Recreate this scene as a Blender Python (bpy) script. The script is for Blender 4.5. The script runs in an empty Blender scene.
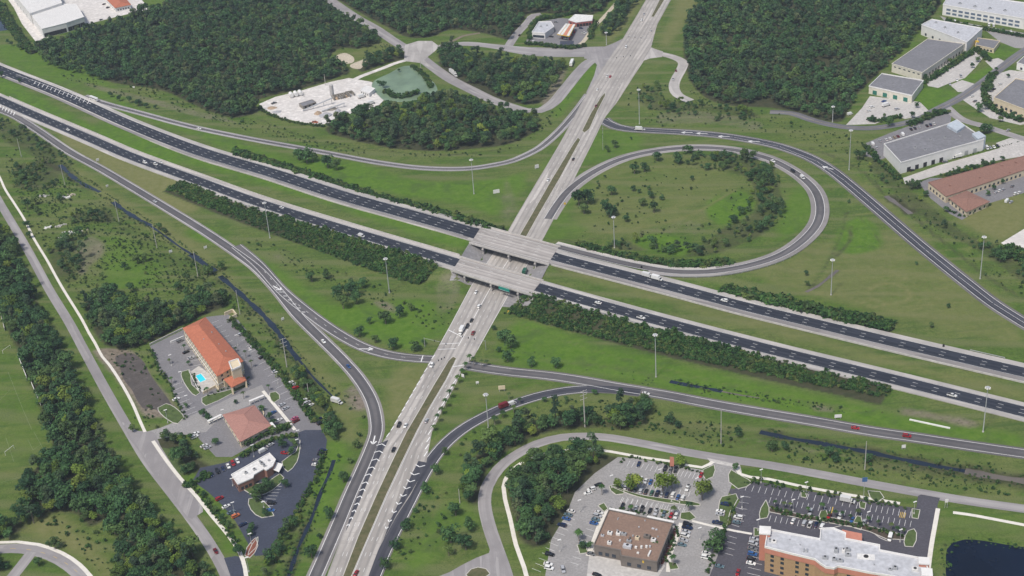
import bpy, bmesh, math, random
import numpy as np
from mathutils import Vector, Matrix
from mathutils.geometry import tessellate_polygon
random.seed(7); RNG = np.random.default_rng(11)
R = math.radians
S = bpy.context.scene
COL = S.collection

# ------------------------------------------------------------------ camera, world, sun, exposure
CAM_H, DEP, ROLL, FPX = 454.64, R(28.21), R(-4.1746), 1434.0
cam_d = bpy.data.cameras.new('camera')
cam = bpy.data.objects.new('camera', cam_d); COL.objects.link(cam)
cam_d.sensor_width = 36.0; cam_d.lens = FPX / 1024 * 36.0
cam_d.clip_start = 1.0; cam_d.clip_end = 60000
cam.matrix_world = Matrix.Translation((0, 0, CAM_H)) @ Matrix.Rotation(R(90) - DEP, 4, 'X') @ Matrix.Rotation(ROLL, 4, 'Z')
S.camera = cam

SUN_EL, SUN_AZ = R(58), R(215)          # azimuth clockwise from +Y
w = bpy.data.worlds.new('World'); S.world = w; w.use_nodes = True
nt = w.node_tree; nt.nodes.clear()
sky = nt.nodes.new('ShaderNodeTexSky'); sky.sky_type = 'NISHITA'; sky.sun_disc = False
sky.sun_elevation = SUN_EL; sky.sun_rotation = SUN_AZ
sky.air_density = 1.0; sky.dust_density = 3.0; sky.ozone_density = 1.0
bg = nt.nodes.new('ShaderNodeBackground'); bg.inputs['Strength'].default_value = 0.095
wo = nt.nodes.new('ShaderNodeOutputWorld')
nt.links.new(sky.outputs[0], bg.inputs[0]); nt.links.new(bg.outputs[0], wo.inputs[0])
sd = bpy.data.lights.new('sun', 'SUN'); sd.energy = 2.5; sd.angle = R(9); sd.color = (1.0, 0.95, 0.87)
so = bpy.data.objects.new('sun', sd); COL.objects.link(so)
dv = Vector((math.sin(SUN_AZ) * math.cos(SUN_EL), math.cos(SUN_AZ) * math.cos(SUN_EL), math.sin(SUN_EL)))
so.rotation_euler = dv.to_track_quat('Z', 'Y').to_euler(); so.location = (0, 900, 300)
S.view_settings.view_transform = 'Standard'; S.view_settings.look = 'None'
S.view_settings.gamma = 1; S.view_settings.exposure = 0.38; S.view_settings.use_curve_mapping = False
S.cycles.max_bounces = 5; S.cycles.diffuse_bounces = 2; S.cycles.glossy_bounces = 2
S.cycles.transmission_bounces = 2; S.cycles.volume_bounces = 0; S.cycles.transparent_max_bounces = 8
S.cycles.use_denoising = True

# ------------------------------------------------------------------ ground position seen at a photo pixel (survey of the plan from the one photo)
def P(px, py, z=0.0):
    x = (px - 512) / FPX; y = -(py - 288) / FPX
    c, s = math.cos(ROLL), math.sin(ROLL)
    x, y = c * x - s * y, s * x + c * y
    d = (x, math.cos(DEP) + y * math.sin(DEP), -math.sin(DEP) + y * math.cos(DEP))
    t = (z - CAM_H) / d[2]
    return (d[0] * t, d[1] * t)

# ------------------------------------------------------------------ helpers
def tag(o, label=None, cat=None, group=None, kind=None):
    if label: o['label'] = label
    if cat: o['category'] = cat
    if group: o['group'] = group
    if kind: o['kind'] = kind
    return o
def link(name, me, mat=None, parent=None, kind=None):
    o = bpy.data.objects.new(name, me); COL.objects.link(o)
    if mat is not None and me is not None:
        for m in (mat if isinstance(mat, (list, tuple)) else [mat]): me.materials.append(m)
    if parent is not None: o.parent = parent
    if kind: o['kind'] = kind
    return o
def empty(name, loc=(0, 0, 0), rz=0):
    o = bpy.data.objects.new(name, None); COL.objects.link(o)
    o.location = loc; o.rotation_euler = (0, 0, rz); o.empty_display_size = .5
    return o
class MB:
    def __init__(s): s.v = []; s.f = []; s.m = []
    def add(s, vs, fs, mi=0):
        n = len(s.v); s.v += [tuple(v) for v in vs]
        s.f += [tuple(i + n for i in f) for f in fs]; s.m += [mi] * len(fs)
        return s
    def box(s, cx, cy, z0, sx, sy, sz, rz=0, mi=0, top=1.0):
        c, q = math.cos(rz), math.sin(rz); vs = []
        for z, k in ((z0, 1), (z0 + sz, top)):
            for dx, dy in ((-1, -1), (1, -1), (1, 1), (-1, 1)):
                x, y = dx * sx / 2 * k, dy * sy / 2 * k
                vs.append((cx + c * x - q * y, cy + q * x + c * y, z))
        return s.add(vs, [(3, 2, 1, 0), (4, 5, 6, 7), (0, 1, 5, 4), (1, 2, 6, 5), (2, 3, 7, 6), (3, 0, 4, 7)], mi)
    def cyl(s, cx, cy, z0, r, h, n=10, mi=0, r2=None):
        r2 = r if r2 is None else r2
        vs = [(cx + r * math.cos(2 * math.pi * i / n), cy + r * math.sin(2 * math.pi * i / n), z0) for i in range(n)]
        vs += [(cx + r2 * math.cos(2 * math.pi * i / n), cy + r2 * math.sin(2 * math.pi * i / n), z0 + h) for i in range(n)]
        return s.add(vs, [tuple(range(n))[::-1], tuple(range(n, 2 * n))] + [(i, (i + 1) % n, n + (i + 1) % n, n + i) for i in range(n)], mi)
    def bar(s, a, b, r, n=5, mi=0):
        a, b = Vector(a), Vector(b); d = (b - a).normalized()
        u = d.orthogonal().normalized(); w_ = d.cross(u)
        vs = [p + u * r * math.cos(2 * math.pi * i / n) + w_ * r * math.sin(2 * math.pi * i / n) for p in (a, b) for i in range(n)]
        return s.add(vs, [tuple(range(n))[::-1], tuple(range(n, 2 * n))] + [(i, (i + 1) % n, n + (i + 1) % n, n + i) for i in range(n)], mi)
    def prism(s, pts, z0, z1, mi=0, cap=True, mtop=None):
        if sum(pts[i][0] * pts[(i + 1) % len(pts)][1] - pts[(i + 1) % len(pts)][0] * pts[i][1] for i in range(len(pts))) < 0: pts = pts[::-1]
        n = len(pts); vs = [(x, y, z0) for x, y in pts] + [(x, y, z1) for x, y in pts]
        s.add(vs, [(i, (i + 1) % n, n + (i + 1) % n, n + i) for i in range(n)], mi)
        if cap:
            tr = tessellate_polygon([[Vector((x, y, 0)) for x, y in pts]])
            fs = []
            for t in tr:
                a, b, c = [pts[i] for i in t]
                ccw = (b[0] - a[0]) * (c[1] - a[1]) - (b[1] - a[1]) * (c[0] - a[0]) > 0
                fs.append(tuple(n + i for i in (t if ccw else t[::-1])))
            s.add(vs, fs, mi if mtop is None else mtop)
        return s
    def build(s, name, mat=None, parent=None, kind=None, bevel=0, smooth=False):
        me = bpy.data.meshes.new(name); me.from_pydata(s.v, [], s.f)
        if any(s.m): me.polygons.foreach_set('material_index', s.m)
        if smooth: me.polygons.foreach_set('use_smooth', [True] * len(s.f))
        me.update()
        o = link(name, me, mat, parent, kind)
        if bevel:
            b = o.modifiers.new('bevel', 'BEVEL'); b.width = bevel; b.segments = 2; b.limit_method = 'ANGLE'
        return o

# ------------------------------------------------------------------ materials
MATS = {}
def newmat(name):
    m = bpy.data.materials.new(name); m.use_nodes = True; t = m.node_tree; t.nodes.clear()
    o = t.nodes.new('ShaderNodeOutputMaterial'); b = t.nodes.new('ShaderNodeBsdfPrincipled')
    b.inputs['Specular IOR Level'].default_value = .25
    t.links.new(b.outputs[0], o.inputs[0]); MATS[name] = m
    return m, t, b
def N(t, kind, **kw):
    n = t.nodes.new(kind)
    for k, v in kw.items():
        if k in n.inputs.keys(): n.inputs[k].default_value = v
        else: setattr(n, k, v)
    return n
def mix(t, fac, a, b, mode='MIX'):
    n = t.nodes.new('ShaderNodeMix'); n.data_type = 'RGBA'; n.blend_type = mode
    for i, x in ((0, fac), (6, a), (7, b)):
        if hasattr(x, 'is_linked') or isinstance(x, bpy.types.NodeSocket): t.links.new(x, n.inputs[i])
        elif i == 0: n.inputs[0].default_value = x
        else: n.inputs[i].default_value = (*x, 1) if len(x) == 3 else x
    return n.outputs[2]
def ramp(t, sock, a, b):
    n = t.nodes.new('ShaderNodeMapRange'); n.inputs[1].default_value = a; n.inputs[2].default_value = b
    t.links.new(sock, n.inputs[0]); return n.outputs[0]
def noise(t, scale, detail=3, rough=.6, vec=None, dist=0):
    n = N(t, 'ShaderNodeTexNoise', Scale=scale, Detail=detail, Roughness=rough, Distortion=dist)
    if vec is not None: t.links.new(vec, n.inputs['Vector'])
    return n.outputs['Fac']
def objco(t, src='Object'):
    return t.nodes.new('ShaderNodeTexCoord').outputs[src]
def plain(name, c, rough=.7, var=.12, scale=.4, metal=0, dirt=None, spec=.25, fine=0):
    if name in MATS: return MATS[name]
    m, t, b = newmat(name)
    g = t.nodes.new('ShaderNodeNewGeometry').outputs['Position']
    f = ramp(t, noise(t, scale, 4, .65, g), .3, .7)
    lo = tuple(x * (1 - var) for x in c); hi = tuple(min(1, x * (1 + var)) for x in c)
    col = mix(t, f, lo, hi)
    if dirt: col = mix(t, ramp(t, noise(t, scale * .3, 5, .7, g, .6), .55, .75), col, dirt)
    if fine: col = mix(t, ramp(t, noise(t, fine, 2, .5, g), .35, .65), col, tuple(x * .8 for x in c), 'MIX')
    t.links.new(col, b.inputs['Base Color'])
    b.inputs['Roughness'].default_value = rough; b.inputs['Metallic'].default_value = metal
    b.inputs['Specular IOR Level'].default_value = spec
    return m
def road_mat(name, c, c2, track=None, lane=3.66, off=0.0, crack=0, var=.15, joint=None):
    """pavement with tyre tracks along UV.y (metres) and long patches of wear"""
    m, t, b = newmat(name)
    uv = objco(t, 'UV'); g = t.nodes.new('ShaderNodeNewGeometry').outputs['Position']
    mp = N(t, 'ShaderNodeMapping'); mp.inputs['Scale'].default_value = (1, .04, 1); t.links.new(uv, mp.inputs['Vector'])
    col = mix(t, ramp(t, noise(t, .9, 4, .65, mp.outputs[0]), .3, .7), c, c2)
    col = mix(t, ramp(t, noise(t, .05, 4, .7, g, .4), .35, .7), col, tuple(x * (1 - var) for x in c))
    mp2 = N(t, 'ShaderNodeMapping'); mp2.inputs['Scale'].default_value = (.27, .022, 1); t.links.new(uv, mp2.inputs['Vector'])
    vo = N(t, 'ShaderNodeTexVoronoi', Scale=1.0); t.links.new(mp2.outputs[0], vo.inputs['Vector'])   # slabs and patches of different age
    col = mix(t, ramp(t, vo.outputs['Color'], .55, 1.0), col, tuple(x * .82 for x in c)); col = mix(t, ramp(t, vo.outputs['Color'], .35, .0), col, tuple(min(1, x * 1.12) for x in c2))
    if track:
        sx = t.nodes.new('ShaderNodeSeparateXYZ'); t.links.new(uv, sx.inputs[0])
        a = N(t, 'ShaderNodeMath', operation='ADD'); a.inputs[1].default_value = off; t.links.new(sx.outputs[0], a.inputs[0])
        a2 = N(t, 'ShaderNodeMath', operation='MULTIPLY'); a2.inputs[1].default_value = 2 * math.pi / lane; t.links.new(a.outputs[0], a2.inputs[0])
        co = N(t, 'ShaderNodeMath', operation='COSINE'); t.links.new(a2.outputs[0], co.inputs[0])
        f = ramp(t, co.outputs[0], -.2, 1.2)
        n2 = N(t, 'ShaderNodeMath', operation='MULTIPLY'); t.links.new(f, n2.inputs[0])
        t.links.new(ramp(t, noise(t, .5, 3, .6, mp.outputs[0]), .2, .7), n2.inputs[1])
        col = mix(t, n2.outputs[0], col, track)
    if joint:
        sx = t.nodes.new('ShaderNodeSeparateXYZ'); t.links.new(uv, sx.inputs[0])
        fr = N(t, 'ShaderNodeMath', operation='PINGPONG'); fr.inputs[1].default_value = joint; t.links.new(sx.outputs[1], fr.inputs[0])
        col = mix(t, ramp(t, fr.outputs[0], .16, .06), col, tuple(x * .8 for x in c))
    t.links.new(col, b.inputs['Base Color']); b.inputs['Roughness'].default_value = .85
    return m
ASPH = road_mat('highway_asphalt', (.020, .024, .036), (.032, .037, .052), track=(.045, .050, .064))
RAMPM = road_mat('ramp_asphalt', (.105, .10, .105), (.155, .148, .15), track=(.072, .07, .078), off=1.8)
RAMPD = road_mat('ramp_dark_asphalt', (.042, .044, .058), (.065, .066, .08), track=(.085, .085, .098), off=1.8)
SHOUL = road_mat('shoulder_concrete', (.40, .38, .36), (.50, .47, .44), var=.2)
SHOUG = road_mat('shoulder_grey', (.24, .225, .22), (.30, .28, .27), var=.2)
SHOUD = road_mat('shoulder_dark', (.125, .12, .118), (.17, .16, .155), var=.2)
BLVD = road_mat('boulevard_concrete', (.37, .345, .32), (.47, .44, .41), track=(.225, .215, .205), lane=3.66, var=.2, joint=4.5)
LANEP = road_mat('old_pavement', (.27, .255, .26), (.34, .325, .32), track=(.25, .235, .235), off=1.2, var=.18)
LANEL = road_mat('pale_pavement', (.36, .34, .325), (.45, .43, .41), var=.2)
DECK = road_mat('bridge_deck_concrete', (.34, .315, .295), (.44, .41, .385), track=(.25, .235, .225), var=.2, joint=9)
DARKR = road_mat('estate_road_asphalt', (.13, .13, .145), (.18, .178, .19), var=.15)
LOTG = plain('lot_asphalt_grey', (.21, .205, .215), .9, .15, .08, dirt=(.155, .15, .16), fine=.9)
LOTW = plain('lot_asphalt_worn', (.31, .30, .295), .9, .15, .08, dirt=(.235, .225, .22), fine=.9)
LOTB = plain('lot_asphalt_blue', (.055, .063, .092), .85, .2, .08, dirt=(.08, .084, .105), fine=.9)
LOTD = plain('lot_asphalt_dark', (.085, .082, .098), .85, .15, .08, dirt=(.12, .115, .13), fine=.9)
CONC = plain('concrete_slab', (.50, .48, .455), .85, .12, .1, dirt=(.38, .36, .34), fine=.5)
WHITEY = plain('crushed_shell', (.66, .63, .60), .9, .2, .12, dirt=(.40, .365, .34), fine=.3)
SIDEW = plain('sidewalk_concrete', (.66, .63, .57), .8, .08, .3, dirt=(.55, .52, .46))
CURB = plain('curb_concrete', (.52, .50, .46), .8, .1, .3)
SLOPEP = plain('slope_paving', (.27, .262, .265), .9, .2, .12, dirt=(.17, .165, .165), fine=.5)
PAINT = plain('white_paint', (.74, .74, .73), .6, .1, .8)
PAINTY = plain('yellow_paint', (.55, .38, .08), .6, .1, .8)
DIRTM = plain('bare_dirt', (.20, .165, .125), .95, .25, .1, dirt=(.10, .085, .07), fine=.6)
PALED = plain('pale_sand', (.52, .46, .36), .95, .15, .1, dirt=(.38, .33, .25), fine=.6)
def water(name, c, rough=.08, spec=.5):
    m, t, b = newmat(name); g = t.nodes.new('ShaderNodeNewGeometry').outputs['Position']
    t.links.new(mix(t, ramp(t, noise(t, .05, 4, .6, g), .35, .65), c, tuple(x * 1.5 for x in c)), b.inputs['Base Color'])
    b.inputs['Roughness'].default_value = rough; b.inputs['Specular IOR Level'].default_value = spec
    bp = N(t, 'ShaderNodeBump', Strength=.08, Distance=.1); t.links.new(noise(t, .8, 3, .6, g), bp.inputs['Height'])
    t.links.new(bp.outputs[0], b.inputs['Normal']); return m
WAT = water('canal_water', (.010, .016, .026)); WATP = water('pond_water', (.003, .007, .018), .16, .2); WATG = water('green_pond_water', (.13, .185, .115), .3, .4)
WATB = water('murky_water', (.11, .095, .08), .2); POOLW = water('pool_water', (.03, .50, .62), .08)

# ------------------------------------------------------------------ splines
def cr(pts, step=6.0, closed=False):
    """Catmull-Rom resample of n-D points by ~step metres (xy distance)"""
    p = [np.array(q, float) for q in pts]; n = len(p); out = []
    rng = range(n) if closed else range(n - 1)
    for i in rng:
        if closed: a, b, c, d = p[i - 1], p[i], p[(i + 1) % n], p[(i + 2) % n]
        else:
            b, c = p[i], p[i + 1]; a = p[i - 1] if i > 0 else 2 * b - c; d = p[i + 2] if i + 2 < n else 2 * c - b
        k = max(1, int(np.hypot(*(c - b)[:2]) / step))
        t1 = max(np.linalg.norm(b - a), 1e-3) ** .5; t2 = max(np.linalg.norm(c - b), 1e-3) ** .5; t3 = max(np.linalg.norm(d - c), 1e-3) ** .5
        m1 = (c - b) - t2 * ((c - a) / (t1 + t2) - (b - a) / t1) * 1.0 if False else t2 * ((b - a) / t1 - (c - a) / (t1 + t2) + (c - b) / t2)
        m2 = t2 * ((c - b) / t2 - (d - b) / (t2 + t3) + (d - c) / t3)
        for j in range(k):
            t = j / k
            out.append((2 * t**3 - 3 * t**2 + 1) * b + (t**3 - 2 * t**2 + t) * m1 + (-2 * t**3 + 3 * t**2) * c + (t**3 - t**2) * m2)
    if not closed: out.append(p[-1])
    return np.array(out)
def path(px, z=0.0, wid=None, step=6.0):
    """px: list of (x,y[,z[,w]]) photo pixels -> array N x 4 world x,y,z,w"""
    q = []
    for i, e in enumerate(px):
        zz = e[2] if len(e) > 2 and e[2] is not None else (z(e[0]) if callable(z) else z)
        ww = e[3] if len(e) > 3 else (wid or 1)
        q.append((*P(e[0], e[1], zz), zz, ww))
    c = cr(q, step); zs = [e[2] for e in q]; c[:, 2] = np.clip(c[:, 2], min(zs), max(zs)); return c
def tangents(c):
    d = np.gradient(c[:, :2], axis=0); return d / np.maximum(np.linalg.norm(d, axis=1, keepdims=True), 1e-6)
def normals2(c):
    t = tangents(c); return np.stack([-t[:, 1], t[:, 0]], 1)
def arclen(c):
    return np.concatenate([[0], np.cumsum(np.linalg.norm(np.diff(c[:, :2], axis=0), axis=1))])

# occupancy raster (1 m) of paved ground, so that no plant grows through it
OX0, OY0, ON = -760, 440, 1460
OCC = np.zeros((ON, ON), bool)
def pip(poly, X, Y):
    ins = np.zeros(X.shape, bool); n = len(poly)
    for i in range(n):
        x1, y1 = poly[i]; x2, y2 = poly[(i + 1) % n]
        if y1 == y2: continue
        cnd = (y1 > Y) != (y2 > Y)
        ins ^= cnd & (X < (x2 - x1) * (Y - y1) / (y2 - y1) + x1)
    return ins
def occupy(poly):
    poly = np.array(poly)[:, :2]
    i0, j0 = np.floor(poly.min(0) - (OX0, OY0)).astype(int) - 1; i1, j1 = np.ceil(poly.max(0) - (OX0, OY0)).astype(int) + 1
    i0, j0, i1, j1 = [int(np.clip(v, 0, ON)) for v in (i0, j0, i1, j1)]
    if i1 <= i0 or j1 <= j0: return
    X, Y = np.meshgrid(np.arange(i0, i1) + OX0 + .5, np.arange(j0, j1) + OY0 + .5, indexing='ij')
    OCC[i0:i1, j0:j1] |= pip(poly, X, Y)
def occupied(x, y, r=1):
    i, j = int(x - OX0), int(y - OY0)
    if i < r or j < r or i >= ON - r or j >= ON - r: return False
    return OCC[i - r:i + r + 1, j - r:j + r + 1].any()

ZC = [0.05]
def nextz(d=.006): ZC[0] += d; return ZC[0]
def ribbon(name, c, mat, off=0.0, width=None, dz=None, kind='structure', occ=True, skirt=0):
    """sheet along path c; width overrides the per-point width"""
    n = normals2(c); s = arclen(c); wd = (np.full(len(c), width) if width else c[:, 3]) / 2
    dz = nextz() if dz is None else dz
    A = c[:, :2] + n * (off + wd)[:, None]; B = c[:, :2] + n * (off - wd)[:, None]
    k = len(c); vs = [(*A[i], c[i, 2] + dz) for i in range(k)] + [(*B[i], c[i, 2] + dz) for i in range(k)]
    fs = [(i, k + i, k + i + 1, i + 1) for i in range(k - 1)]
    me = bpy.data.meshes.new(name)
    if skirt:
        m = 2 * k; vs += [(v[0], v[1], v[2] - skirt) for v in vs[:2 * k]]
        fs += [(i + 1, m + i + 1, m + i, i) for i in range(k - 1)] + [(k + i, m + k + i, m + k + i + 1, k + i + 1) for i in range(k - 1)]
    me.from_pydata(vs, [], fs)
    uv = me.uv_layers.new(name='uv')
    U = [(off + wd[i], s[i]) for i in range(k)] + [(off - wd[i], s[i]) for i in range(k)]; U = U + U
    for l in me.loops: uv.data[l.index].uv = U[l.vertex_index]
    if occ: occupy(list(A) + list(B[::-1]))
    me.update()
    return link(name, me, mat, kind=kind)
def wpoly(px, z=0.0, smooth=False, step=4.0):
    q = [P(x, y, z) for x, y in px]
    return cr(q, step, True) if smooth else np.array(q)
def area(name, px, mat, smooth=False, dz=None, occ=True, kind='structure', curb=False, z=0.0, world=None):
    q = world if world is not None else wpoly(px, z, smooth)
    dz = nextz() if dz is None else dz
    me = bpy.data.meshes.new(name)
    pts = [tuple(p[:2]) for p in q]
    tr = tessellate_polygon([[Vector((*p, 0)) for p in pts]])
    fs = []
    for t in tr:
        a, b, c = [pts[i] for i in t]
        fs.append(t if (b[0] - a[0]) * (c[1] - a[1]) - (b[1] - a[1]) * (c[0] - a[0]) > 0 else t[::-1])
    me.from_pydata([(*p, z + dz) for p in pts], [], fs); me.update()
    uv = me.uv_layers.new(name='uv')
    for l in me.loops: uv.data[l.index].uv = pts[l.vertex_index]
    if occ: occupy(q)
    return link(name, me, mat, kind=kind)
class Marks:
    """painted markings collected as thin sheets"""
    def __init__(s): s.b = MB()
    def line(s, c, off, width, dash=None, s0=None, s1=None, dz=.15):
        n = normals2(c); sl = arclen(c); L = sl[-1]
        def at(d):
            o = [np.interp(d, sl, c[:, k]) for k in range(3)]
            nn = [np.interp(d, sl, n[:, k]) for k in range(2)]
            of = off(d / L) if callable(off) else off
            return o[0] + nn[0] * of, o[1] + nn[1] * of, o[2] + dz, nn[0], nn[1]
        a = s0 or 0; e = s1 or L
        segs = []
        if dash:
            while a < e: segs.append((a, min(a + dash[0], e))); a += dash[1]
        else: segs = [(a + i * (e - a) / max(1, int((e - a) / 6)), a + (i + 1) * (e - a) / max(1, int((e - a) / 6))) for i in range(max(1, int((e - a) / 6)))]
        for p, q in segs:
            x1, y1, z1, nx, ny = at(p); x2, y2, z2, mx, my = at(q); h = width / 2
            s.b.add([(x1 + nx * h, y1 + ny * h, z1), (x1 - nx * h, y1 - ny * h, z1), (x2 - mx * h, y2 - my * h, z2), (x2 + mx * h, y2 + my * h, z2)], [(0, 1, 2, 3)])
    def seg(s, a, b, width, z):
        a, b = np.array(a[:2], float), np.array(b[:2], float); d = b - a; L = np.hypot(*d)
        if L < 1e-6: return
        n = np.array([-d[1], d[0]]) / L * width / 2
        s.b.add([(*(a + n), z), (*(a - n), z), (*(b - n), z), (*(b + n), z)], [(0, 1, 2, 3)])
    def build(s, name, mat): return s.b.build(name, mat, kind='structure')
def sm(t): t = min(1, max(0, t)); return t * t * (3 - 2 * t)
def hz(x):
    if x < 470: return .4 + 6.4 * sm((x - 120) / 330)
    if x > 540: return .4 + 6.4 * sm((960 - x) / 390)
    return 6.8
# ------------------------------------------------------------------ carriageways and ramps (pixel, z, width)
A_px = [(-420, -95), (-150, 6), (0, 69.5), (60, 93.3), (130, 124.5), (200, 151.5), (272, 173), (344, 196.3), (415, 216), (476, 233.4),
        (515, 244.6), (553, 256.3), (620, 273.7), (684, 290.2), (740, 305.2), (812, 322.7), (884, 340), (1024, 372.4), (1250, 424)]
B_px = [(-420, -70), (-150, 29), (0, 100), (94, 140.3), (128, 155), (200, 181.4), (256, 201.7), (355, 232.5), (457, 262.7),
        (540, 287.8), (657, 320.3), (768, 349), (896, 380), (1024, 411.8), (1250, 468)]
def awid(x): return 11.2 if x > 540 else (14.8 if x > 180 else 12.5)
A = path([(x, y, hz(x), awid(x)) for x, y in A_px]); B = path([(x, y, hz(x), 11.2) for x, y in B_px])
R1 = path([(84, 96), (100, 102), (140, 113), (195, 127.5), (256, 140), (293.5, 146.8), (331, 153.8), (381, 163), (426, 168.3), (468.5, 168.5),
           (496, 164.5), (512, 160.8), (537, 149.5), (549, 140.5), (562, 128), (577, 110.5), (589, 94)], 0, 5.2)
R2 = path([(548, 219, 0), (556.5, 205.5, 0), (569.5, 189.5, 0), (594.5, 171.5, 0), (624.5, 158, 0), (662, 150, 0), (699.5, 147.5, 0), (737, 150.5, 0), (768, 158.5, 0), (786, 167, 0),
           (802, 177.5, 0), (814.5, 190, .0), (820, 205, .3), (818, 221.5, 1.0), (807, 236.5, 2.0), (788, 251, 3.2), (768, 260, 4.2), (737, 268, 5.1), (707, 271.8, 5.6), (672, 271.5, 6.1),
           (640, 266.5, 6.5), (600, 257.5, 6.75), (553, 245.5, 6.8)], 0, 7)
R3 = path([(603, 119), (607, 122.5), (615, 126.5), (628, 129), (642, 130), (687, 132.5), (724.5, 136), (768, 143.5), (785.5, 148.3), (808, 156.8), (828, 168), (848, 183.5), (868, 200.5),
           (893, 222), (918, 243.5), (943, 264), (968, 284), (993, 303.3), (1024, 323), (1100, 368), (1230, 440)], 0, 8.6)
R4 = path([(-150, 34, .3), (-60, 76, .2), (0, 109.5, .05), (15, 116, 0), (37.5, 130, 0), (70, 152, 0), (100, 168.3, 0), (150, 198, 0), (200, 228.5, 0), (225, 245, 0), (256, 267.5, 0), (276, 288.5, 0),
           (298.5, 316, 0), (321, 338.5, 0), (343.5, 361, 0), (360, 380.5, 0), (371.5, 400.5, 0), (376, 418, 0), (376.5, 432, 0), (371.5, 447, 0), (363, 467, 0), (350.5, 494.5, 0), (338, 524.5, 0), (325, 554.5, 0), (306, 598, 0), (285, 650, 0)], 0, 7.2)
R4b = path([(236, 246), (258, 264.5), (281, 290), (306, 311), (328.5, 327.5), (348.5, 339.8), (366, 348.3), (391, 355.3), (416, 358.5), (438, 359.5)], 0, 7.4)
R5 = path([(462, 364.5), (487, 368.7), (512, 372), (549.5, 375.8), (587, 381.5), (617, 387), (662, 394.3), (712, 404), (768, 413.7), (818, 422), (868, 430.8), (918, 438), (968, 445.5), (1024, 453.5), (1240, 482)], 0, 7.6)
R6 = path([(330, 675), (373.5, 576), (383.5, 552), (396, 526.5), (408.5, 502), (421, 478), (433.5, 457.5), (447, 442), (463.5, 428.5), (481, 418.3), (496, 410.8), (512, 404.5), (537, 396.5),
           (562, 391.3), (587, 389), (612, 389.5), (640, 392.5)], 0, 7.6)
SRC = []     # (path, half width, slope) raising the ground
hc = path([(xa, (ya + yb) / 2, hz(xa)) for (xa, ya), yb in [((x, np.interp(x, *zip(*A_px))), np.interp(x, *zip(*B_px))) for x in (-420, -150, 0, 60, 130, 200, 272, 344, 415, 470, 540, 600, 660, 740, 812, 884, 1024, 1250)]])
SRC.append((hc, None)); SRC.append((R2, 9.0))
# abutment lines, in plan: left through L0,L1, right through Q0,Q1
L0, L1 = np.array(P(481, 227, 6.8)), np.array(P(455, 269, 6.8))
Q0, Q1 = np.array(P(557, 247, 6.8)), np.array(P(532, 293, 6.8))
bdir = (L0 - L1) / np.linalg.norm(L0 - L1); bn = np.array([bdir[1], -bdir[0]])      # bn points to the right
def near(c, X, Y):
    best = np.full(X.shape, 1e9); zz = np.zeros(X.shape)
    for i in range(len(c) - 1):
        a = c[i, :2]; d = c[i + 1, :2] - a; L = d @ d
        t = np.clip(((X - a[0]) * d[0] + (Y - a[1]) * d[1]) / L, 0, 1)
        q = np.hypot(X - a[0] - t * d[0], Y - a[1] - t * d[1]); m = q < best
        best = np.where(m, q, best); zz = np.where(m, c[i, 2] * (1 - t) + c[i + 1, 2] * t, zz)
    return best, zz
hcs = cr(hc[::6], 40)
def height(X, Y):
    X = np.asarray(X, float); Y = np.asarray(Y, float); H = np.zeros(X.shape)
    # highway
    d, z = near(HCC, X, Y)
    hw = 28.5
    h = (z - .45) - np.maximum(0, d - hw) / 2.2
    e = np.maximum(-((X - L1[0]) * bn[0] + (Y - L1[1]) * bn[1]), (X - Q1[0]) * bn[0] + (Y - Q1[1]) * bn[1])   # >0 outside the span
    h = np.minimum(h, np.where(e < 1.5, (e - 1.5) / 2.1 + 6.0, 99))
    H = np.maximum(H, h)
    d, z = near(R2C, X, Y)
    h2 = (z - .45) - np.maximum(0, d - 9.5) / 2.2
    h2 = np.minimum(h2, np.where(e < 1.5, (e - 1.5) / 2.1 + 6.0, 99))
    H = np.maximum(np.maximum(H, h2), 0)
    for C_, w_ in ((BC, 10.5), (AC, 13.5), (R2C, 7.5)):      # never above a road bed
        d, z = near(C_, X, Y); H = np.where(d < w_, np.minimum(H, np.maximum(z - .5, 0)), H)
    return H
HCC = hc[::5]; R2C = R2[::2]; AC = A[::4]; BC = B[::4]
def gz(x, y): return float(height(np.array([x]), np.array([y]))[0])

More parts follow.
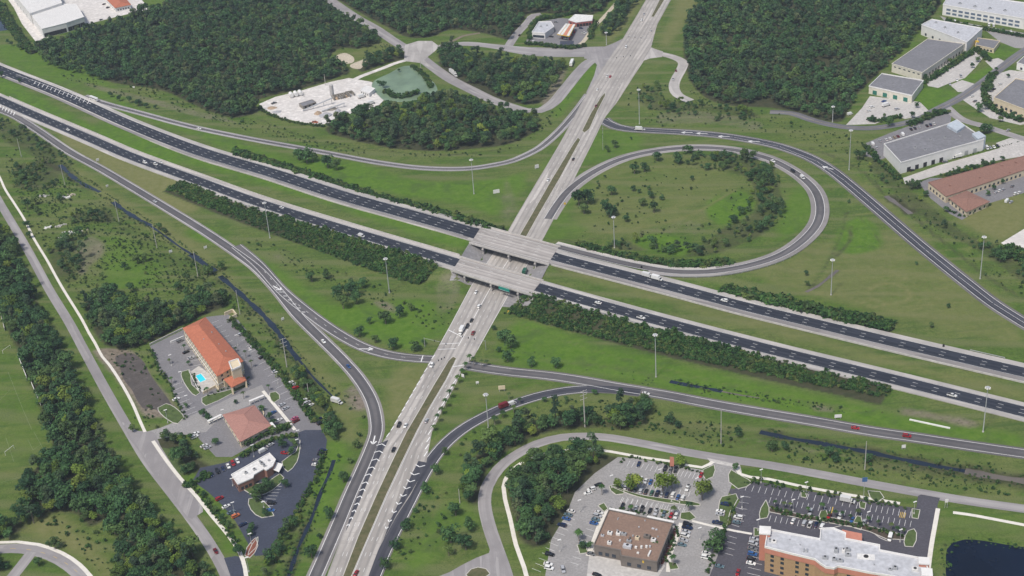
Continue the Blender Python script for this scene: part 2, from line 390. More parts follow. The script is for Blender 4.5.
# ground sheet with land-cover weights -------------------------------------------------
GX = np.arange(-680, 661, 3.2); GY = np.arange(470, 1760, 3.2)
XX, YY = np.meshgrid(GX, GY, indexing='ij')
ZZ = height(XX, YY)
nx, ny = XX.shape
cov = np.zeros((nx, ny, 4)); cov[..., 1] = 0
def segd(poly, X, Y):
    best = np.full(X.shape, 1e9); n = len(poly)
    for i in range(n):
        a = np.array(poly[i]); d = np.array(poly[(i + 1) % n]) - a; L = max(d @ d, 1e-9)
        t = np.clip(((X - a[0]) * d[0] + (Y - a[1]) * d[1]) / L, 0, 1)
        best = np.minimum(best, np.hypot(X - a[0] - t * d[0], Y - a[1] - t * d[1]))
    return best
def cover(ch, px, amt=1.0, soft=6.0, smooth=True, world=None):
    """ch 0 brown dirt, 1 lush green, 2 dry olive, 3 forest floor"""
    q = world if world is not None else wpoly(px, 0, smooth)
    q = np.array(q)[:, :2]
    i0 = max(0, int((q[:, 0].min() - 15 - GX[0]) / 3.2)); i1 = min(nx, int((q[:, 0].max() + 15 - GX[0]) / 3.2) + 1)
    j0 = max(0, int((q[:, 1].min() - 15 - GY[0]) / 3.2)); j1 = min(ny, int((q[:, 1].max() + 15 - GY[0]) / 3.2) + 1)
    if i1 <= i0 or j1 <= j0: return
    X, Y = XX[i0:i1, j0:j1], YY[i0:i1, j0:j1]
    sdist = segd(q, X, Y) * np.where(pip(q, X, Y), 1, -1)
    wgt = np.clip(sdist / soft + .5, 0, 1) * amt
    c = cov[i0:i1, j0:j1]; c *= (1 - wgt)[..., None]; c[..., ch] += wgt
    cov[i0:i1, j0:j1] = c
def cover_line(ch, px, width, amt=1.0, soft=4.0):
    c = path(px, 0, width); n = normals2(c); h = c[:, 3:4] / 2
    cover(ch, None, amt, soft, world=list(c[:, :2] + n * h) + list((c[:, :2] - n * h)[::-1]))
# ------------------------------------------------------------------ lay pavements, bottom-most first
# shoulders then asphalt of the two carriageways
SH = SHOUL
ribbon('road_shoulder', A, SH, off=.6, width=None if False else 1) if False else None
def wadd(c, k): d = c.copy(); d[:, 3] += k; return d
Aleft = A; 
ribbon('road_shoulder', wadd(A, 8.4), SH, off=.4, dz=.02, skirt=.9)
ribbon('road_shoulder', wadd(B, 7.6), SH, off=0, dz=.02, skirt=.9)
# greyer inner shoulder of the far carriageway
gA = path([(x, y, hz(x)) for x, y in A_px], 0, 4.2)
kL = int(np.argmin(np.hypot(gA[:, 0] - P(476, 233, 6.8)[0], gA[:, 1] - P(476, 233, 6.8)[1])))
kR = int(np.argmin(np.hypot(gA[:, 0] - P(551, 256, 6.8)[0], gA[:, 1] - P(551, 256, 6.8)[1])))
ribbon('road_shoulder', gA[:kL + 1], SHOUG, off=-9.0, width=3.0, dz=.04)
ribbon('road_shoulder', gA[kR:], SHOUG, off=-8.1, width=5.4, dz=.04)
ribbon('interstate_road', A, ASPH, dz=.07)
ribbon('interstate_road', B, ASPH, dz=.07)
R1w = R1.copy(); ribbon('road_shoulder', R1, LANEP, width=8.6, dz=.045, skirt=.1)
o = ribbon('ramp_road', R1, RAMPM, width=4.4, dz=.053)
kk = [i for i in range(len(R2)) if R2[i, 2] < 6.45]
ribbon('road_shoulder', R2[:max(kk) + 1], SHOUG, off=0, width=13.2, dz=.02, skirt=.5)
ribbon('ramp_road', R2, RAMPM, width=6.4, dz=.09)
# the acceleration lane runs beside the carriageway, over the bridge
ribbon('road_shoulder', R2[max(kk) - 6:], SHOUL, off=-5.2, width=3.2, dz=.03)
ribbon('road_shoulder', R3, SHOUD, width=12.6, dz=.05, skirt=.1); ribbon('ramp_road', R3, RAMPD, width=8.4, dz=.058)
ribbon('road_shoulder', R4, SHOUG, width=9.6, dz=.051, skirt=.1); ribbon('ramp_road', R4, RAMPM, width=6.6, dz=.064)
ribbon('road_shoulder', R4b, SHOUD, width=9.8, dz=.056); ribbon('ramp_road', R4b, RAMPM, width=7.0, dz=.068)
ribbon('road_shoulder', R5, SHOUD, width=10.8, dz=.05, skirt=.1); ribbon('ramp_road', R5, RAMPM, width=7.4, dz=.062)
ribbon('road_shoulder', R6, SHOUD, width=9.2, dz=.055); ribbon('ramp_road', R6, RAMPD, width=7.2, dz=.072)
# the two-lane stretch right of where they join
ribbon('ramp_road', path([(600, 387.5), (640, 391.5), (700, 402), (768, 413.7)], 0, 9.0), RAMPM, dz=.066)

# boulevard -----------------------------------------------------------
BL = [(285, 650), (322, 590), (327, 576), (343.5, 532), (356, 504.5), (366, 482), (377, 450), (389.8, 432), (433.5, 355.5), (452, 322), (471, 286), (507, 233), (517, 215), (559.5, 144), (574, 117), (587, 92.5), (604.5, 65), (622, 40), (637, 15), (645.8, 0), (670, -42), (720, -125)]
BR = [(330, 650), (361, 590), (368.5, 576), (378.5, 549.5), (396, 517), (411, 494.5), (426, 464.5), (432, 432), (443.5, 408), (456, 384), (464, 365.5), (474, 356.8), (490, 328), (510, 293), (541.5, 242), (556, 215), (573, 181.5), (592, 144), (604.5, 118), (617, 102.5), (634.5, 75), (642, 63.8), (650.8, 48.8), (657, 25), (670.8, 0), (695, -42), (745, -125)]
def byy(lst, y): l = sorted(lst, key=lambda q: q[1]); return float(np.interp(y, [q[1] for q in l], [q[0] for q in l]))
ys = list(np.concatenate([np.arange(640, 576, -16), np.arange(576, 0, -4), np.arange(0, -120, -8)]))
def bl(fr, y): a, b = byy(BL, y), byy(BR, y); return P(a + (b - a) * fr, y)
pl = np.array([bl(0, y) for y in ys]); pr = np.array([bl(1, y) for y in ys]); ctr = (pl + pr) / 2
BV = np.column_stack([ctr, np.zeros(len(ys)), np.linalg.norm(pl - pr, axis=1)])
def strip(name, L_, R_, mat, dz, occ=True):
    k = len(L_); me = bpy.data.meshes.new(name)
    s = arclen((np.array(L_) + np.array(R_)) / 2)
    w_ = np.linalg.norm(np.array(L_) - np.array(R_), axis=1)
    me.from_pydata([(*p[:2], dz) for p in L_] + [(*p[:2], dz) for p in R_], [], [(k + i, k + i + 1, i + 1, i) for i in range(k - 1)])
    U = [(0, s[i]) for i in range(k)] + [(w_[i], s[i]) for i in range(k)]
    uv = me.uv_layers.new(name='uv')
    for l in me.loops: uv.data[l.index].uv = U[l.vertex_index]
    if occ: occupy(list(L_) + list(R_)[::-1])
    return link(name, me, mat, kind='structure')
strip('boulevard_road', pl, pr, BLVD, .080)
MEDG, t_, b_ = newmat('median_grass'); g_ = t_.nodes.new('ShaderNodeNewGeometry').outputs['Position']
t_.links.new(mix(t_, ramp(t_, noise(t_, .25, 4, .7, g_), .35, .7), (.075, .082, .035), (.15, .13, .075)), b_.inputs['Base Color']); b_.inputs['Roughness'].default_value = 1
ISN = [0]
def isle(px, z=.10, mat=MEDG, smooth=False):
    ISN[0] += 1; z += .004 * ISN[0]
    q = wpoly(px, 0, smooth)
    area('traffic_island', px, mat, smooth, dz=z + .10)
    b = MB(); n = len(q)
    for i in range(n):   # raised kerb
        a, c = q[i], q[(i + 1) % n]; d = c[:2] - a[:2]; L = np.hypot(*d)
        if L < .2: continue
        b.box((a[0] + c[0]) / 2, (a[1] + c[1]) / 2, .0, L + .1, .36, z + .14, math.atan2(d[1], d[0]))
    b.build('kerb', CURB, kind='structure')
M1 = [(330, 603), (343.5, 575), (358, 537), (376, 496), (391, 464), (406.5, 432), (419, 411), (434, 385), (448.5, 361), (453, 356.8), (456.5, 358.5), (446, 380), (430, 407), (416.5, 432), (402, 462), (386, 496), (367, 540), (352, 575), (340, 603)]
isle(M1)
isle([(487, 285), (500, 265), (519.4, 235.6), (531.5, 215), (552, 179), (573, 144.5), (578, 137.5), (580.5, 140), (560, 178), (538.5, 215), (525.8, 238), (505, 271), (490, 288)], mat=MEDG) if False else isle([(517.5, 239), (531.5, 215), (552, 179), (573, 144.5), (578, 137.5), (580.5, 140), (560, 178), (538.5, 215), (523.5, 242)])
isle([(582, 131), (591, 113), (601, 97), (605.3, 92.5), (605.2, 96), (597, 112), (589.5, 129), (584.5, 133)])
isle([(651, 17), (658, 3), (663, -8), (669, -8), (662, 4), (654, 17)])

# side roads -----------------------------------------------------------
SR1 = path([(607, 52, 0, 30), (587, 52, 0, 28), (560, 52.5, 0, 26), (535, 51.5, 0, 24), (516, 49.5, 0, 18), (495, 46.5, 0, 12), (463.5, 43.8, 0, 12), (440, 47, 0, 13)], 0, 12)
ribbon('side_road', SR1, LANEP, width=None, dz=.061)
area('side_road', [(586, 93), (594, 76), (597, 65), (593, 60), (584, 58.5), (586, 47), (605, 46.5), (614, 43), (622, 39), (634, 44), (614, 72), (600, 92)], LANEP, dz=.067)
SR2 = path([(600, 57), (590, 61.5), (580, 71), (566, 88), (552, 104), (540, 110.5), (527, 111), (512, 107), (491, 99.5), (473.5, 91), (451, 79.5), (431, 65.5), (416, 54), (396, 42.5), (376, 29), (356, 17.5), (328.5, -1), (290, -28)], 0, 12)
ribbon('side_road', SR2, LANEP, dz=.058)
ribbon('side_road', path([(506, 50), (516, 35), (528, 22), (534, 15), (541, 14)], 0, 9), LANEP, dz=.055)
ribbon('side_road', path([(576, 47), (583, 42), (593, 28), (601, 20), (612, 8), (622, -4)], 0, 4.5), PALED, dz=.056)
area('side_road', [(405, 45), (418, 41), (432, 41), (440, 47), (424, 60), (437, 71), (420, 63), (404, 61)], LANEL, dz=.070)
ribbon('dirt_track', path([(440, 46), (455, 40), (463, 36), (480, 33)], 0, 4), DIRTM, dz=.049)
ribbon('dirt_track', path([(407, 60), (396, 63), (382, 68.5), (362, 76), (349, 82), (340, 84)], 0, 6), WHITEY, dz=.052)
# right-hand dog-leg drive
SR3 = path([(642, 54), (652, 53), (664, 54.5), (677, 58.5), (683, 62.5), (681, 70), (676, 79), (674, 87), (678, 95), (690, 101)], 0, 9.5)
ribbon('side_road', SR3, LANEL, dz=.059); area('side_road', [(634, 64), (640, 54), (648, 46), (655, 49), (663, 51.5), (662, 57), (650, 58.5)], LANEL, dz=.0625)
DSOIL = plain('dark_soil', (.10, .088, .082), .95, .35, .12, dirt=(.055, .05, .045), fine=.5)
area('bare_soil', [(116, 356), (130, 353), (142, 360), (150, 374), (160, 388), (170, 402), (172, 410), (160, 412), (150, 407), (146, 410), (138, 402), (132, 390), (124, 380), (120, 368)], DSOIL, True, dz=.035, occ=False)
# industrial estate roads
ER1 = path([(1060, 30), (1024, 51), (1003, 66.5), (980.5, 84), (958, 99), (938, 109), (918, 119.5), (893, 125.5), (868, 128.3), (840.5, 126.5), (815, 121), (790, 113), (770, 112)], 0, 9)
ribbon('estate_road', ER1, DARKR, dz=.060)
ribbon('estate_road', path([(945, 106), (963, 120), (985.5, 126.5), (1008, 134), (1024, 139), (1070, 152)], 0, 8.5), LANEP, dz=.057)
# frontage roads
FR1 = path([(-60, 90), (-20, 166), (0, 203), (12.5, 224), (25, 245), (37.5, 268), (50, 291), (70, 324), (85, 352), (105, 389), (127.5, 428), (147.5, 461), (172, 493), (192, 519), (210, 545), (222, 566), (228, 580), (240, 620)], 0, 6.2)
ribbon('frontage_road', FR1, LANEP, dz=.060)
area('frontage_road', [(122, 422), (138, 431), (153, 432), (160, 445), (173, 466), (190, 492), (203, 512), (192, 519), (172, 493), (147.5, 461), (128, 432)], LANEP, True, dz=.066)
FR2 = path([(515, 620), (506, 576), (497, 549.5), (488.5, 524), (484.5, 503), (487, 487), (498.5, 469), (512, 457.5), (537, 444), (562, 437.5), (599.5, 436.8), (637, 442.5), (674.5, 450), (717, 457.5), (768, 465), (818, 474), (868, 483.5), (918, 492.5), (968, 501), (1024, 508.8), (1200, 534)], 0, 7.0)
ribbon('frontage_road', FR2, LANEP, dz=.060)
area('frontage_road', [(437, 577), (450, 572), (462, 565), (476, 558), (489, 553), (491, 545), (503, 560), (507, 582), (480, 584), (470, 600), (440, 600)], LANEP, False, dz=.067)
isle([(466, 575), (471, 569.5), (478, 567.5), (486, 569), (490, 574), (482, 580), (470, 580)], mat=MEDG, smooth=True)
LR = path([(-60, 556), (0, 549), (25, 549), (50, 555), (70, 566), (90, 586), (110, 620)], 0, 7.5)
ribbon('side_road', LR, LANEP, dz=.060)
ribbon('side_road', path([(32, 552), (22, 565), (10, 580), (-5, 600)], 0, 6.5), LANEP, dz=.064)
ribbon('sidewalk', path([(-60, 548), (0, 542.5), (18, 542), (38, 544.5), (62, 553), (80, 565), (100, 588)], 0, 2.2), SIDEW, dz=.075)

# sidewalks ------------------------------------------------------------
for seg in ([(-30, 125), (0, 178), (5, 189), (15, 204.5), (25, 220.5), (33, 237), (47.5, 261), (54, 273), (62.5, 288), (82.5, 320.5), (89, 333), (95, 343), (102.5, 357), (109, 364.5), (120, 381), (132.5, 403.5), (140, 421), (145, 432)],):
    ribbon('sidewalk', path(seg, 0, 1.8), SIDEW, dz=.074)
ribbon('sidewalk', path([(153, 441), (166, 460), (180, 478), (196, 496), (212, 516), (228, 535), (240, 553), (245, 568), (247, 585)], 0, 2.1), SIDEW, dz=.082)
for seg in ([(524, 461), (509, 473), (503.5, 487), (505, 499), (510, 518), (516, 545), (524, 567), (530, 590)], [(524, 461), (545, 454), (575, 449.5), (590, 449), (610, 451.5), (640, 457), (672, 461.5)],
            [(685, 465), (702, 467.5), (710, 464), (713, 461.5)], [(736, 468), (740, 474), (750, 477), (768, 479), (800, 486), (850, 495), (900, 503.5)], [(953, 512.5), (968, 514.5), (1024, 525), (1100, 539)], [(938, 508.5), (935, 525), (931, 548), (927, 580)]):
    ribbon('sidewalk', path(seg, 0, 2.2), SIDEW, dz=.074)
area('sidewalk', [(707, 458), (740, 465), (742, 473), (736, 470), (716, 466), (711, 463)], CONC, dz=.071)
area('road_entrance', [(709, 462), (738, 468), (728, 495), (716, 505), (700, 500), (706, 480), (709, 470)], LOTW, dz=.0715)

# parking lots -----------------------------------------------------------
area('parking_lot', [(150, 346), (183, 330), (206, 317), (228, 314.5), (238, 320), (262, 349), (283, 376), (300, 400), (318, 418), (322, 432), (300, 432), (262, 440), (232, 457), (216, 457), (200, 440), (184, 419), (168, 380), (160, 371)], LOTG, dz=.050)
area('access_road', [(146, 432), (160, 428), (205, 410), (232, 397), (262, 385), (268, 397), (243, 408), (222, 416), (206, 432), (170, 437), (152, 440)], LOTW, dz=.056)
area('parking_lot', [(200, 468), (228, 462), (262, 444), (290, 436), (305, 430), (322, 430), (327, 440), (325, 456), (318, 472), (300, 505), (282, 532), (268, 555), (255, 556), (246, 540), (236, 522), (222, 505), (208, 492), (197, 484), (180, 492), (188, 486), (195, 477)], LOTB, dz=.062)
area('access_road', [(224, 558), (236, 556), (243, 558), (247, 578), (232, 580)], LOTB, dz=.0655)
area('parking_lot', [(545, 577), (551, 540), (566, 515), (575, 492), (595, 473), (618, 457), (640, 459), (680, 466), (702, 470), (711, 480), (722, 492), (726, 520), (722, 545), (705, 590), (545, 600)], LOTW, dz=.053)
area('parking_lot', [(722, 488), (735, 489), (740, 481), (760, 482), (800, 490), (850, 497.5), (900, 506), (916, 508), (920, 497), (933, 498), (938, 508), (934, 530), (930, 560), (920, 585), (706, 585), (722, 545), (731, 515), (740, 500)], LOTD, dz=.059)
area('access_road', [(918, 496), (921, 494.5), (940, 498), (936, 510), (916, 510)], LOTD, dz=.0645)
area('loading_apron', [(590, 550), (620, 553), (665, 566), (650, 590), (585, 590)], CONC, dz=.0585)
# top right industrial yards
area('concrete_yard', [(846, 125), (862, 108), (870, 96), (902, 100), (920, 102), (930, 112), (916, 117), (905, 119), (895, 116), (875, 124)], CONC, dz=.045)
area('parking_lot', [(924, 78), (940, 66), (975, 50), (985, 55), (975, 68), (965, 78), (950, 83), (938, 88), (928, 86)], CONC, dz=.046)
area('concrete_yard', [(958, 92), (950, 85), (962, 80), (975, 84), (965, 92)], CONC, dz=.049)
area('concrete_yard', [(985, 61), (998, 58), (1006, 62), (994, 70)], CONC, dz=.0485)
area('concrete_yard', [(940, 16), (960, 22), (1024, 33), (1050, 36), (1050, 50), (1015, 48), (1000, 42), (985, 30), (950, 27)], LOTW, dz=.047)
area('concrete_yard', [(960, 98), (985, 78), (1010, 70), (1050, 75), (1050, 120), (1020, 125), (990, 118), (970, 105)], CONC, dz=.0465)
area('parking_lot', [(866, 143), (890, 133), (930, 118), (952, 112), (950, 125), (905, 150), (880, 160), (866, 156)], LOTG, dz=.0482)
area('concrete_yard', [(903, 178), (940, 165), (1000, 148), (996, 143), (1010, 138), (1050, 145), (1050, 152), (1000, 160), (955, 170), (920, 180), (905, 184)], CONC, dz=.0475)
area('parking_lot', [(919, 183), (930, 178), (955, 178), (985, 180), (1000, 170), (1060, 150), (1060, 190), (1024, 193), (990, 203), (962, 220), (950, 214), (930, 198)], LOTG, dz=.0455)
area('concrete_yard', [(1001, 243), (1024, 229), (1060, 215), (1060, 275), (1024, 258)], WHITEY, dz=.0465)
# top-left factory yard and the batching yard
area('concrete_yard', [(4, -6), (14, 8), (22, 24), (36, 42), (52, 36), (92, 23), (120, 16), (150, 9), (140, -2), (110, -14), (60, -40), (0, -30)], WHITEY, dz=.045)
area('concrete_yard', [(259, 104), (275, 97), (300, 91), (330, 82), (349, 78), (372, 82), (378, 92), (388, 96), (378, 106), (362, 112), (349, 114), (334, 122), (320, 125), (300, 122), (282, 118), (270, 115)], WHITEY, dz=.045)
area('sand_clearing', [(334, 57), (344, 53), (354, 58), (352, 63), (342, 64), (335, 61)], PALED, True, dz=.04)
area('sand_clearing', [(350, 65), (362, 60), (368, 57), (364, 64), (360, 69), (352, 68)], PALED, True, dz=.044)
area('parking_lot', [(526, 42), (530, 30), (537, 22), (560, 18), (590, 20), (590, 30), (585, 40), (574, 47), (562, 46), (540, 43)], LOTG, dz=.049)
area('parking_lot', [(560, 41), (574, 41), (573, 47.5), (560, 47.5)], LOTB, dz=.063)

# water ------------------------------------------------------------------
def canal(px, width, mat=WAT, name='canal'):
    c = path(px, 0, width, 4); c[:, 3] *= .72 + .16 * np.sin(arclen(c) * .23) + .1 * np.sin(arclen(c) * .71 + 1)
    n_ = normals2(c); h_ = c[:, 3:4] * 1.1 + .8
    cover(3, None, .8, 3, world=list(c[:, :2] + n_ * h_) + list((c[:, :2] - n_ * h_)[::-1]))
    return ribbon(name, c, mat, dz=.03)
canal([(60, 165), (72.5, 176.5), (85, 185), (100, 192)], 5); canal([(113, 202), (125, 211), (137, 218.5), (150, 225.5)], 5.2)
canal([(150, 225.5), (165, 236), (180, 247), (193, 255)], 2.5); canal([(191, 254), (203, 263), (215, 271.5)], 6.5); canal([(220, 276), (235, 289), (247, 300), (262, 314), (277, 331), (291, 350.5), (299, 360)], 5.0); canal([(299, 360), (314, 378), (326, 390), (332, 396)], 2.0)
canal([(334, 460), (330, 472), (321, 492), (314, 512), (307, 529), (299, 546), (293, 563), (284, 590)], 2.8)
canal([(760, 432), (788, 438), (815, 442.5), (843, 447.5), (868, 452), (893, 457.5), (920, 463), (943, 467.5), (965, 471)], 4.8)
canal([(965, 471), (990, 476), (1024, 481), (1100, 492)], 7.0, WATB)
canal([(670, 381.5), (690, 385.5), (708, 388.5), (722, 391.5)], 4.2); canal([(722, 391.5), (740, 395), (760, 398)], 1.6, WATB)
canal([(886, 196), (896, 203), (911, 214)], 5, WATB)
canal([(838, 270), (827, 279), (818, 286), (806, 292)], 3, WATB)
canal([(440, 47), (455, 40), (463, 37)], .5) if False else None
area('pond', [(946, 577), (946, 562), (947, 549), (953, 542.5), (965, 539.5), (985, 541), (1005, 544.5), (1030, 548), (1100, 560), (1120, 640), (960, 640)], WATP, True, dz=.03)
area('pond', [(374, 81), (390, 73), (404, 66), (413, 66.5), (424, 75), (435, 84), (436, 93), (420, 99), (402, 102), (386, 101), (378, 95), (372, 87)], WATG, True, dz=.055)
area('pond', [(-20, 10), (0, 15), (8, 22), (11, 29), (0, 31), (-20, 30)], WAT, True, dz=.05)

# painted markings ---------------------------------------------------------
mk = Marks()
for c, k0, k1, offs in ((A, 0, kL, (-3.66, 0, 3.66)), (A, kR, None, (-1.83, 1.83)), (B, 0, None, (-1.83, 1.83))):
    cc = c[k0:k1]
    for o_ in offs: mk.line(cc, o_, .22, (3.05, 12.19), dz=.085)
mk.line(wadd(A, 0)[:kL], 6.9, .2, dz=.085); mk.line(A[:kL], -6.9, .2, dz=.085)
mk.line(A[kR:], 5.3, .22, dz=.13); mk.line(A[kR:], -5.3, .2, dz=.085)
mk.line(B, 5.3, .2, dz=.085); mk.line(B, -5.3, .2, dz=.085)
for c, h in ((R1, 2.15), (R2, 3.1), (R3, 4.1), (R4, 3.2), (R4b, 3.4), (R5, 3.6), (R6, 3.5)):
    z_ = .11 if c is R2 else .078
    cc = c if c is not R6 else c[:-4]
    mk.line(cc, h, .28, dz=z_); mk.line(cc, -h, .28, dz=z_)
mk.line(R3, 0, .2, (40, 41), dz=.075); mk.line(R4b[8:], 0, .2, (3, 12), dz=.075); mk.line(R4[:40], 0, .2, (3, 12), dz=.075)
# boulevard lanes: fractions of the way across
def bfr(fr, y0, y1, width, dash=None, dz=.09):
    yy = np.linspace(y0, y1, 60); q = [bl(fr(y) if callable(fr) else fr, y) for y in yy]
    mk.line(np.column_stack([np.array(q), np.zeros(60), np.ones(60)]), 0, width, dash, dz=dz)
mk_med = lambda y: None
def islx(side):       # fraction of the island edges below the crossing
    pts = M1[:10] if side < 0 else M1[10:]
    return lambda y: (byy(pts, y) - byy(BL, y)) / (byy(BR, y) - byy(BL, y))
li, ri = islx(-1), islx(1)
for k in (.42, .71): bfr(lambda y, k=k: li(y) * (k if y < 440 else .12 + k * .85), 572, 366, .18, (3, 12.2))
for k in (.30, .6): bfr(lambda y, k=k: ri(y) + (1 - ri(y)) * k, 572, 366, .18, (3, 12.2))
bfr(lambda y: li(y) * .98, 574, 360, .2); bfr(lambda y: ri(y) * 1.0 + .02, 574, 360, .2)
for k in (.16, .32, .62, .78): bfr(k, 346, 312, .18, (3, 9)); bfr(k, 312, 242, .18, (3, 12.2)); bfr(k, 210, 125, .18, (3, 12.2)) if k not in (.60,) else None; bfr(k, 88, 70, .18, (3, 9)); bfr(k, 40, 2, .18, (3, 12.2))
bfr(.475, 346, 242, .35); bfr(.01, 345, 242, .25); bfr(.99, 350, 242, .25)
for f in ((.03, .45),): 
    for y in (349.5, 344): mk.seg(bl(f[0], y), bl(f[1], y - .8), .5, .094)
mk.seg(bl(.53, 368), bl(1, 365), .6, .094); mk.seg((*P(421, 362),), P(423, 355.5), .6, .094)
mk.seg(bl(.45, 337), bl(.02, 330), .6, .094)
# chevrons and hatches
def chev(x, y, d, half, arm, wdt=.9, z=.098, one=0):
    """tip at photo pixel; d = direction of travel in plan"""
    p = np.array(P(x, y)); d = np.array(d) / np.linalg.norm(d); n = np.array([-d[1], d[0]])
    if one >= 0: mk.seg(p, p + n * half - d * arm, wdt, z)
    if one <= 0: mk.seg(p, p - n * half - d * arm, wdt, z)
dirb = np.array(P(420, 400)) - np.array(P(380, 480))
area('painted_gore', [(378, 444), (388.5, 440), (371, 474), (355, 513), (345.5, 532), (352, 510), (361, 488), (370, 466)], RAMPD, dz=.0845, occ=False)
area('painted_gore', [(418.5, 461), (428, 463), (412, 491), (396.5, 515), (383, 541), (391, 519), (403, 494), (411, 476)], RAMPD, dz=.0845, occ=False)
for x, y, h in [(382, 444, 3.6), (379.5, 451, 3.4), (376.6, 459, 3.1), (372.5, 467, 2.9), (369.5, 474, 2.6), (366.2, 482, 2.4), (363.5, 489, 2.2), (360.5, 496, 2.0), (358, 503, 1.8), (355, 510, 1.5), (352, 517, 1.2), (349, 524, 1.0)]:
    chev(x, y, dirb, h * .75, 1.8, .58)
for x, y, h in [(419.5, 467, 3.6), (414, 475, 3.4), (410, 482, 3.0), (406, 489, 2.6), (402.5, 496.5, 2.3), (398, 504.5, 2.0), (393.5, 513, 1.6), (389, 522, 1.3), (386, 529, 1.0)]:
    chev(x, y, -dirb, h * .75, 1.8, .58)
for i in range(13):
    y = 437 - i * 6.5; x = byy(BL, y); mk.seg(P(x + .3, y), P(x + 3.2, y - 4.0), .55, .098)
for i in range(11):
    y = 455 - i * 7.2; x = byy(BR, y); mk.seg(P(x - 3.8, y + 1.5), P(x - .4, y - 3.5), .55, .098) if y < 458 else None
for i in range(14):
    x = 36 + i * 4.1; yc = 81 + (x - 36) * .37; mk.seg(P(x, yc, hz(x)), P(x - 2.2, yc + 3.2, hz(x)), .6, .49)
mk.line(path([(16, 71), (60, 86.5), (93, 102.5)], .4, 1), 0, .3, dz=.09); mk.line(path([(16, 74.5), (60, 90.5), (91, 104)], .4, 1), 0, .3, dz=.09)
for i in range(6): mk.seg(P(1 + i * 2.8, 105.5 + i * 1.3, .3), P(-.5 + i * 2.8, 109 + i * 1.3, .3), .8, .49)
for i in range(7):
    x = 274 + i * 4.6; y = 288 + i * 4.0; mk.seg(P(x, y), P(x + 3.8, y + .2), .6, .098)
def arrow(x, y, d, k=1.0):
    p = np.array(P(x, y)); d = np.array(d, float) / np.linalg.norm(d); n = np.array([-d[1], d[0]])
    mk.seg(p - d * 3 * k, p + d * 2 * k, .5 * k, .1); mk.seg(p + d * 3 * k, p + d * 1 * k + n * 1.2 * k, .6 * k, .1); mk.seg(p + d * 3 * k, p + d * 1 * k - n * 1.2 * k, .6 * k, .1)
arrow(374, 440, np.array(P(372, 447)) - P(376, 430), 1.4)
for x, y in ((724, 136.5), (702, 133.5), (687, 132.6), (754, 141.5), (640, 129.5)): arrow(x, y, (-1, .25), 1.5)
arrow(366, 349, (1, -.15), 1.5); arrow(277, 288, (.7, -.8), 1.6); arrow(828, 168, (-1, 1), 1.6)
mk.build('lane_markings', PAINT)

# parking bay stripes (their own paint, row by row)
def bays(a, b, n, depth, side=1, mat=None, slant=0.0, box=False):
    """n stripes from photo pixel a to b; the stripes run `depth` metres to one side"""
    A0, B0 = np.array(P(*a)), np.array(P(*b)); d = (B0 - A0) / np.linalg.norm(B0 - A0); nn = np.array([-d[1], d[0]]) * side + d * slant
    for i in range(n + 1):
        p = A0 + (B0 - A0) * i / n; pk.seg(p, p + nn * depth, .16, .088)
pk = Marks()
B_L = [((741, 483.5), (800, 493.5), 9), ((809, 494), (858, 502.5), 7), ((866, 504), (911, 511.5), 8)]
for a, b, n in B_L: bays(a, b, n, 5.4, -1)
bays((769, 503), (829, 513), 11, 5, 1); bays((771, 515.5), (822, 524), 9, 5, -1); bays((844, 516), (910, 527), 12, 5, 1); bays((888, 537), (904, 541), 3, 5, 1)
bays((727, 556), (737, 513), 8, 5, -1) if False else None
for k in range(9): pk.seg(P(724 + k * 1.5, 553 - k * 5.7), P(733 + k * 1.3, 555.5 - k * 5.7), .16, .088)
for k in range(7): pk.seg(P(747 + k * 1.0, 573 - k * 5.6), P(760 + k * 1.0, 576 - k * 5.6), .16, .088)
for k in range(5): pk.seg(P(734 + k * 1.6, 520 - k * 6), P(744 + k * 1.6, 521.5 - k * 6), .16, .088)
bays((630, 461), (672, 469), 9, 5.4, -1); bays((676, 469.5), (699, 474), 6, 5.4, -1); bays((622, 486), (688, 497), 14, 5, 1); bays((620, 503), (682, 513), 12, 5.2, 1); bays((624, 498), (690, 510), 14, 5, -1)
for k in range(10): pk.seg(P(594 - k * 2.6, 512 + k * 5.6), P(602 - k * 2.6, 514.5 + k * 5.6), .16, .088)
for k in range(11): pk.seg(P(575 - k * 3.4, 520 + k * 5.2), P(566 - k * 3.4, 516.5 + k * 5.2), .16, .088)
for k in range(9): pk.seg(P(686 - k * 3, 527 + k * 5.5), P(677 - k * 3, 525 + k * 5.5), .16, .088)
for k in range(8): pk.seg(P(170 + k * 2.5, 387 + k * 4), P(180 + k * 2.5, 383 + k * 4), .16, .088)
for k in range(9): pk.seg(P(177 + k * 3.4, 343 + k * 4.6), P(187 + k * 3.2, 341 + k * 4.6), .16, .088)
for k in range(14): pk.seg(P(236 + k * 4.3, 319 + k * 6.0), P(229 + k * 4.3, 322.5 + k * 6.0), .16, .088)
for k in range(9): pk.seg(P(212 + k * 3.4, 323 + k * 5), P(219 + k * 3.4, 320.5 + k * 5), .16, .088)
bays((213, 481), (250, 459), 9, 5, 1) if False else None
for k in range(8): pk.seg(P(272 - k * 1.5, 486 + k * 3.2), P(282 - k * 1.5, 486.5 + k * 3.2), .16, .088)
pk.build('parking_stripes', PAINT)
yk = Marks()
yk.seg(P(831, 515), P(833, 507), .5, .091); yk.seg(P(830, 520), P(824, 518), .3, .091)
for k in range(4): yk.seg(P(899.5 + k * 1.6, 517.5 + k * .3), P(901 + k * 1.6, 512 + k * .3), .3, .091)
c_ = path([(930, 60), (960, 97), (990, 77)], 0, 1); yk.line(ER1, .15, .15, dz=.072)
yk.line(LR, 0, .2, (3, 9), dz=.072); yk.build('yellow_markings', PAINTY)
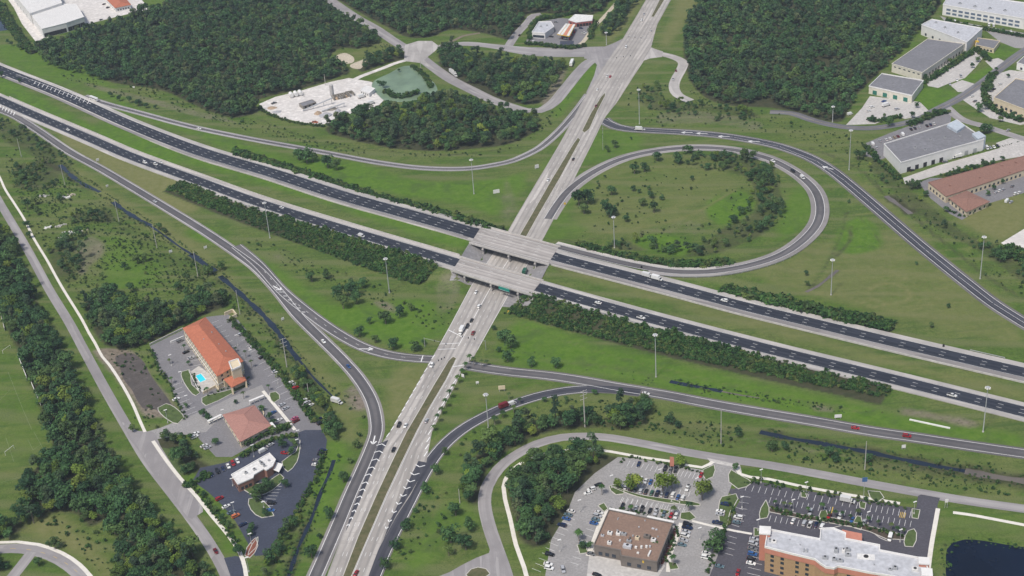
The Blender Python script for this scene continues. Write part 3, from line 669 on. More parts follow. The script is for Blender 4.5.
# ------------------------------------------------------------------ land cover
# 3 = forest floor
F = {}
F['far_left'] = [(38, 50), (52, 45), (95, 30), (150, 13), (165, 6), (172, -10), (200, -60), (330, -60), (300, -25), (322, 2), (352, 22), (370, 34), (376, 44), (360, 49), (342, 48), (330, 56), (333, 64), (350, 71), (330, 80), (301, 89), (256, 101), (258, 112), (235, 118), (215, 114), (190, 103), (160, 90), (120, 84), (80, 76), (52, 66)]
F['far_middle'] = [(332, -6), (352, 8), (385, 26), (412, 38), (430, 37), (450, 30), (482, 33), (512, 40), (520, 28), (530, 14), (560, 14), (590, 15), (604, 8), (620, -20), (640, -60), (420, -60), (335, -40)]
F['far_strip'] = [(603, 36), (606, 25), (612, 14), (622, 0), (640, -30), (662, -30), (645, -6), (634, 8), (622, 24), (612, 36)]
F['pond_side'] = [(358, 66), (372, 60), (392, 54), (405, 52), (406, 58), (392, 62), (374, 68), (362, 72)]
F['between_roads'] = [(440, 61), (438, 55), (448, 50), (470, 55), (512, 63), (545, 66), (562, 66), (565, 71), (560, 78), (551, 92), (536, 104), (512, 103), (490, 95), (470, 86), (450, 75), (438, 62)]
F['below_yard'] = [(326, 128), (340, 121), (356, 117), (378, 113), (386, 112), (405, 109), (425, 103), (440, 97), (460, 100), (490, 110), (512, 116), (532, 119), (540, 124), (530, 135), (505, 145), (470, 149), (430, 151), (398, 149), (370, 144), (345, 138), (328, 133)]
F['far_right'] = [(684, 40), (688, 20), (700, 0), (720, -60), (960, -60), (945, -10), (938, 8), (926, 22), (905, 48), (890, 62), (872, 80), (856, 96), (848, 112), (840, 122), (815, 119), (790, 111), (770, 108), (735, 106), (712, 101), (695, 88), (686, 70)]
F['left_wood'] = [(-40, 210), (0, 232), (14, 240), (18, 262), (32, 290), (48, 326), (62, 354), (74, 376), (88, 404), (100, 432), (112, 458), (128, 484), (142, 506), (166, 526), (186, 548), (204, 566), (212, 584), (218, 620), (110, 620), (118, 580), (120, 558), (105, 520), (90, 528), (78, 515), (60, 512), (30, 528), (10, 536), (-10, 540), (-10, 532), (8, 524), (26, 508), (25, 478), (52, 455), (48, 430), (36, 400), (24, 365), (10, 335), (-5, 308), (-40, 290)]
F['road_loop'] = [(510, 480), (520, 467), (545, 457), (575, 453), (605, 455), (620, 458), (604, 471), (588, 484), (574, 500), (566, 516), (556, 532), (546, 545), (534, 548), (522, 540), (514, 520), (509, 498)]
F['ditch_bank'] = [(462, 480), (470, 462), (484, 448), (505, 436), (530, 424), (556, 416), (580, 416), (600, 424), (628, 405), (645, 408), (648, 420), (630, 430), (600, 428), (560, 430), (530, 438), (506, 452), (492, 464), (484, 480), (480, 500), (474, 508), (466, 500)]
F['hotel_back'] = [(88, 300), (105, 292), (130, 306), (160, 312), (190, 304), (215, 296), (225, 306), (205, 314), (178, 328), (150, 342), (120, 352), (100, 340), (90, 322)]
F['hotel_front'] = [(157, 440), (176, 433), (187, 446), (197, 458), (212, 467), (203, 475), (186, 477), (169, 460)]
F['canal_side'] = [(296, 370), (303, 366), (318, 392), (330, 412), (340, 425), (336, 440), (326, 452), (328, 436), (318, 416), (300, 400)]
F['canal_low'] = [(301, 500), (306, 498), (300, 520), (290, 545), (278, 566), (266, 590), (255, 590), (270, 560), (288, 530)]
F['scrub_left'] = [(18, 165), (40, 160), (60, 172), (55, 186), (30, 192), (15, 186)]
F['scrub_mid'] = [(70, 215), (100, 210), (112, 222), (85, 224), (70, 222)]
F['scrub_house'] = [(50, 250), (70, 238), (94, 240), (96, 252), (82, 264), (82, 278), (65, 285), (52, 272)]
F['scrub_far'] = [(60, 150), (0, 120), (0, 140), (20, 150), (60, 170), (80, 172)]
F['loop_inside'] = [(690, 150), (712, 154), (745, 155), (765, 160), (778, 172), (782, 190), (782, 215), (768, 232), (740, 246), (708, 256), (670, 256), (640, 252), (620, 250), (606, 244), (628, 240), (660, 246), (690, 248), (712, 236), (728, 222), (745, 205), (752, 190), (745, 178), (720, 172), (695, 168), (670, 160)]
F['top_road_bank'] = [(638, 88), (655, 84), (665, 98), (690, 104), (740, 108), (760, 116), (740, 124), (700, 118), (660, 112), (640, 105)]
F['wall_hedge_right'] = [(905, 186), (950, 172), (1012, 152), (1014, 156), (955, 177), (910, 190)]
F['right_bank'] = [(862, 150), (880, 162), (905, 183), (920, 196), (945, 215), (965, 232), (988, 240), (1010, 256), (1024, 266), (1060, 290), (1060, 305), (1010, 275), (975, 250), (940, 232), (900, 200), (870, 170)]
F['oval'] = [(-20, 560), (6, 556), (12, 562), (5, 572), (-20, 585)]
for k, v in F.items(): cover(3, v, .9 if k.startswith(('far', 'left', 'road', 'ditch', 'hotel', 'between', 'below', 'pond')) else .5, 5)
# 1 = lush green, 0 = brown bare soil, 2 = dry olive grass
for px, a in (([(100, 120), (260, 176), (470, 240), (465, 256), (300, 200), (130, 145)], .75), ([(-20, 70), (100, 128), (180, 158), (170, 168), (60, 118), (-20, 90)], .95),
              ([(300, 158), (350, 160), (420, 180), (500, 178), (525, 172), (500, 215), (460, 205), (400, 195), (330, 178)], .8), ([(300, 320), (370, 300), (430, 300), (450, 330), (410, 345), (350, 330)], .7),
              ([(520, 320), (600, 345), (700, 368), (880, 408), (1024, 438), (1024, 448), (860, 424), (700, 396), (600, 376), (500, 360)], .8), ([(440, 505), (460, 500), (480, 520), (440, 560), (400, 576), (420, 540)], .6),
              ([(180, 235), (256, 255), (330, 300), (420, 330), (420, 350), (340, 325), (270, 275), (200, 225)], .8), ([(800, 185), (815, 200), (808, 228), (780, 240), (785, 200)], .7), ([(845, 225), (862, 218), (880, 245), (850, 255), (838, 250)], 1.0),
              ([(708, 200), (735, 190), (752, 198), (748, 215), (720, 225), (710, 218)], 1.0), ([(640, 236), (670, 234), (692, 246), (680, 256), (648, 250)], 1.0), ([(560, 200), (590, 180), (600, 220), (570, 240), (548, 240)], .5),
              ([(110, 235), (150, 240), (170, 262), (150, 285), (120, 290), (100, 270)], .6), ([(320, 440), (350, 440), (345, 480), (320, 540), (300, 576), (310, 530)], .7), ([(60, 288), (85, 325), (120, 385), (148, 432), (140, 432), (100, 370), (66, 312)], .7),
              ([(192, 470), (226, 515), (240, 556), (228, 556), (212, 522), (180, 482)], .7), ([(520, 452), (590, 440), (700, 455), (700, 462), (600, 447), (520, 460)], .6), ([(640, 150), (540, 170), (560, 150), (600, 130), (640, 135)], .6),
              ([(860, 90), (900, 98), (955, 92), (950, 105), (925, 110), (905, 103)], .0), ([(560, 92), (575, 75), (590, 66), (600, 62), (598, 72), (575, 100), (555, 120)], .8), ([(130, 30), (150, 14), (170, 6), (165, 0), (140, 0)], .5), ([(930, 30), (880, 75), (890, 62), (920, 28)], .5),
              ([(540, 45), (600, 38), (580, 47)], .0), ([(905, 99), (925, 88), (955, 92), (948, 103), (920, 110), (904, 106)], .9), ([(955, 82), (975, 72), (995, 66), (990, 74), (968, 84)], .9), ([(985, 48), (1010, 44), (1020, 50), (1000, 58), (985, 56)], .9), ([(300, 200), (200, 130), (340, 170), (420, 195), (340, 188)], .4),
              ([(60, 50), (0, 45), (0, 60), (90, 95), (130, 108), (120, 92)], .7), ([(940, 505), (1024, 520), (1024, 535), (960, 530), (940, 545), (934, 576), (944, 515)], .45)):
    cover(1, px, a, 9)
for px, a in (([(95, 350), (128, 350), (152, 378), (170, 400), (178, 412), (150, 418), (130, 395), (112, 372)], .95), ([(660, 112), (700, 110), (740, 116), (765, 122), (760, 130), (700, 124), (655, 124)], .4), ([(630, 240), (615, 225), (650, 222), (690, 214), (720, 195), (740, 188), (735, 196), (705, 218), (700, 235), (660, 236)], .25),
              ([(338, 395), (352, 386), (370, 398), (366, 410), (345, 410), (334, 404)], .8), ([(75, 245), (90, 236), (104, 240), (106, 254), (92, 266), (80, 280), (74, 262)], .5), ([(372, 300), (388, 302), (396, 312), (380, 308)], .7), ([(900, 408), (935, 412), (985, 424), (975, 428), (930, 420), (898, 414)], .6),
              ([(812, 405), (835, 408), (832, 412), (814, 410)], .7), ([(375, 260), (420, 285), (455, 290), (440, 300), (400, 296)], .0), ([(437, 280), (452, 272), (462, 285), (455, 310), (438, 318)], .38), ([(505, 178), (520, 200), (515, 220), (500, 225)], .35), ([(530, 50), (540, 60), (500, 62)], .0),
              ([(112, 510), (128, 500), (142, 520), (140, 548), (128, 560), (118, 540)], .5), ([(270, 256), (276, 252), (290, 258), (300, 264), (285, 263)], .4), ([(75, 80), (130, 92), (190, 108), (225, 116), (240, 124), (200, 118), (140, 102), (90, 88)], .45), ([(560, 70), (567, 68), (554, 100), (545, 108), (540, 104)], .6),
              ([(884, 248), (890, 250), (884, 254)], .4), ([(700, 418), (760, 424), (850, 436), (850, 430), (760, 416)], .3), ([(55, 135), (60, 150), (100, 180), (90, 182), (50, 150)], .0), ([(930, 198), (965, 215), (965, 225), (940, 215)], .0), ([(1000, 200), (1024, 205), (1024, 230), (985, 225), (960, 222)], .4),
              ([(820, 70), (880, 20), (900, 0), (905, 10), (880, 40), (840, 80)], .12), ([(150, 240), (170, 235), (210, 262), (200, 272), (170, 262)], .25), ([(450, 560), (440, 540), (470, 520), (480, 545), (465, 556)], .3), ([(256, 420), (200, 0), (200, 1)], .0)):
    if a: cover(0, px, a, 8)
for px, a in (([(150, 170), (200, 185), (205, 205), (180, 215), (130, 185), (60, 140), (60, 128)], .85), ([(610, 160), (700, 155), (735, 180), (700, 225), (620, 235), (570, 220), (590, 185)], .35), ([(800, 250), (900, 230), (950, 270), (1024, 335), (1024, 345), (900, 320), (770, 285), (740, 278), (790, 262)], .5),
              ([(780, 325), (900, 360), (1024, 392), (1024, 398), (900, 370), (700, 322), (560, 280), (560, 272), (700, 308)], .55), ([(400, 366), (435, 365), (420, 395), (392, 425), (385, 400), (388, 380)], .7), ([(470, 390), (520, 385), (560, 388), (500, 400), (450, 430)], .35), ([(60, 155), (120, 195), (200, 245), (300, 345), (350, 400), (360, 440), (345, 440), (330, 400), (270, 330), (200, 265), (100, 200)], .6),
              ([(0, 350), (20, 370), (50, 440), (30, 470), (0, 480), (-60, 470), (-60, 330)], .3), ([(20, 520), (60, 515), (80, 530), (110, 560), (118, 590), (80, 560), (40, 538)], .8), ([(840, 170), (870, 200), (930, 255), (1024, 330), (1024, 318), (940, 250), (870, 185)], .5), ([(700, 0), (720, -40), (690, -40), (672, 15), (660, 45), (665, 48)], .7),
              ([(640, 110), (655, 84), (670, 60), (640, 66), (615, 106)], .3), ([(960, 205), (1024, 195), (1024, 230), (1000, 240), (960, 222)], .8), ([(605, 40), (625, 10), (640, -20), (650, -20), (625, 28), (608, 44)], .7), ([(600, 400), (700, 418), (860, 443), (1024, 470), (1024, 500), (860, 476), (700, 448), (600, 430)], .45),
              ([(400, 46), (376, 40), (350, 55), (340, 66), (370, 60), (400, 52)], .4), ([(300, 120), (256, 118), (256, 132), (300, 142), (345, 150), (345, 142), (320, 132)], .3)):
    cover(2, px, a, 10)
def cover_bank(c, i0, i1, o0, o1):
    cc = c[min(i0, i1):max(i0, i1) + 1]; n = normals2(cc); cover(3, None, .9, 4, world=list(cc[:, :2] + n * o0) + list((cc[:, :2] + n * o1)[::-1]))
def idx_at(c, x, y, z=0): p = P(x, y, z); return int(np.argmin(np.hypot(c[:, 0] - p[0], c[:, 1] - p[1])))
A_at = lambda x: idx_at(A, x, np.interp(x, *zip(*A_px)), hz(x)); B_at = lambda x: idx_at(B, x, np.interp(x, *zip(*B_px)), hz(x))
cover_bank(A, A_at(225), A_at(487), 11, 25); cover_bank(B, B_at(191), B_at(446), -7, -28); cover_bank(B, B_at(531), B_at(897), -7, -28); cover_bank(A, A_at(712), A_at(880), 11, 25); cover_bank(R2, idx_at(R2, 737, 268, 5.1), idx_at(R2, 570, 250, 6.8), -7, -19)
for px, a in (([(845, 225), (862, 217), (882, 246), (852, 254), (838, 250)], .8), ([(708, 203), (735, 192), (751, 199), (745, 213), (722, 222), (710, 218)], .9), ([(632, 240), (655, 235), (690, 246), (680, 254), (648, 249)], .9), ([(-60, 330), (0, 345), (25, 385), (48, 440), (28, 465), (-60, 470)], .35), ([(110, 108), (200, 138), (262, 162), (350, 192), (470, 232), (466, 226), (350, 184), (262, 150), (200, 128), (120, 104)], .6)): cover(1, px, a, 5)
for px, wd, a in (([(846, 212), (858, 216), (872, 232), (886, 248)], 3, .45), ([(846, 212), (842, 232), (832, 254), (822, 272), (810, 288)], 3, .5)): cover_line(3, px, wd, a, 3)
for px, wd, a in (([(770, 300), (800, 292), (840, 296), (900, 312), (940, 300)], 2.2, .5), ([(868, 292), (878, 284), (896, 284), (910, 292), (905, 302), (885, 304), (870, 298)], 3.0, .6), ([(845, 270), (880, 268), (920, 285)], 2, .5), ([(590, 235), (640, 228), (690, 215), (735, 190)], 3, .6), ([(600, 240), (650, 215), (700, 200)], 2, .4), ([(20, 330), (40, 400)], 2, .3), ([(330, 400), (350, 392), (372, 402), (380, 430)], 2, .4), ([(520, 325), (600, 352), (700, 378), (860, 412)], 2, .4), ([(430, 520), (450, 480), (500, 420)], 2.4, .4), ([(70, 300), (120, 260), (200, 290)], 2, .4)): cover_line(2, px, wd, a, 3)
cover(0, [(640, 236), (650, 226), (690, 220), (720, 226), (700, 236), (670, 234)], .15, 8)
cover(3, [(600, 412), (660, 418), (760, 430), (880, 448), (1024, 470), (1060, 476), (1060, 500), (1000, 492), (880, 474), (760, 452), (680, 438), (610, 426)], .38, 12); cover(3, [(90, 195), (150, 235), (215, 280), (270, 335), (310, 385), (296, 380), (225, 305), (150, 260), (100, 215)], .35, 8); cover(0, [(690, 428), (760, 438), (860, 456), (860, 460), (760, 444)], .4, 5)
# narrow ditches in the verge
for px, a, wd in (([(256, 118), (285, 130), (330, 145), (375, 150), (440, 155), (500, 150)], .5, 4), ([(390, 262), (300, 232), (256, 238)], .0, 4), ([(256, 240), (290, 252), (330, 268), (370, 285), (400, 292)], .5, 3), ([(540, 360), (600, 366), (640, 372), (672, 381)], .4, 3), ([(835, 258), (850, 240), (850, 225)], .6, 3.5),
                  ([(808, 148), (830, 155), (860, 170), (885, 195)], .5, 5), ([(910, 214), (935, 235), (960, 255), (985, 275), (1024, 300)], .5, 5), ([(390, 330), (405, 300), (410, 320)], .0, 3)):
    if a: cover_line(3, px, wd, a, 3)

m, t, b = newmat('grass_ground')
at = N(t, 'ShaderNodeAttribute', attribute_name='cover'); sep = t.nodes.new('ShaderNodeSeparateColor'); t.links.new(at.outputs['Color'], sep.inputs[0])
g = t.nodes.new('ShaderNodeNewGeometry').outputs['Position']
nb = noise(t, .012, 4, .6, g, .8); nm = noise(t, .06, 5, .7, g, .5); nf = noise(t, .45, 4, .7, g); nv = noise(t, .2, 5, .75, g, .2)
mp = N(t, 'ShaderNodeMapping'); mp.inputs['Rotation'].default_value = (0, 0, R(-24)); mp.inputs['Scale'].default_value = (.05, .5, 1); t.links.new(g, mp.inputs['Vector'])
ns = noise(t, .35, 3, .6, mp.outputs[0])
base = mix(t, ramp(t, nm, .3, .7), (.056, .116, .016), (.108, .168, .034))
base = mix(t, ramp(t, nb, .42, .68), base, (.135, .160, .052))
base = mix(t, ramp(t, nf, .45, .75), base, (.042, .072, .016))
base = mix(t, ramp(t, ns, .5, .8), base, (.145, .165, .058))
ng_ = noise(t, .035, 5, .75, g, 1.2)
base = mix(t, ramp(t, ng_, .54, .72), base, (.046, .104, .014)); base = mix(t, ramp(t, ng_, .44, .28), base, (.150, .175, .056))
base = mix(t, ramp(t, noise(t, .11, 4, .7, g, .4), .6, .74), base, (.075, .090, .032))
def msk(sock, lo, hi):
    a = N(t, 'ShaderNodeMath', operation='MULTIPLY_ADD'); a.inputs[1].default_value = .55; a.inputs[2].default_value = -.275
    t.links.new(nm, a.inputs[0]); c = N(t, 'ShaderNodeMath', operation='ADD'); t.links.new(sock, c.inputs[0]); t.links.new(a.outputs[0], c.inputs[1])
    a2 = N(t, 'ShaderNodeMath', operation='MULTIPLY_ADD'); a2.inputs[1].default_value = .4; a2.inputs[2].default_value = -.2
    t.links.new(nf, a2.inputs[0]); c2 = N(t, 'ShaderNodeMath', operation='ADD'); t.links.new(c.outputs[0], c2.inputs[0]); t.links.new(a2.outputs[0], c2.inputs[1])
    return ramp(t, c2.outputs[0], lo, hi)
nh = noise(t, 1.3, 3, .7, g)
mp3 = N(t, 'ShaderNodeMapping'); mp3.inputs['Rotation'].default_value = (0, 0, R(38)); mp3.inputs['Scale'].default_value = (.02, .32, 1); t.links.new(g, mp3.inputs['Vector'])
base = mix(t, ramp(t, noise(t, .8, 3, .55, mp3.outputs[0]), .52, .7), base, (.062, .105, .026))
wv = N(t, 'ShaderNodeTexWave', Scale=.055, Distortion=6.0, Detail=3.0); wv.inputs['Detail Scale'].default_value = .6; t.links.new(mp.outputs[0], wv.inputs['Vector'])
base = mix(t, ramp(t, wv.outputs['Fac'], .75, 1.0), base, (.125, .150, .055))
base = mix(t, ramp(t, nh, .5, .75), base, (.04, .066, .018)); base = mix(t, ramp(t, nh, .42, .2), base, (.145, .175, .055))
lush = mix(t, ramp(t, nv, .3, .7), (.056, .128, .012), (.112, .190, .028)); lush = mix(t, ramp(t, noise(t, .05, 5, .7, g, .8), .5, .7), lush, (.060, .105, .026))
dry = mix(t, ramp(t, nv, .3, .7), (.125, .140, .045), (.185, .185, .08))
dirt = mix(t, ramp(t, nv, .3, .7), (.15, .125, .10), (.26, .22, .18)); dirt = mix(t, ramp(t, nf, .5, .7), dirt, (.075, .075, .04))
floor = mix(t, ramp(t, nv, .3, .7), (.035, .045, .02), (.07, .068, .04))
col = mix(t, msk(sep.outputs[1], .15, .85), base, lush)
col = mix(t, msk(sep.outputs[2], .15, .85), col, dry)
col = mix(t, msk(sep.outputs[0], .25, .7), col, dirt)
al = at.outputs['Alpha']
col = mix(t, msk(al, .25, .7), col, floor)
t.links.new(col, b.inputs['Base Color']); b.inputs['Roughness'].default_value = 1; b.inputs['Specular IOR Level'].default_value = .05
bp = N(t, 'ShaderNodeBump', Strength=.5, Distance=.35); t.links.new(nf, bp.inputs['Height']); t.links.new(bp.outputs[0], b.inputs['Normal'])
GROUND = m
# grid plus a coarse rim that runs on to the horizon, one sheet
idx = np.arange(nx * ny).reshape(nx, ny)
V = np.stack([XX, YY, ZZ], -1).reshape(-1, 3)
Fq = np.stack([idx[:-1, :-1], idx[1:, :-1], idx[1:, 1:], idx[:-1, 1:]], -1).reshape(-1, 4)
rimV = []; BIG = 26000
edge = list(idx[:, 0]) + list(idx[-1, 1:]) + list(idx[::-1, -1][1:]) + list(idx[0, ::-1][1:-1])
cxy = np.array([(GX[0] + GX[-1]) / 2, (GY[0] + GY[-1]) / 2]); base_n = len(V)
for k, e in enumerate(edge):
    d = V[e, :2] - cxy; d = d / np.abs(d).max(); rimV.append((*(cxy + d * BIG), 0.0))
n_e = len(edge); Fr = [(edge[(k + 1) % n_e], edge[k], base_n + k, base_n + (k + 1) % n_e) for k in range(n_e)]
V = np.vstack([V, rimV]); Fq = np.vstack([Fq, Fr])
me = bpy.data.meshes.new('ground'); me.from_pydata(V.tolist(), [], Fq.tolist())
ca = me.color_attributes.new('cover', 'FLOAT_COLOR', 'POINT')
cc = np.zeros((len(V), 4), np.float32); cc[:nx * ny] = cov.reshape(-1, 4)
ca.data.foreach_set('color', cc.ravel()); me.polygons.foreach_set('use_smooth', [True] * len(me.polygons)); me.update()
link('ground', me, GROUND, kind='structure')
# slope paving beside the underpass
for side in (0, 1):
    org, sg = (L1, 1) if side == 0 else (Q1, -1)
    Ln = np.linalg.norm((L0 - L1) if side == 0 else (Q0 - Q1)); vs = []; nu, ne = 24, 10
    for i in range(nu):
        for j in range(ne):
            u = -9 + (Ln + 18) * i / (nu - 1); e_ = -1.5 + 21.5 * j / (ne - 1)
            p = org + bdir * u + bn * sg * e_
            z_ = gz(*p); vs.append((p[0], p[1], max(z_ + .1, .065) if z_ > .02 else .065))
    b = MB(); b.add(vs, [(i * ne + j, i * ne + j + 1, (i + 1) * ne + j + 1, (i + 1) * ne + j) for i in range(nu - 1) for j in range(ne - 1)])
    b.build('slope_paving', SLOPEP, kind='structure')
    q = [org + bdir * u + bn * sg * e_ for u, e_ in ((-9, -2), (Ln + 9, -2), (Ln + 9, 14), (-9, 14))]; occupy(q)

# ------------------------------------------------------------------ the two overpass bridges
CONCB = plain('bridge_concrete', (.42, .40, .38), .85, .12, .3, dirt=(.26, .25, .24))
def bridge(corners, label, acc=False):
    """corners px: far-left, near-left, near-right, far-right at deck height"""
    q = [np.array(P(x, y, 6.85)) for x, y in corners]; c0 = sum(q) / 4
    t = empty('highway_bridge', (*c0, 0)); tag(t, label, 'bridge', 'overpass bridges side by side')
    q = [p - c0 for p in q]
    def pt(u, v): return (q[0] * (1 - u) + q[3] * u) * (1 - v) + (q[1] * (1 - u) + q[2] * u) * v
    dk = MB(); dk.prism([tuple(pt(0, 0)), tuple(pt(0, 1)), tuple(pt(1, 1)), tuple(pt(1, 0))], 6.35, 6.955)
    o = dk.build('deck', DECK, t)
    uvl = o.data.uv_layers.new(name='uv')
    ax = (q[3] - q[0]) / np.linalg.norm(q[3] - q[0]); ay = np.array([-ax[1], ax[0]])
    for l in o.data.loops:
        v = np.array(o.data.vertices[l.vertex_index].co[:2]); uvl.data[l.index].uv = (v @ ay, v @ ax)
    gd = MB()
    for k in range(9):
        v = .05 + .9 * k / 8; a, b_ = pt(.01, v), pt(.99, v); d = b_ - a
        gd.box(*((a + b_) / 2), 5.35, np.hypot(*d), .7, 1.0, math.atan2(d[1], d[0]))
    gd.build('girders', CONCB, t)
    for v in (.006, .994):
        pb = MB(); a, b_ = pt(-.02, v), pt(1.02, v); d = b_ - a
        pb.box(*((a + b_) / 2), 6.35, np.hypot(*d), .45, 1.45, math.atan2(d[1], d[0])); pb.build('parapet', CONC, t)
    for u in (.16, .5, .84):
        a, b_ = pt(u, -.02), pt(u, 1.02); d = b_ - a; ang = math.atan2(d[1], d[0])
        cp = MB(); cp.box(*((a + b_) / 2), 4.35, np.hypot(*d), 1.3, 1.0, ang); cap = cp.build('pier_cap', CONCB, t)
        for k in range(4):
            p = a + d * (.05 + .3 * k); cm = MB(); cm.cyl(p[0], p[1], 0, .55, 4.4, 12); cm.build('column', CONCB, cap)
    for u in (-.004, 1.004):
        ab = MB(); a, b_ = pt(u, 0), pt(u, 1); d = b_ - a
        ab.box(*((a + b_) / 2), 4.9, np.hypot(*d), .9, 1.43, math.atan2(d[1], d[0])); ab.build('abutment', CONCB, t)
    lm = MB(); lm_ = Marks()
    for v in ((.24, .38, .55, .70) if acc else (.33, .55)):
        L = np.linalg.norm(pt(1, v) - pt(0, v)); n_ = int(L / 12.19)
        for i in range(n_): 
            a = pt((i * 12.19 + 3) / L, v); b_ = pt((i * 12.19 + 6) / L, v); lm_.seg(a, b_, .2, 6.962)
    for v in (.13, .87): lm_.seg(pt(0, v), pt(1, v), .2, 6.962)
    lm_.b.build('lane_lines', PAINT, t)
    return t
bridge([(482, 225.5), (470.5, 243.5), (547.5, 264.5), (559, 246.5)], 'pale concrete overpass deck carrying the far carriageway, nearer the top of the photo', True)
nearb = bridge([(461, 257.5), (452, 271), (530.5, 295), (542, 280.5)], 'pale concrete overpass deck carrying the near carriageway, with a green sign on its side')
# ------------------------------------------------------------------ vegetation
def leafmat(name, dark, light, warm, amt=.5):
    m, t, b = newmat(name)
    at = N(t, 'ShaderNodeAttribute', attribute_name='tone'); oi = t.nodes.new('ShaderNodeObjectInfo')
    g = t.nodes.new('ShaderNodeNewGeometry').outputs['Position']
    col = mix(t, at.outputs['Fac'], dark, light)
    rnd = oi.outputs['Random']
    col = mix(t, ramp(t, rnd, .55, 1.0), col, mix(t, at.outputs['Fac'], tuple(x * .8 for x in warm), warm))
    # some trees darker, some paler than their neighbours
    wn = N(t, 'ShaderNodeTexWhiteNoise'); wn.noise_dimensions = '1D'; t.links.new(rnd, wn.inputs['W'])
    col = mix(t, ramp(t, wn.outputs['Value'], .0, 1.0), mix(t, 1.0, col, (.58, .64, .70), 'MULTIPLY'), mix(t, 1.0, col, (1.45, 1.35, 1.15), 'MULTIPLY'))
    col = mix(t, ramp(t, noise(t, .02, 3, .6, g), .35, .7), col, mix(t, 1.0, col, (.78, .85, .95), 'MULTIPLY'))
    col = mix(t, ramp(t, noise(t, .011, 4, .7, g, .6), .48, .66), col, mix(t, 1.0, col, (1.15, 1.18, 1.12), 'MULTIPLY'))
    t.links.new(col, b.inputs['Base Color']); b.inputs['Roughness'].default_value = .75; b.inputs['Specular IOR Level'].default_value = .15
    return m
LEAF = leafmat('tree_leaves', (.022, .056, .024), (.064, .138, .048), (.092, .145, .044))
LEAFP = leafmat('pine_leaves', (.024, .052, .027), (.070, .122, .054), (.10, .122, .058))
LEAFY = leafmat('bright_leaves', (.055, .095, .014), (.15, .22, .04), (.17, .22, .045))
LEAFS = leafmat('shrub_leaves', (.012, .040, .012), (.050, .112, .028), (.09, .12, .036))
BARK = plain('bark', (.15, .125, .10), .95, .3, 2.0)
BARKP = plain('palm_bark', (.22, .19, .155), .95, .25, 2.0)
def crown_mesh(name, r, h, zc, nl, leaf, seed, mat, lobes=9, squash=.85, frac=.62, cone=0):
    g = np.random.default_rng(seed); vs = []; fs = []; tone = []
    L = []
    for i in range(lobes):
        a = g.uniform(0, 2 * math.pi); rr = r * frac * math.sqrt(g.uniform(0.05, 1)); zz = g.uniform(-.35, .45) * h
        if cone: rr *= max(.15, 1 - (zz / h + .35) * cone)
        L.append((rr * math.cos(a), rr * math.sin(a), zc + zz, r * g.uniform(.34, .55)))
    L.append((0, 0, zc + h * .25, r * .5))
    for i in range(nl):
        x, y, z, lr = L[g.integers(len(L))]; d = g.normal(size=3); d /= np.linalg.norm(d)
        if d[2] < -.35: d[2] *= -1
        k = g.uniform(.72, 1.08); c = np.array([x, y, z]) + d * lr * k * np.array([1, 1, squash])
        nrm = d + g.normal(size=3) * .55 + np.array([0, 0, .25]); nrm /= np.linalg.norm(nrm)
        u = np.cross(nrm, [0, 0, 1.0] if abs(nrm[2]) < .9 else [1.0, 0, 0]); u /= np.linalg.norm(u); v = np.cross(nrm, u)
        th = g.uniform(0, math.pi); u, v = u * math.cos(th) + v * math.sin(th), v * math.cos(th) - u * math.sin(th)
        s1, s2 = leaf * g.uniform(.6, 1.25), leaf * g.uniform(.45, .9); n = len(vs)
        vs += [c - u * s1, c - v * s2 + nrm * .1 * leaf, c + u * s1, c + v * s2 - nrm * .12 * leaf]; fs.append((n, n + 1, n + 2, n + 3))
        tone.append(np.clip(g.normal(.5, .28), 0, 1))
    me = bpy.data.meshes.new(name); me.from_pydata([tuple(v) for v in vs], [], fs)
    a = me.attributes.new('tone', 'FLOAT', 'FACE'); a.data.foreach_set('value', tone)
    me.materials.append(mat); me.update(); return me
def trunk_mesh(name, h, r, seed, limbs=4, mat=None, spread=1.6):
    g = random.Random(seed); b = MB(); b.cyl(0, 0, -.2, r, h * .75 + .2, 7, 0, r * .6)
    for i in range(limbs):
        a = i * 2 * math.pi / limbs + g.uniform(-.4, .4); z = h * g.uniform(.45, .7)
        b.bar((0, 0, z), (math.cos(a) * spread, math.sin(a) * spread, z + h * .35), r * .4, 5)
    me = bpy.data.meshes.new(name); me.from_pydata(b.v, [], b.f); me.materials.append(mat or BARK); me.update(); return me
TREES = {}     # kind -> list of (crown mesh, trunk mesh, radius)
TREES['broad'] = [(crown_mesh('broad_crown', 4.0, 5.0, 5.0, 520, .55, 10 + i, LEAF, 9 + i % 3), trunk_mesh('trunk', 5, .28, i), 4.0) for i in range(5)]
TREES['bright'] = [(crown_mesh('bright_crown', 4.0, 5.0, 5.2, 560, .5, 40 + i, LEAFY, 11), trunk_mesh('trunk', 5, .26, 20 + i), 4.0) for i in range(3)]
TREES['pine'] = [(crown_mesh('pine_crown', 3.2, 7.0, 7.4, 360, .5, 60 + i, LEAFP, 8, .7, .6, .8), trunk_mesh('trunk', 10, .22, 40 + i, 3), 3.2) for i in range(4)]
TREES['bush'] = [(crown_mesh('bush_crown', 1.6, 1.6, 1.0, 150, .32, 80 + i, LEAFS, 6), trunk_mesh('trunk', 1.2, .09, 60 + i, 3, None, .5), 1.6) for i in range(3)]
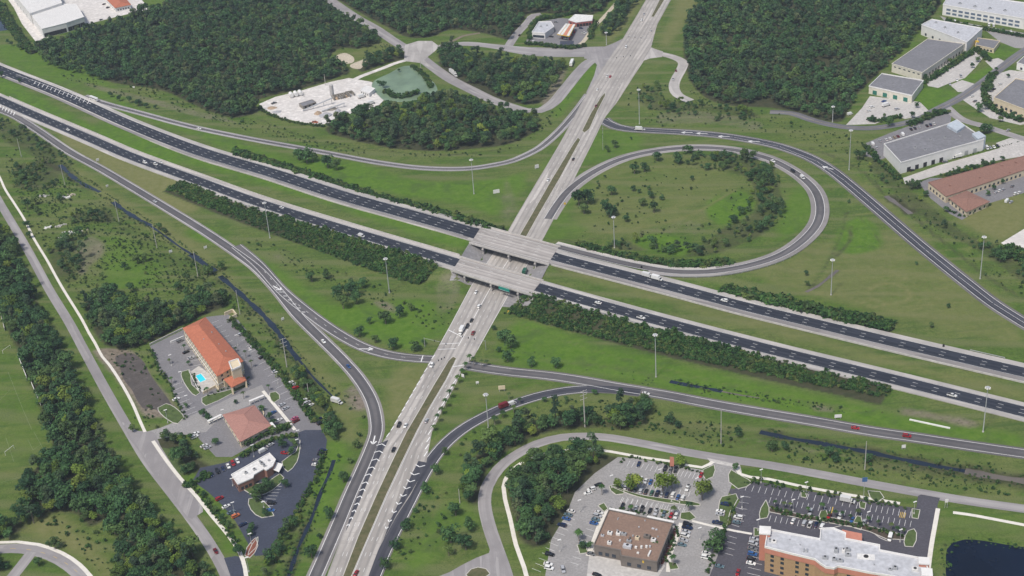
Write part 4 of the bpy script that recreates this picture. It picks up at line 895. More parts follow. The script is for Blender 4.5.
def palm_mesh(name, r, h, seed, nf=16, mat=None):
    g = random.Random(seed); b = MB(); tone = []
    for i in range(nf):
        a = i * 2 * math.pi / nf + g.uniform(-.15, .15); up = g.uniform(.1, .9); L = r * g.uniform(.8, 1.1); pr = []
        for j in range(5):
            t = j / 4; x = L * t; z = h + L * (up * t - (.55 + up * .6) * t * t); wd = .34 * r / 2 * (1 - abs(2 * t - .9) * .8) + .03
            pr.append((x, z, wd))
        for j in range(4):
            n = len(b.v); q = []
            for (x, z, wd) in (pr[j], pr[j + 1]):
                for s_ in (1, 0, -1): q.append((x * math.cos(a) - s_ * wd * math.sin(a), x * math.sin(a) + s_ * wd * math.cos(a), z - (.25 * wd if s_ else 0)))
            b.add(q, [(0, 1, 4, 3), (1, 2, 5, 4)]); tone += [g.uniform(.2, .9)] * 2
    me = bpy.data.meshes.new(name); me.from_pydata(b.v, [], b.f); at = me.attributes.new('tone', 'FLOAT', 'FACE'); at.data.foreach_set('value', tone)
    me.materials.append(mat or LEAFS); me.update(); return me
def pole_mesh(h, r):
    b = MB(); b.cyl(0, 0, -.2, r, h + .2, 7, 0, r * .8); me = bpy.data.meshes.new('trunk'); me.from_pydata(b.v, [], b.f); me.materials.append(BARKP); me.update(); return me
TREES['palm'] = [(palm_mesh('palm_crown', 2.3, 5.2 + i, 5 + i), pole_mesh(5.2 + i, .2), 2.3) for i in range(3)]
# low-detail far versions, used only in the far woods
FAR = [crown_mesh('far_crown', 4.3, 5.5, 5.5, 230, .85, 200 + i, LEAF, 9) for i in range(4)] + [crown_mesh('far_pine_crown', 3.4, 7, 7.0, 170, .75, 220 + i, LEAFP, 8, .7, .6, .7) for i in range(3)]

# instancing for masses nobody could count
def scatter_group(colname, meshes):
    c = bpy.data.collections.new(colname)
    for i, me in enumerate(meshes):
        o = bpy.data.objects.new('%s_%02d' % (colname, i), me); c.objects.link(o)
    ng = bpy.data.node_groups.new('scatter_' + colname, 'GeometryNodeTree')
    ng.interface.new_socket('Geometry', in_out='INPUT', socket_type='NodeSocketGeometry'); ng.interface.new_socket('Geometry', in_out='OUTPUT', socket_type='NodeSocketGeometry')
    gi = ng.nodes.new('NodeGroupInput'); go = ng.nodes.new('NodeGroupOutput'); ci = ng.nodes.new('GeometryNodeCollectionInfo')
    ci.inputs['Collection'].default_value = c; ci.inputs['Separate Children'].default_value = True; ci.inputs['Reset Children'].default_value = True
    ip = ng.nodes.new('GeometryNodeInstanceOnPoints'); ip.inputs['Pick Instance'].default_value = True
    def att(nm, typ):
        n = ng.nodes.new('GeometryNodeInputNamedAttribute'); n.data_type = typ; n.inputs['Name'].default_value = nm; return n.outputs[0]
    ng.links.new(gi.outputs[0], ip.inputs['Points']); ng.links.new(ci.outputs[0], ip.inputs['Instance'])
    ng.links.new(att('pick', 'INT'), ip.inputs['Instance Index'])
    er = ng.nodes.new('FunctionNodeEulerToRotation'); ng.links.new(att('rot', 'FLOAT_VECTOR'), er.inputs[0]); ng.links.new(er.outputs[0], ip.inputs['Rotation'])
    ng.links.new(att('size', 'FLOAT_VECTOR'), ip.inputs['Scale']); ng.links.new(ip.outputs[0], go.inputs[0])
    return ng, len(meshes)
def scatter(name, pts, grp, label, cat, seed=0, size=(.8, 1.2), picks=None, group=None):
    """pts: list of (x,y,z[,size])"""
    if not len(pts): return None
    ng, n = grp; g = np.random.default_rng(seed); me = bpy.data.meshes.new(name); me.from_pydata([tuple(p[:3]) for p in pts], [], [])
    k = len(pts); a = me.attributes.new('pick', 'INT', 'POINT'); a.data.foreach_set('value', g.choice(picks if picks is not None else n, k).astype(np.int32))
    a = me.attributes.new('rot', 'FLOAT_VECTOR', 'POINT'); r_ = np.zeros((k, 3)); r_[:, 2] = g.uniform(0, 6.28, k); r_[:, :2] = g.normal(0, .06, (k, 2)); a.data.foreach_set('vector', r_.ravel())
    s_ = g.uniform(*size, k) * np.array([p[3] if len(p) > 3 else 1 for p in pts]); sv = np.stack([s_ * g.uniform(.9, 1.1, k), s_ * g.uniform(.9, 1.1, k), s_ * g.uniform(.75, 1.15, k)], 1)
    a = me.attributes.new('size', 'FLOAT_VECTOR', 'POINT'); a.data.foreach_set('vector', sv.ravel())
    me.materials.append(LEAF)
    o = link(name, me); m = o.modifiers.new('scatter', 'NODES'); m.node_group = ng
    tag(o, label, cat, group, 'stuff'); return o
G_FAR = scatter_group('far_wood', FAR)
G_MID = scatter_group('mid_wood', [t[0] for k in ('broad', 'pine', 'bright') for t in TREES[k]])       # 5 + 4 + 3
SHR = [crown_mesh('shrub', 1.25, 1.3, .9, 70, .36, 300 + i, LEAFS, 5) for i in range(5)] + [palm_mesh('frond_clump', 1.5, .7, 320 + i, 11) for i in range(3)]
G_SHR = scatter_group('shrubs', SHR)
GRS = [crown_mesh('tuft', .8, .5, .25, 26, .3, 340 + i, LEAFS, 4) for i in range(3)]
G_TUF = scatter_group('tufts', GRS)

def inpoly_pts(px, spacing, jit=.45, seed=1, smooth=True, clear=1):
    q = wpoly(px, 0, smooth); g = np.random.default_rng(seed); lo, hi = q.min(0)[:2], q.max(0)[:2]
    lo = np.maximum(lo, (-900, 440)); hi = np.minimum(hi, (900, 2100))
    X, Y = np.meshgrid(np.arange(lo[0], hi[0], spacing), np.arange(lo[1], hi[1], spacing * .87), indexing='ij')
    X = X + (np.arange(X.shape[1]) % 2)[None] * spacing / 2
    X = X + g.normal(0, jit * spacing * .5, X.shape); Y = Y + g.normal(0, jit * spacing * .5, Y.shape)
    m = pip(q[:, :2], X, Y); return [(x, y) for x, y in zip(X[m], Y[m]) if not occupied(x, y, clear)]
WOODS = {
 'far_left': (5.6, 'far', 0, 'dense dark woodland of pines and broadleaf trees between the white factory yard and the gravel yard', 'woodland'),
 'far_middle': (5.8, 'far', 0, 'dark woodland along the top edge behind the four-way junction of pale roads', 'woodland'),
 'far_strip': (5.5, 'mid', 0, 'narrow strip of trees beside the boulevard just right of the fuel station', 'trees'),
 'pond_side': (4.8, 'mid', .9, 'short row of dark trees along the shell track above the green pond', 'trees'),
 'between_roads': (5.6, 'mid', 0, 'wood enclosed by the pale side roads left of the boulevard, below the fuel station', 'woodland'),
 'below_yard': (5.6, 'mid', 0, 'wood between the green pond and the curved ramp, right of the gravel yard', 'woodland'),
 'far_right': (5.8, 'far', 0, 'large dark woodland at top right between the boulevard and the industrial units', 'woodland'),
 'left_wood': (5.2, 'mid', 0, 'tree in the wood between the sports field and the left frontage road', 'tree'),
 'road_loop': (5.0, 'mid', 0, 'tree in the dark wood left of the brown-roofed restaurant lot', 'tree'),
 'ditch_bank': (5.2, 'mid', 0, 'tree in the belt along the ditch above the frontage road bend at bottom centre', 'tree'),
 'hotel_back': (5.0, 'mid', 0, 'tree in the thicket behind the parking lot of the orange-roofed hotel', 'tree'),
 'hotel_front': (4.2, 'mid', .7, 'tree in the screen between the pink-roofed restaurant lot and the dark lot', 'tree'),
 'canal_side': (4.2, 'mid', .75, 'tree in the narrow row between the hotel parking lot and the canal', 'tree'),
 'canal_low': (4.6, 'mid', .65, 'bushy tree along the narrow canal right of the dark parking lot', 'tree'),
 'scrub_left': (5.5, 'mid', .8, 'trees in a clump beside the left frontage road near the first utility poles', 'trees'),
 'scrub_mid': (5.5, 'mid', .7, 'low trees scattered above the rubble clearing at left', 'trees'),
 'scrub_house': (5.2, 'mid', .95, 'dark trees round the rubble pile beside the left frontage road', 'trees'),
 'scrub_far': (7, 'mid', .7, 'straggling low trees between the canal and the left edge of the photo', 'trees'),
 'loop_inside': (5.4, 'mid', .8, 'trees and scrub curving round the right side inside the loop ramp', 'trees'),
 'top_road_bank': (6, 'mid', .7, 'low trees on the bank between the outer ramp and the top right woodland', 'trees'),
 'wall_hedge_right': (2.6, 'mid', .45, 'dark clipped hedge row between the white warehouse and the long brown roof', 'hedge'),
 'right_bank': (7.5, 'mid', .6, 'low trees along the ditch right of the outer ramp', 'trees'),
 'oval': (4.4, 'mid', .8, 'tree at the left edge in the oval verge below the lower left road', 'tree'),
}
cand = []; WG = {k: 'trees of the ' + k.replace('_', ' ') for k in WOODS}
WG.update({'left_wood': 'trees of the wood beside the sports field', 'road_loop': 'trees of the wood inside the frontage road bend', 'ditch_bank': 'trees of the belt along the ditch',
           'hotel_back': 'trees behind the orange-roofed hotel', 'hotel_front': 'trees screening the restaurant lot', 'canal_side': 'trees between the hotel lot and the canal', 'canal_low': 'bushy trees along the narrow canal', 'oval': 'trees in the lower left oval verge'})
rest = {}
for n_, (k, (sp, det, sc, lab, cat)) in enumerate(WOODS.items()):
    pts = inpoly_pts(F[k], sp, seed=100 + n_, clear=2 if det == 'mid' else 1)
    g = np.random.default_rng(500 + n_); out = []
    for x, y in pts:
        s_ = (sc or 1) * float(np.clip(g.normal(.95, .26), .5, 1.65))
        if g.random() < (.08 if det == 'mid' else .04): continue
        if det == 'far' and math.sin(x * .043 + 1.3) * math.sin(y * .037) > .93: continue
        if k.startswith('scrub') or k in ('loop_inside', 'right_bank', 'top_road_bank'):
            if math.sin(x * .11 + 1) * math.sin(y * .093) + g.uniform(-.7, .7) < (-.15 if k not in ('right_bank', 'loop_inside') else (.1 if k == 'right_bank' else -.45)): continue
            s_ *= g.uniform(.5, 1.1)
        out.append((x, y, gz(x, y) if k in ('loop_inside',) else 0.0, s_))
    if cat == 'tree':
        for p in out:
            d = math.sqrt(p[0] ** 2 + p[1] ** 2 + CAM_H ** 2); X = p[0] / p[1]
            cand.append((p[3] / d * (1 if abs(X) < .52 else .2), k, p))
    elif det == 'far': scatter('woodland', out, G_FAR, lab, cat, n_, (.72, 1.02))
    else: rest[k] = out
def ordn(i, n, noun):
    W = ['', 'leftmost', 'second', 'third', 'fourth', 'fifth', 'sixth', 'seventh', 'eighth', 'ninth', 'tenth', 'eleventh', 'twelfth', 'thirteenth', 'fourteenth', 'fifteenth', 'sixteenth', 'seventeenth', 'eighteenth', 'nineteenth', 'twentieth', 'twenty-first', 'twenty-second', 'twenty-third', 'twenty-fourth', 'twenty-fifth', 'twenty-sixth']
    if n == 1: return noun
    if n == 2: return ('left of the two ' if i == 0 else 'right of the two ') + noun
    if i == 0: return 'leftmost of the ' + noun
    if i == n - 1: return 'rightmost of the ' + noun
    return W[i + 1] + ' from left of the ' + noun
proto = {}
def tree(kind, x, y, s, label, group=None, name=None, cat='tree', z=None, seed=None):
    g = random.Random(seed if seed is not None else int(x * 13 + y * 7)); cm, tm, r = g.choice(TREES[kind])
    t = empty(name or {'palm': 'palm_tree', 'pine': 'pine_tree', 'bush': 'bush'}.get(kind, 'broadleaf_tree'), (x, y, gz(x, y) if z is None else z), g.uniform(0, 6.28))
    t.scale = (s * g.uniform(.92, 1.08), s * g.uniform(.92, 1.08), s * g.uniform(.85, 1.1))
    for nm, me in (('crown', cm), ('trunk', tm)):
        o = bpy.data.objects.new(nm, me); COL.objects.link(o); o.parent = t
    return tag(t, label, cat, group)
# isolated trees: (pixel x, y of the foot, crown radius in metres)
ISO = {
 ('broad', 'trees on the right verge beside the lower ramp'): [(436, 475, 2.6), (426, 493, 2.9), (407, 530, 3.2), (396, 549, 3.1), (386, 569, 3.0), (416, 513, 1.8), (445, 455, 2.2)],
 ('broad', 'trees between lower left ramp and canal'): [(357, 448, 2.3), (343.5, 482, 3.2), (328.5, 519, 2.9), (312, 558, 3.3), (320, 539, 1.6), (350, 463, 1.8), (339, 458, 1.2)],
 ('broad', 'round trees left of the frontage road bend'): [(456, 516, 3.9), (451, 543, 4.6), (466, 550, 4.2), (470, 531, 3.6), (449, 556, 2.6), (438, 527, 1.2)],
 ('broad', 'trees on the green left of the boulevard junction'): [(338, 299, 4.6), (352, 297, 5.0), (343.5, 309, 4.4), (357, 304, 4.0), (360, 337, 3.6), (376, 343, 2.4), (393.5, 349, 3.6), (416, 351, 3.3), (386, 324, 4.6), (400, 317, 3.2), (411, 311, 2.4), (370, 324, 2.2), (424, 345, 1.6)],
 ('broad', 'trees on the green right of the boulevard junction'): [(505, 342, 4.5), (511, 348, 4.0), (508, 362, 3.4), (499, 352, 1.8), (532, 367, 2.9), (556, 368, 3.4), (494, 330, 1.6)],
 ('broad', 'trees between shrub bank and upper left ramp'): [(299, 160, 5.2), (307, 163, 6.2), (313, 162, 4.6), (328, 168, 5.4), (337, 170, 4.2)],
 ('broad', 'trees below the left shrub bank'): [(312, 282, 3.4), (327, 279, 3.2), (352, 290, 3.6), (363, 288, 3.2)],
 ('broad', 'dark trees on grass inside the loop ramp'): [(634.5, 174, 4.0), (644.5, 172, 3.4), (611.5, 195, 3.8), (579, 207, 5.4), (588, 204, 5.0), (584, 214, 4.4), (604.5, 209, 3.4), (609.5, 217, 4.6), (614, 216, 3.0), (626, 222, 3.0), (633, 191, 2.2), (639, 193, 1.6), (643, 206, 3.2), (651, 198, 2.8), (654, 213, 3.6), (657, 161, 4.2), (662, 200, 2.0), (649, 190, 1.6), (678, 164, 3.6), (692, 180, 2.0), (605, 178, 1.2), (598, 184, 1.2), (606, 149, 1.4)],
 ('broad', 'low bushes on the verge beside the white coach'): [(111, 97, 2.6), (120, 101, 2.6), (130, 103, 2.8), (139, 106, 3.4), (147, 108, 2.6), (156, 109, 2.0)],
 ('broad', 'small trees in the lower left corner'): [(15, 511, 2.2), (56, 549, 3.0), (39, 566, 2.4), (10, 540, 2.8), (48, 545, 1.2)],
 ('bright', 'yellow-green trees in the lot above the brown-roofed restaurant'): [(630, 492, 4.6), (637, 490, 4.2), (663, 495, 5.4), (672, 489, 3.6), (702, 500, 5.0), (708, 494, 3.2), (681, 466, 3.4), (618, 489, 2.8)],
 ('bright', 'tree'): [],
 ('palm', 'palms around the brown-roofed restaurant'): [(602, 495, 2.3), (579, 541, 2.8), (674, 515, 2.3), (689, 511, 2.5), (673, 566, 2.3), (631, 513, 1.8), (656, 552, 2.2)],
 ('broad', 'trees between the two bottom parking lots'): [(714, 552, 4.8), (718, 543, 3.4), (735, 470, 1.8), (583, 549, 2.0), (590, 548, 1.8)],
 ('palm', 'small palms lining the boulevard below the junction'): [(470, 364, 2.2), (466, 370, 2.0), (462.6, 376, 2.2), (458, 384, 2.2), (454, 391, 1.8), (450, 399, 2.2), (445.7, 408, 2.2), (442, 415, 2.2), (438, 423, 2.1), (434, 431, 1.9), (474, 366, 1.8), (482, 368, 1.8), (487, 366, 1.8)],
 ('palm', 'palms beside the curving lower ramp'): [(509, 400, 1.6), (514, 413, 2.0), (503, 418, 2.2), (495, 425, 2.6), (520, 404, 1.6)],
 ('broad', 'trees along the ditch below the right-hand ramp'): [(577, 420, 3.2), (584, 414, 2.2), (545, 402, 1.8), (566, 402, 1.6), (595, 395, 1.8), (670, 424, 3.0), (678, 428, 2.2), (738, 437, 2.4), (772, 452, 3.2), (785, 450, 2.6), (830, 458, 3.4), (836, 462, 2.8), (868, 463, 2.4), (937, 466, 1.8)],
 ('broad', 'trees on rough ground left of the long canal'): [(133, 432, 2.2), (131, 292, 3.4), (138, 264, 3.6), (146, 262, 3.0), (125, 270, 2.6), (103, 278, 1.8), (188, 296, 3.0), (210, 275, 4.0), (222, 270, 3.2), (188, 282, 2.6), (178, 290, 2.6), (92, 217, 3.0), (86, 222, 2.4), (60, 200, 2.8), (160, 230, 2.6), (166, 236, 2.6), (36, 205, 3.2), (28, 210, 3.6), (38, 215, 3.0), (28, 228, 3.0), (30, 238, 2.6)],
 ('broad', 'trees at the upper left edge'): [(2, 78, 3.0), (12, 46, 2.4), (20, 50, 3.0), (8, 44, 2.2), (20, 83, 2.0)],
 ('broad', 'trees near the triangular marsh'): [(806, 276, 1.6), (849, 203, 1.4), (931, 328, 1.6), (948, 308, 1.4), (807, 286, 1.8), (916, 265, 1.2)],
 ('broad', 'trees above the start of the loop ramp'): [(615, 148, 3.0), (608, 152, 2.2), (631, 140, 1.2)],
 ('broad', 'garden trees between the top right industrial units'): [(889, 126, 3.6), (917, 108, 2.2), (925, 80, 2.6), (932, 70, 2.4), (938, 74, 2.0), (945, 62, 2.6), (950, 64, 2.2), (958, 54, 2.4), (966, 50, 2.4), (972, 68, 2.4), (984, 58, 3.4), (978, 62, 2.6), (990, 90, 3.2), (978, 112, 3.6), (985, 110, 3.0), (990, 92, 2.4), (1000, 122, 2.6), (1012, 118, 2.6), (1019, 122, 2.8), (996, 72, 1.8), (1008, 78, 1.8), (870, 122, 1.6), (875, 121, 1.6), (884, 118, 1.6)],
 ('broad', 'trees round the white warehouse'): [(984, 134, 4.2), (990, 132, 3.2), (858, 160, 3.8), (864, 157, 2.6), (917, 189, 3.2), (926, 197, 2.4), (946, 212, 2.2), (1000, 262, 3.8), (1008, 258, 3.0), (994, 256, 2.8), (988, 248, 2.4), (983, 180, 2.0), (990, 178, 2.0), (1000, 178, 2.2), (988, 196, 1.8), (994, 190, 1.8), (1002, 184, 1.8), (912, 118, 2.4), (920, 124, 2.6), (928, 118, 2.4), (936, 116, 2.6), (944, 114, 2.4)],
 ('broad', 'low trees between the gravel yard and the pond'): [(384, 88, 3.2), (380, 86, 2.6), (399, 72, 1.6), (388, 110, 1.6)],
 ('palm', 'palms on the strip above the tan hotel'): [(775, 508, 1.5), (784, 509, 1.6), (790, 510, 1.4), (808, 515, 1.6), (822, 512, 1.9), (829, 518, 1.4), (835, 518, 1.6), (842, 519, 1.5), (850, 520, 1.4), (858, 516, 1.9), (868, 524, 1.5), (878, 527, 1.5), (891, 531, 1.6), (897, 533, 1.6), (903, 535, 1.6)],
 ('bush', 'dark shrubs above the tan hotel lot'): [(754, 480, 1.7), (761, 480, 1.7), (771, 484, 1.5), (777, 484, 1.5), (783, 486, 1.5), (800, 489, 1.7), (810, 490, 1.6), (828, 494, 1.6), (835, 494.5, 1.6), (840, 496, 1.5), (858, 499, 1.6), (866, 500, 1.6), (876, 502, 1.5), (882, 503, 1.5), (888, 504, 1.5), (895, 505, 1.5)],
 ('palm', 'small palms around the orange-roofed hotel'): [(189, 366, 1.6), (170, 364, 1.5), (172, 384, 1.7), (208, 395, 1.8), (244, 399, 1.7), (236, 352, 1.4), (246, 358, 1.6), (252, 368, 1.7), (185, 352, 1.6), (269, 391, 1.5)],
 ('broad', 'trees round the pink-roofed restaurant'): [(204, 417, 2.6), (209, 421, 2.2), (236, 404, 1.4), (262, 411, 2.0), (270, 419, 2.0), (274, 426, 2.2), (274, 434, 2.4), (186, 408, 1.4), (216, 445, 2.4), (191, 440, 1.8)],
 ('broad', 'trees in beds of the dark parking lot'): [(262, 496, 4.0), (269, 489, 3.4), (256, 502, 2.8), (282, 448, 2.8), (294, 447, 2.6), (292, 455, 2.2), (266, 516, 2.2), (240, 556, 3.0), (250, 536, 2.2), (230, 529, 2.0), (222, 520, 1.8), (216, 512, 1.8), (209, 504, 1.6), (204, 496, 1.6), (252, 530, 2.0), (285, 488, 2.6)],
}
for (kind, phr), L in ISO.items():
    L = sorted(L)
    for i, (x, y, r_) in enumerate(L):
        X, Y = P(x, y, 0); z = gz(X, Y)
        if z > .3: X, Y = P(x, y, z)
        s_ = r_ / {'palm': 2.3, 'bush': 1.6}.get(kind, 3.7)
        tree(kind, X, Y, s_, ordn(i, len(L), phr), phr if len(L) > 1 else None)
n_iso = sum(len(L) for (k_, _), L in ISO.items() if k_ in ('broad', 'bright'))
cand.sort(key=lambda q: -q[0]); n_take = 300 - n_iso
YR = {}
for sc_, k, p in cand[:max(0, n_take)]: a_ = YR.setdefault(k, [p[1], p[1]]); a_[0] = min(a_[0], p[1]); a_[1] = max(a_[1], p[1])
for i, (sc_, k, p) in enumerate(cand):
    if i < n_take:
        g = random.Random(i); kd = 'broad' if g.random() < .74 else ('bright' if g.random() < .2 else 'pine')
        yr = (p[1] - YR[k][0]) / max(1, YR[k][1] - YR[k][0]); part = 'near end' if yr < .34 else ('middle' if yr < .67 else 'far end')
        what = {'broad': 'large-crowned' if p[3] > 1.15 else ('small-crowned' if p[3] < .8 else 'mid-sized'), 'bright': 'yellow-green', 'pine': 'thin-crowned'}[kd]
        lab = what + ' tree at the ' + part + ' of the ' + WG[k].replace('trees of the ', '').replace('trees ', 'planting ').replace('bushy planting', 'planting')
        tree(kd, p[0], p[1], p[3], lab, WG[k], name='broadleaf_tree' if kd != 'pine' else 'pine_tree', z=p[2], seed=i)
    else: rest.setdefault(k, []).append(p)
for n_, (k, out) in enumerate(rest.items()):
    lab = WOODS[k][3]
    if WOODS[k][4] == 'tree': lab = 'far part of the ' + WG[k]
    scatter('woodland' if WOODS[k][4] != 'hedge' else 'hedge', out, G_MID, lab, 'trees' if WOODS[k][4] == 'tree' else WOODS[k][4], 40 + n_, (.85, 1.1),
            picks=([0, 1, 2, 3, 4] * 3 + [5, 6, 7, 8] * (3 if k in ('far_middle', 'below_yard', 'between_roads') else 1) + [9, 10, 11]))
# shrubs on the embankments, rows following the carriageways
def idx_at(c, x, y, z=0): p = P(x, y, z); return int(np.argmin(np.hypot(c[:, 0] - p[0], c[:, 1] - p[1])))
def bank(c, i0, i1, o0, o1, sp, seed, grow=None):
    c = c[min(i0, i1):max(i0, i1) + 1]; n = normals2(c); s = arclen(c); g = np.random.default_rng(seed); out = []
    L = s[-1]; k = int(L / sp)
    for i in range(k):
        d = (i + g.uniform(0, 1)) * sp; x, y = np.interp(d, s, c[:, 0]), np.interp(d, s, c[:, 1]); a, b_ = np.interp(d, s, n[:, 0]), np.interp(d, s, n[:, 1])
        far_ = o1 if grow is None else o1 * (grow[0] + (grow[1] - grow[0]) * d / L); m = max(1, int(abs(far_ - o0) / sp))
        for j in range(m):
            t_ = (j + g.uniform(0, 1)) / m; of = o0 + (far_ - o0) * t_
            px_, py_ = x + a * of + g.normal(0, .4), y + b_ * of + g.normal(0, .4)
            q_ = math.sin(px_ * .21 + seed) * math.sin(py_ * .27) + .5 * math.sin(px_ * .07 + py_ * .05)
            if q_ + g.uniform(-.5, .5) < (-1.05 if seed in (2, 3) else -1.6) or (t_ > .8 and g.random() < .35): continue
            out.append((px_, py_, gz_(px_, py_), (1.2 - .3 * t_) * (1 + .28 * q_)))
    return out
zi = lambda x, y: (min(nx - 1, max(0, int(round((x - GX[0]) / 3.2)))), min(ny - 1, max(0, int(round((y - GY[0]) / 3.2)))))
def gz_(x, y):
    fx, fy = (x - GX[0]) / 3.2, (y - GY[0]) / 3.2; i, j = int(fx), int(fy); fx -= i; fy -= j
    if not (0 <= i < nx - 1 and 0 <= j < ny - 1): return 0.0
    return float((ZZ[i, j] * (1 - fx) + ZZ[i + 1, j] * fx) * (1 - fy) + (ZZ[i, j + 1] * (1 - fx) + ZZ[i + 1, j + 1] * fx) * fy)
A_at = lambda x: idx_at(A, x, np.interp(x, *zip(*A_px)), hz(x)); B_at = lambda x: idx_at(B, x, np.interp(x, *zip(*B_px)), hz(x))
scatter('shrub_bank', bank(A, A_at(225), A_at(487), 12.4, 23, 1.35, 1, (.9, 1.0)), G_SHR, 'long dark shrub bank along the far carriageway left of the overpass', 'shrubs', 1, (1.9, 2.6), picks=[0, 1, 2, 3, 4])
scatter('shrub_bank', bank(B, B_at(191), B_at(446), -8.8, -28, 1.25, 2, (.85, 1.1)), G_SHR, 'broad green shrub bank below the near carriageway left of the overpass', 'shrubs', 2, (.9, 1.6), picks=[0, 1, 2, 3, 4, 0, 1, 2, 3, 4, 5, 6, 7])
scatter('shrub_bank', bank(B, B_at(531), B_at(897), -8.8, -28, 1.25, 3, (1.05, .72)), G_SHR, 'broad green shrub bank below the near carriageway right of the overpass', 'shrubs', 3, (.9, 1.6), picks=[0, 1, 2, 3, 4, 0, 1, 2, 3, 4, 5, 6, 7])
scatter('shrub_bank', bank(A, A_at(712), A_at(880), 11.8, 24, 1.4, 4), G_SHR, 'short shrub bank above the far carriageway right of the loop ramp merge', 'shrubs', 4, (1.8, 2.6), picks=[0, 1, 2, 3, 4])
scatter('shrub_bank', bank(R2, idx_at(R2, 737, 268, 5.1), idx_at(R2, 570, 250, 6.8), -7.4, -20, 1.8, 5), G_SHR, 'shrub bank on the inner side of the loop ramp where it joins the highway', 'shrubs', 5, (1.3, 2.2))
# coarse tufts and low bushes on the unmown ground
def rough(px, sp, seed, thr=-.2, clear=1):
    g = np.random.default_rng(seed); return [(x, y, gz_(x, y), g.uniform(.5, 1.2)) for x, y in inpoly_pts(px, sp, .9, seed, clear=clear) if math.sin(x * .07 + 2) * math.sin(y * .061) + math.sin(x * .19) * .4 + g.uniform(-.6, .6) > thr]
RO = [(([(10, 150), (60, 160), (120, 205), (200, 262), (260, 320), (300, 372), (296, 380), (225, 305), (150, 300), (100, 330), (60, 270), (20, 205)]), 3.2, 'weedy bushes over the rough ground between the left road and the canal'),
      ([(600, 160), (700, 150), (760, 160), (785, 190), (775, 235), (700, 258), (620, 250), (580, 240), (600, 215)], 8.5, 'weedy bushes over the grass inside the loop ramp'),
      ([(600, 402), (700, 420), (850, 445), (1024, 470), (1060, 480), (1060, 505), (1024, 500), (880, 478), (720, 448), (650, 432), (600, 428)], 2.7, 'reeds and weeds along the ditch between ramp and frontage road'),
      ([(630, 90), (660, 84), (770, 112), (860, 140), (900, 180), (1024, 280), (1060, 310), (1024, 300), (930, 235), (860, 172), (800, 140), (640, 122)], 5.8, 'weeds along the ditch outside the outer ramp'),
      ([(250, 120), (330, 142), (420, 152), (500, 150), (545, 130), (560, 115), (575, 80), (560, 100), (540, 125), (505, 152), (400, 158), (320, 150), (256, 130)], 4.5, 'weeds along the ditch above the upper left ramp'),
      ([(300, 390), (345, 390), (365, 420), (362, 445), (330, 455), (310, 500), (285, 576), (270, 590), (300, 500), (325, 450), (330, 430)], 3.6, 'weeds around the narrow canal left of the boulevard'),
      ([(250, 240), (330, 268), (440, 300), (470, 300), (440, 330), (380, 310), (300, 275), (240, 250)], 5, 'weeds along the ditch below the shrub bank'),
      ([(520, 350), (640, 372), (860, 408), (900, 412), (840, 412), (680, 392), (560, 366)], 4.5, 'reeds along the ditch above the right-hand ramp'),
      ([(60, 75), (110, 92), (200, 118), (250, 130), (250, 122), (190, 104), (100, 72)], 4, 'low scrub along the edge of the upper left woodland'),
      ([(410, 470), (470, 430), (540, 405), (580, 400), (500, 440), (470, 480), (440, 540), (400, 560)], 5, 'weeds on the grass right of the lower ramp'),
      ([(340, 40), (376, 40), (400, 50), (360, 62), (336, 68), (322, 56)], 4.2, 'scrub around the pale sand clearing'),
      ([(18, 500), (60, 510), (110, 520), (140, 500), (220, 576), (110, 576), (60, 545)], 4.5, 'undergrowth below the wood at lower left'),
      ([(88, 305), (160, 312), (150, 345), (180, 410), (150, 430), (110, 370)], 4.2, 'undergrowth round the bare earth plot left of the hotel')]
for i, (px_, sp_, lab) in enumerate(RO): scatter('rough_vegetation', rough(px_, sp_, 900 + i), G_TUF if i == 7 else G_SHR, lab, 'undergrowth', 60 + i, (.3, 1.15), picks=None if i == 7 else [0, 1, 2, 3, 4])

# reeds along both banks of every canal
def reeds(px, wd, lab, seed, sp=1.5):
    c = path(px, 0, wd, 4); out = bank(c, 0, len(c) - 1, wd * .36, wd * .36 + 2.2, sp, seed) + bank(c, 0, len(c) - 1, -wd * .36, -wd * .36 - 2.2, sp, seed + 1)
    g = np.random.default_rng(seed); out = [(x, y, z, g.uniform(.3, 1.25)) for x, y, z, s_ in out if g.random() < .75 + .25 * math.sin(x * .2)]
    scatter('bank_vegetation', out, G_SHR, lab, 'reeds', seed, (.4, .9))
reeds([(60, 165), (100, 192), (113, 202), (150, 225.5), (180, 247), (215, 271.5), (235, 289), (262, 314), (291, 350.5), (314, 378), (332, 396)], 6, 'reeds and bushes along the banks of the long left canal', 701)
reeds([(334, 460), (321, 492), (307, 529), (293, 563), (284, 590)], 3, 'reeds along the narrow canal beside the dark lot', 703)
reeds([(760, 432), (815, 442.5), (868, 452), (920, 463), (965, 471), (1024, 481), (1100, 492)], 6.5, 'reeds along the ditch at lower right', 705)
reeds([(670, 381.5), (712, 389.5), (768, 399), (850, 412)], 2.6, 'reeds along the ditch above the right-hand ramp', 707)
reeds([(946, 577), (947, 549), (953, 542.5), (965, 539.5), (1005, 544.5), (1060, 553)], 1.5, 'reeds round the edge of the dark pond in the corner', 709, 2.2)

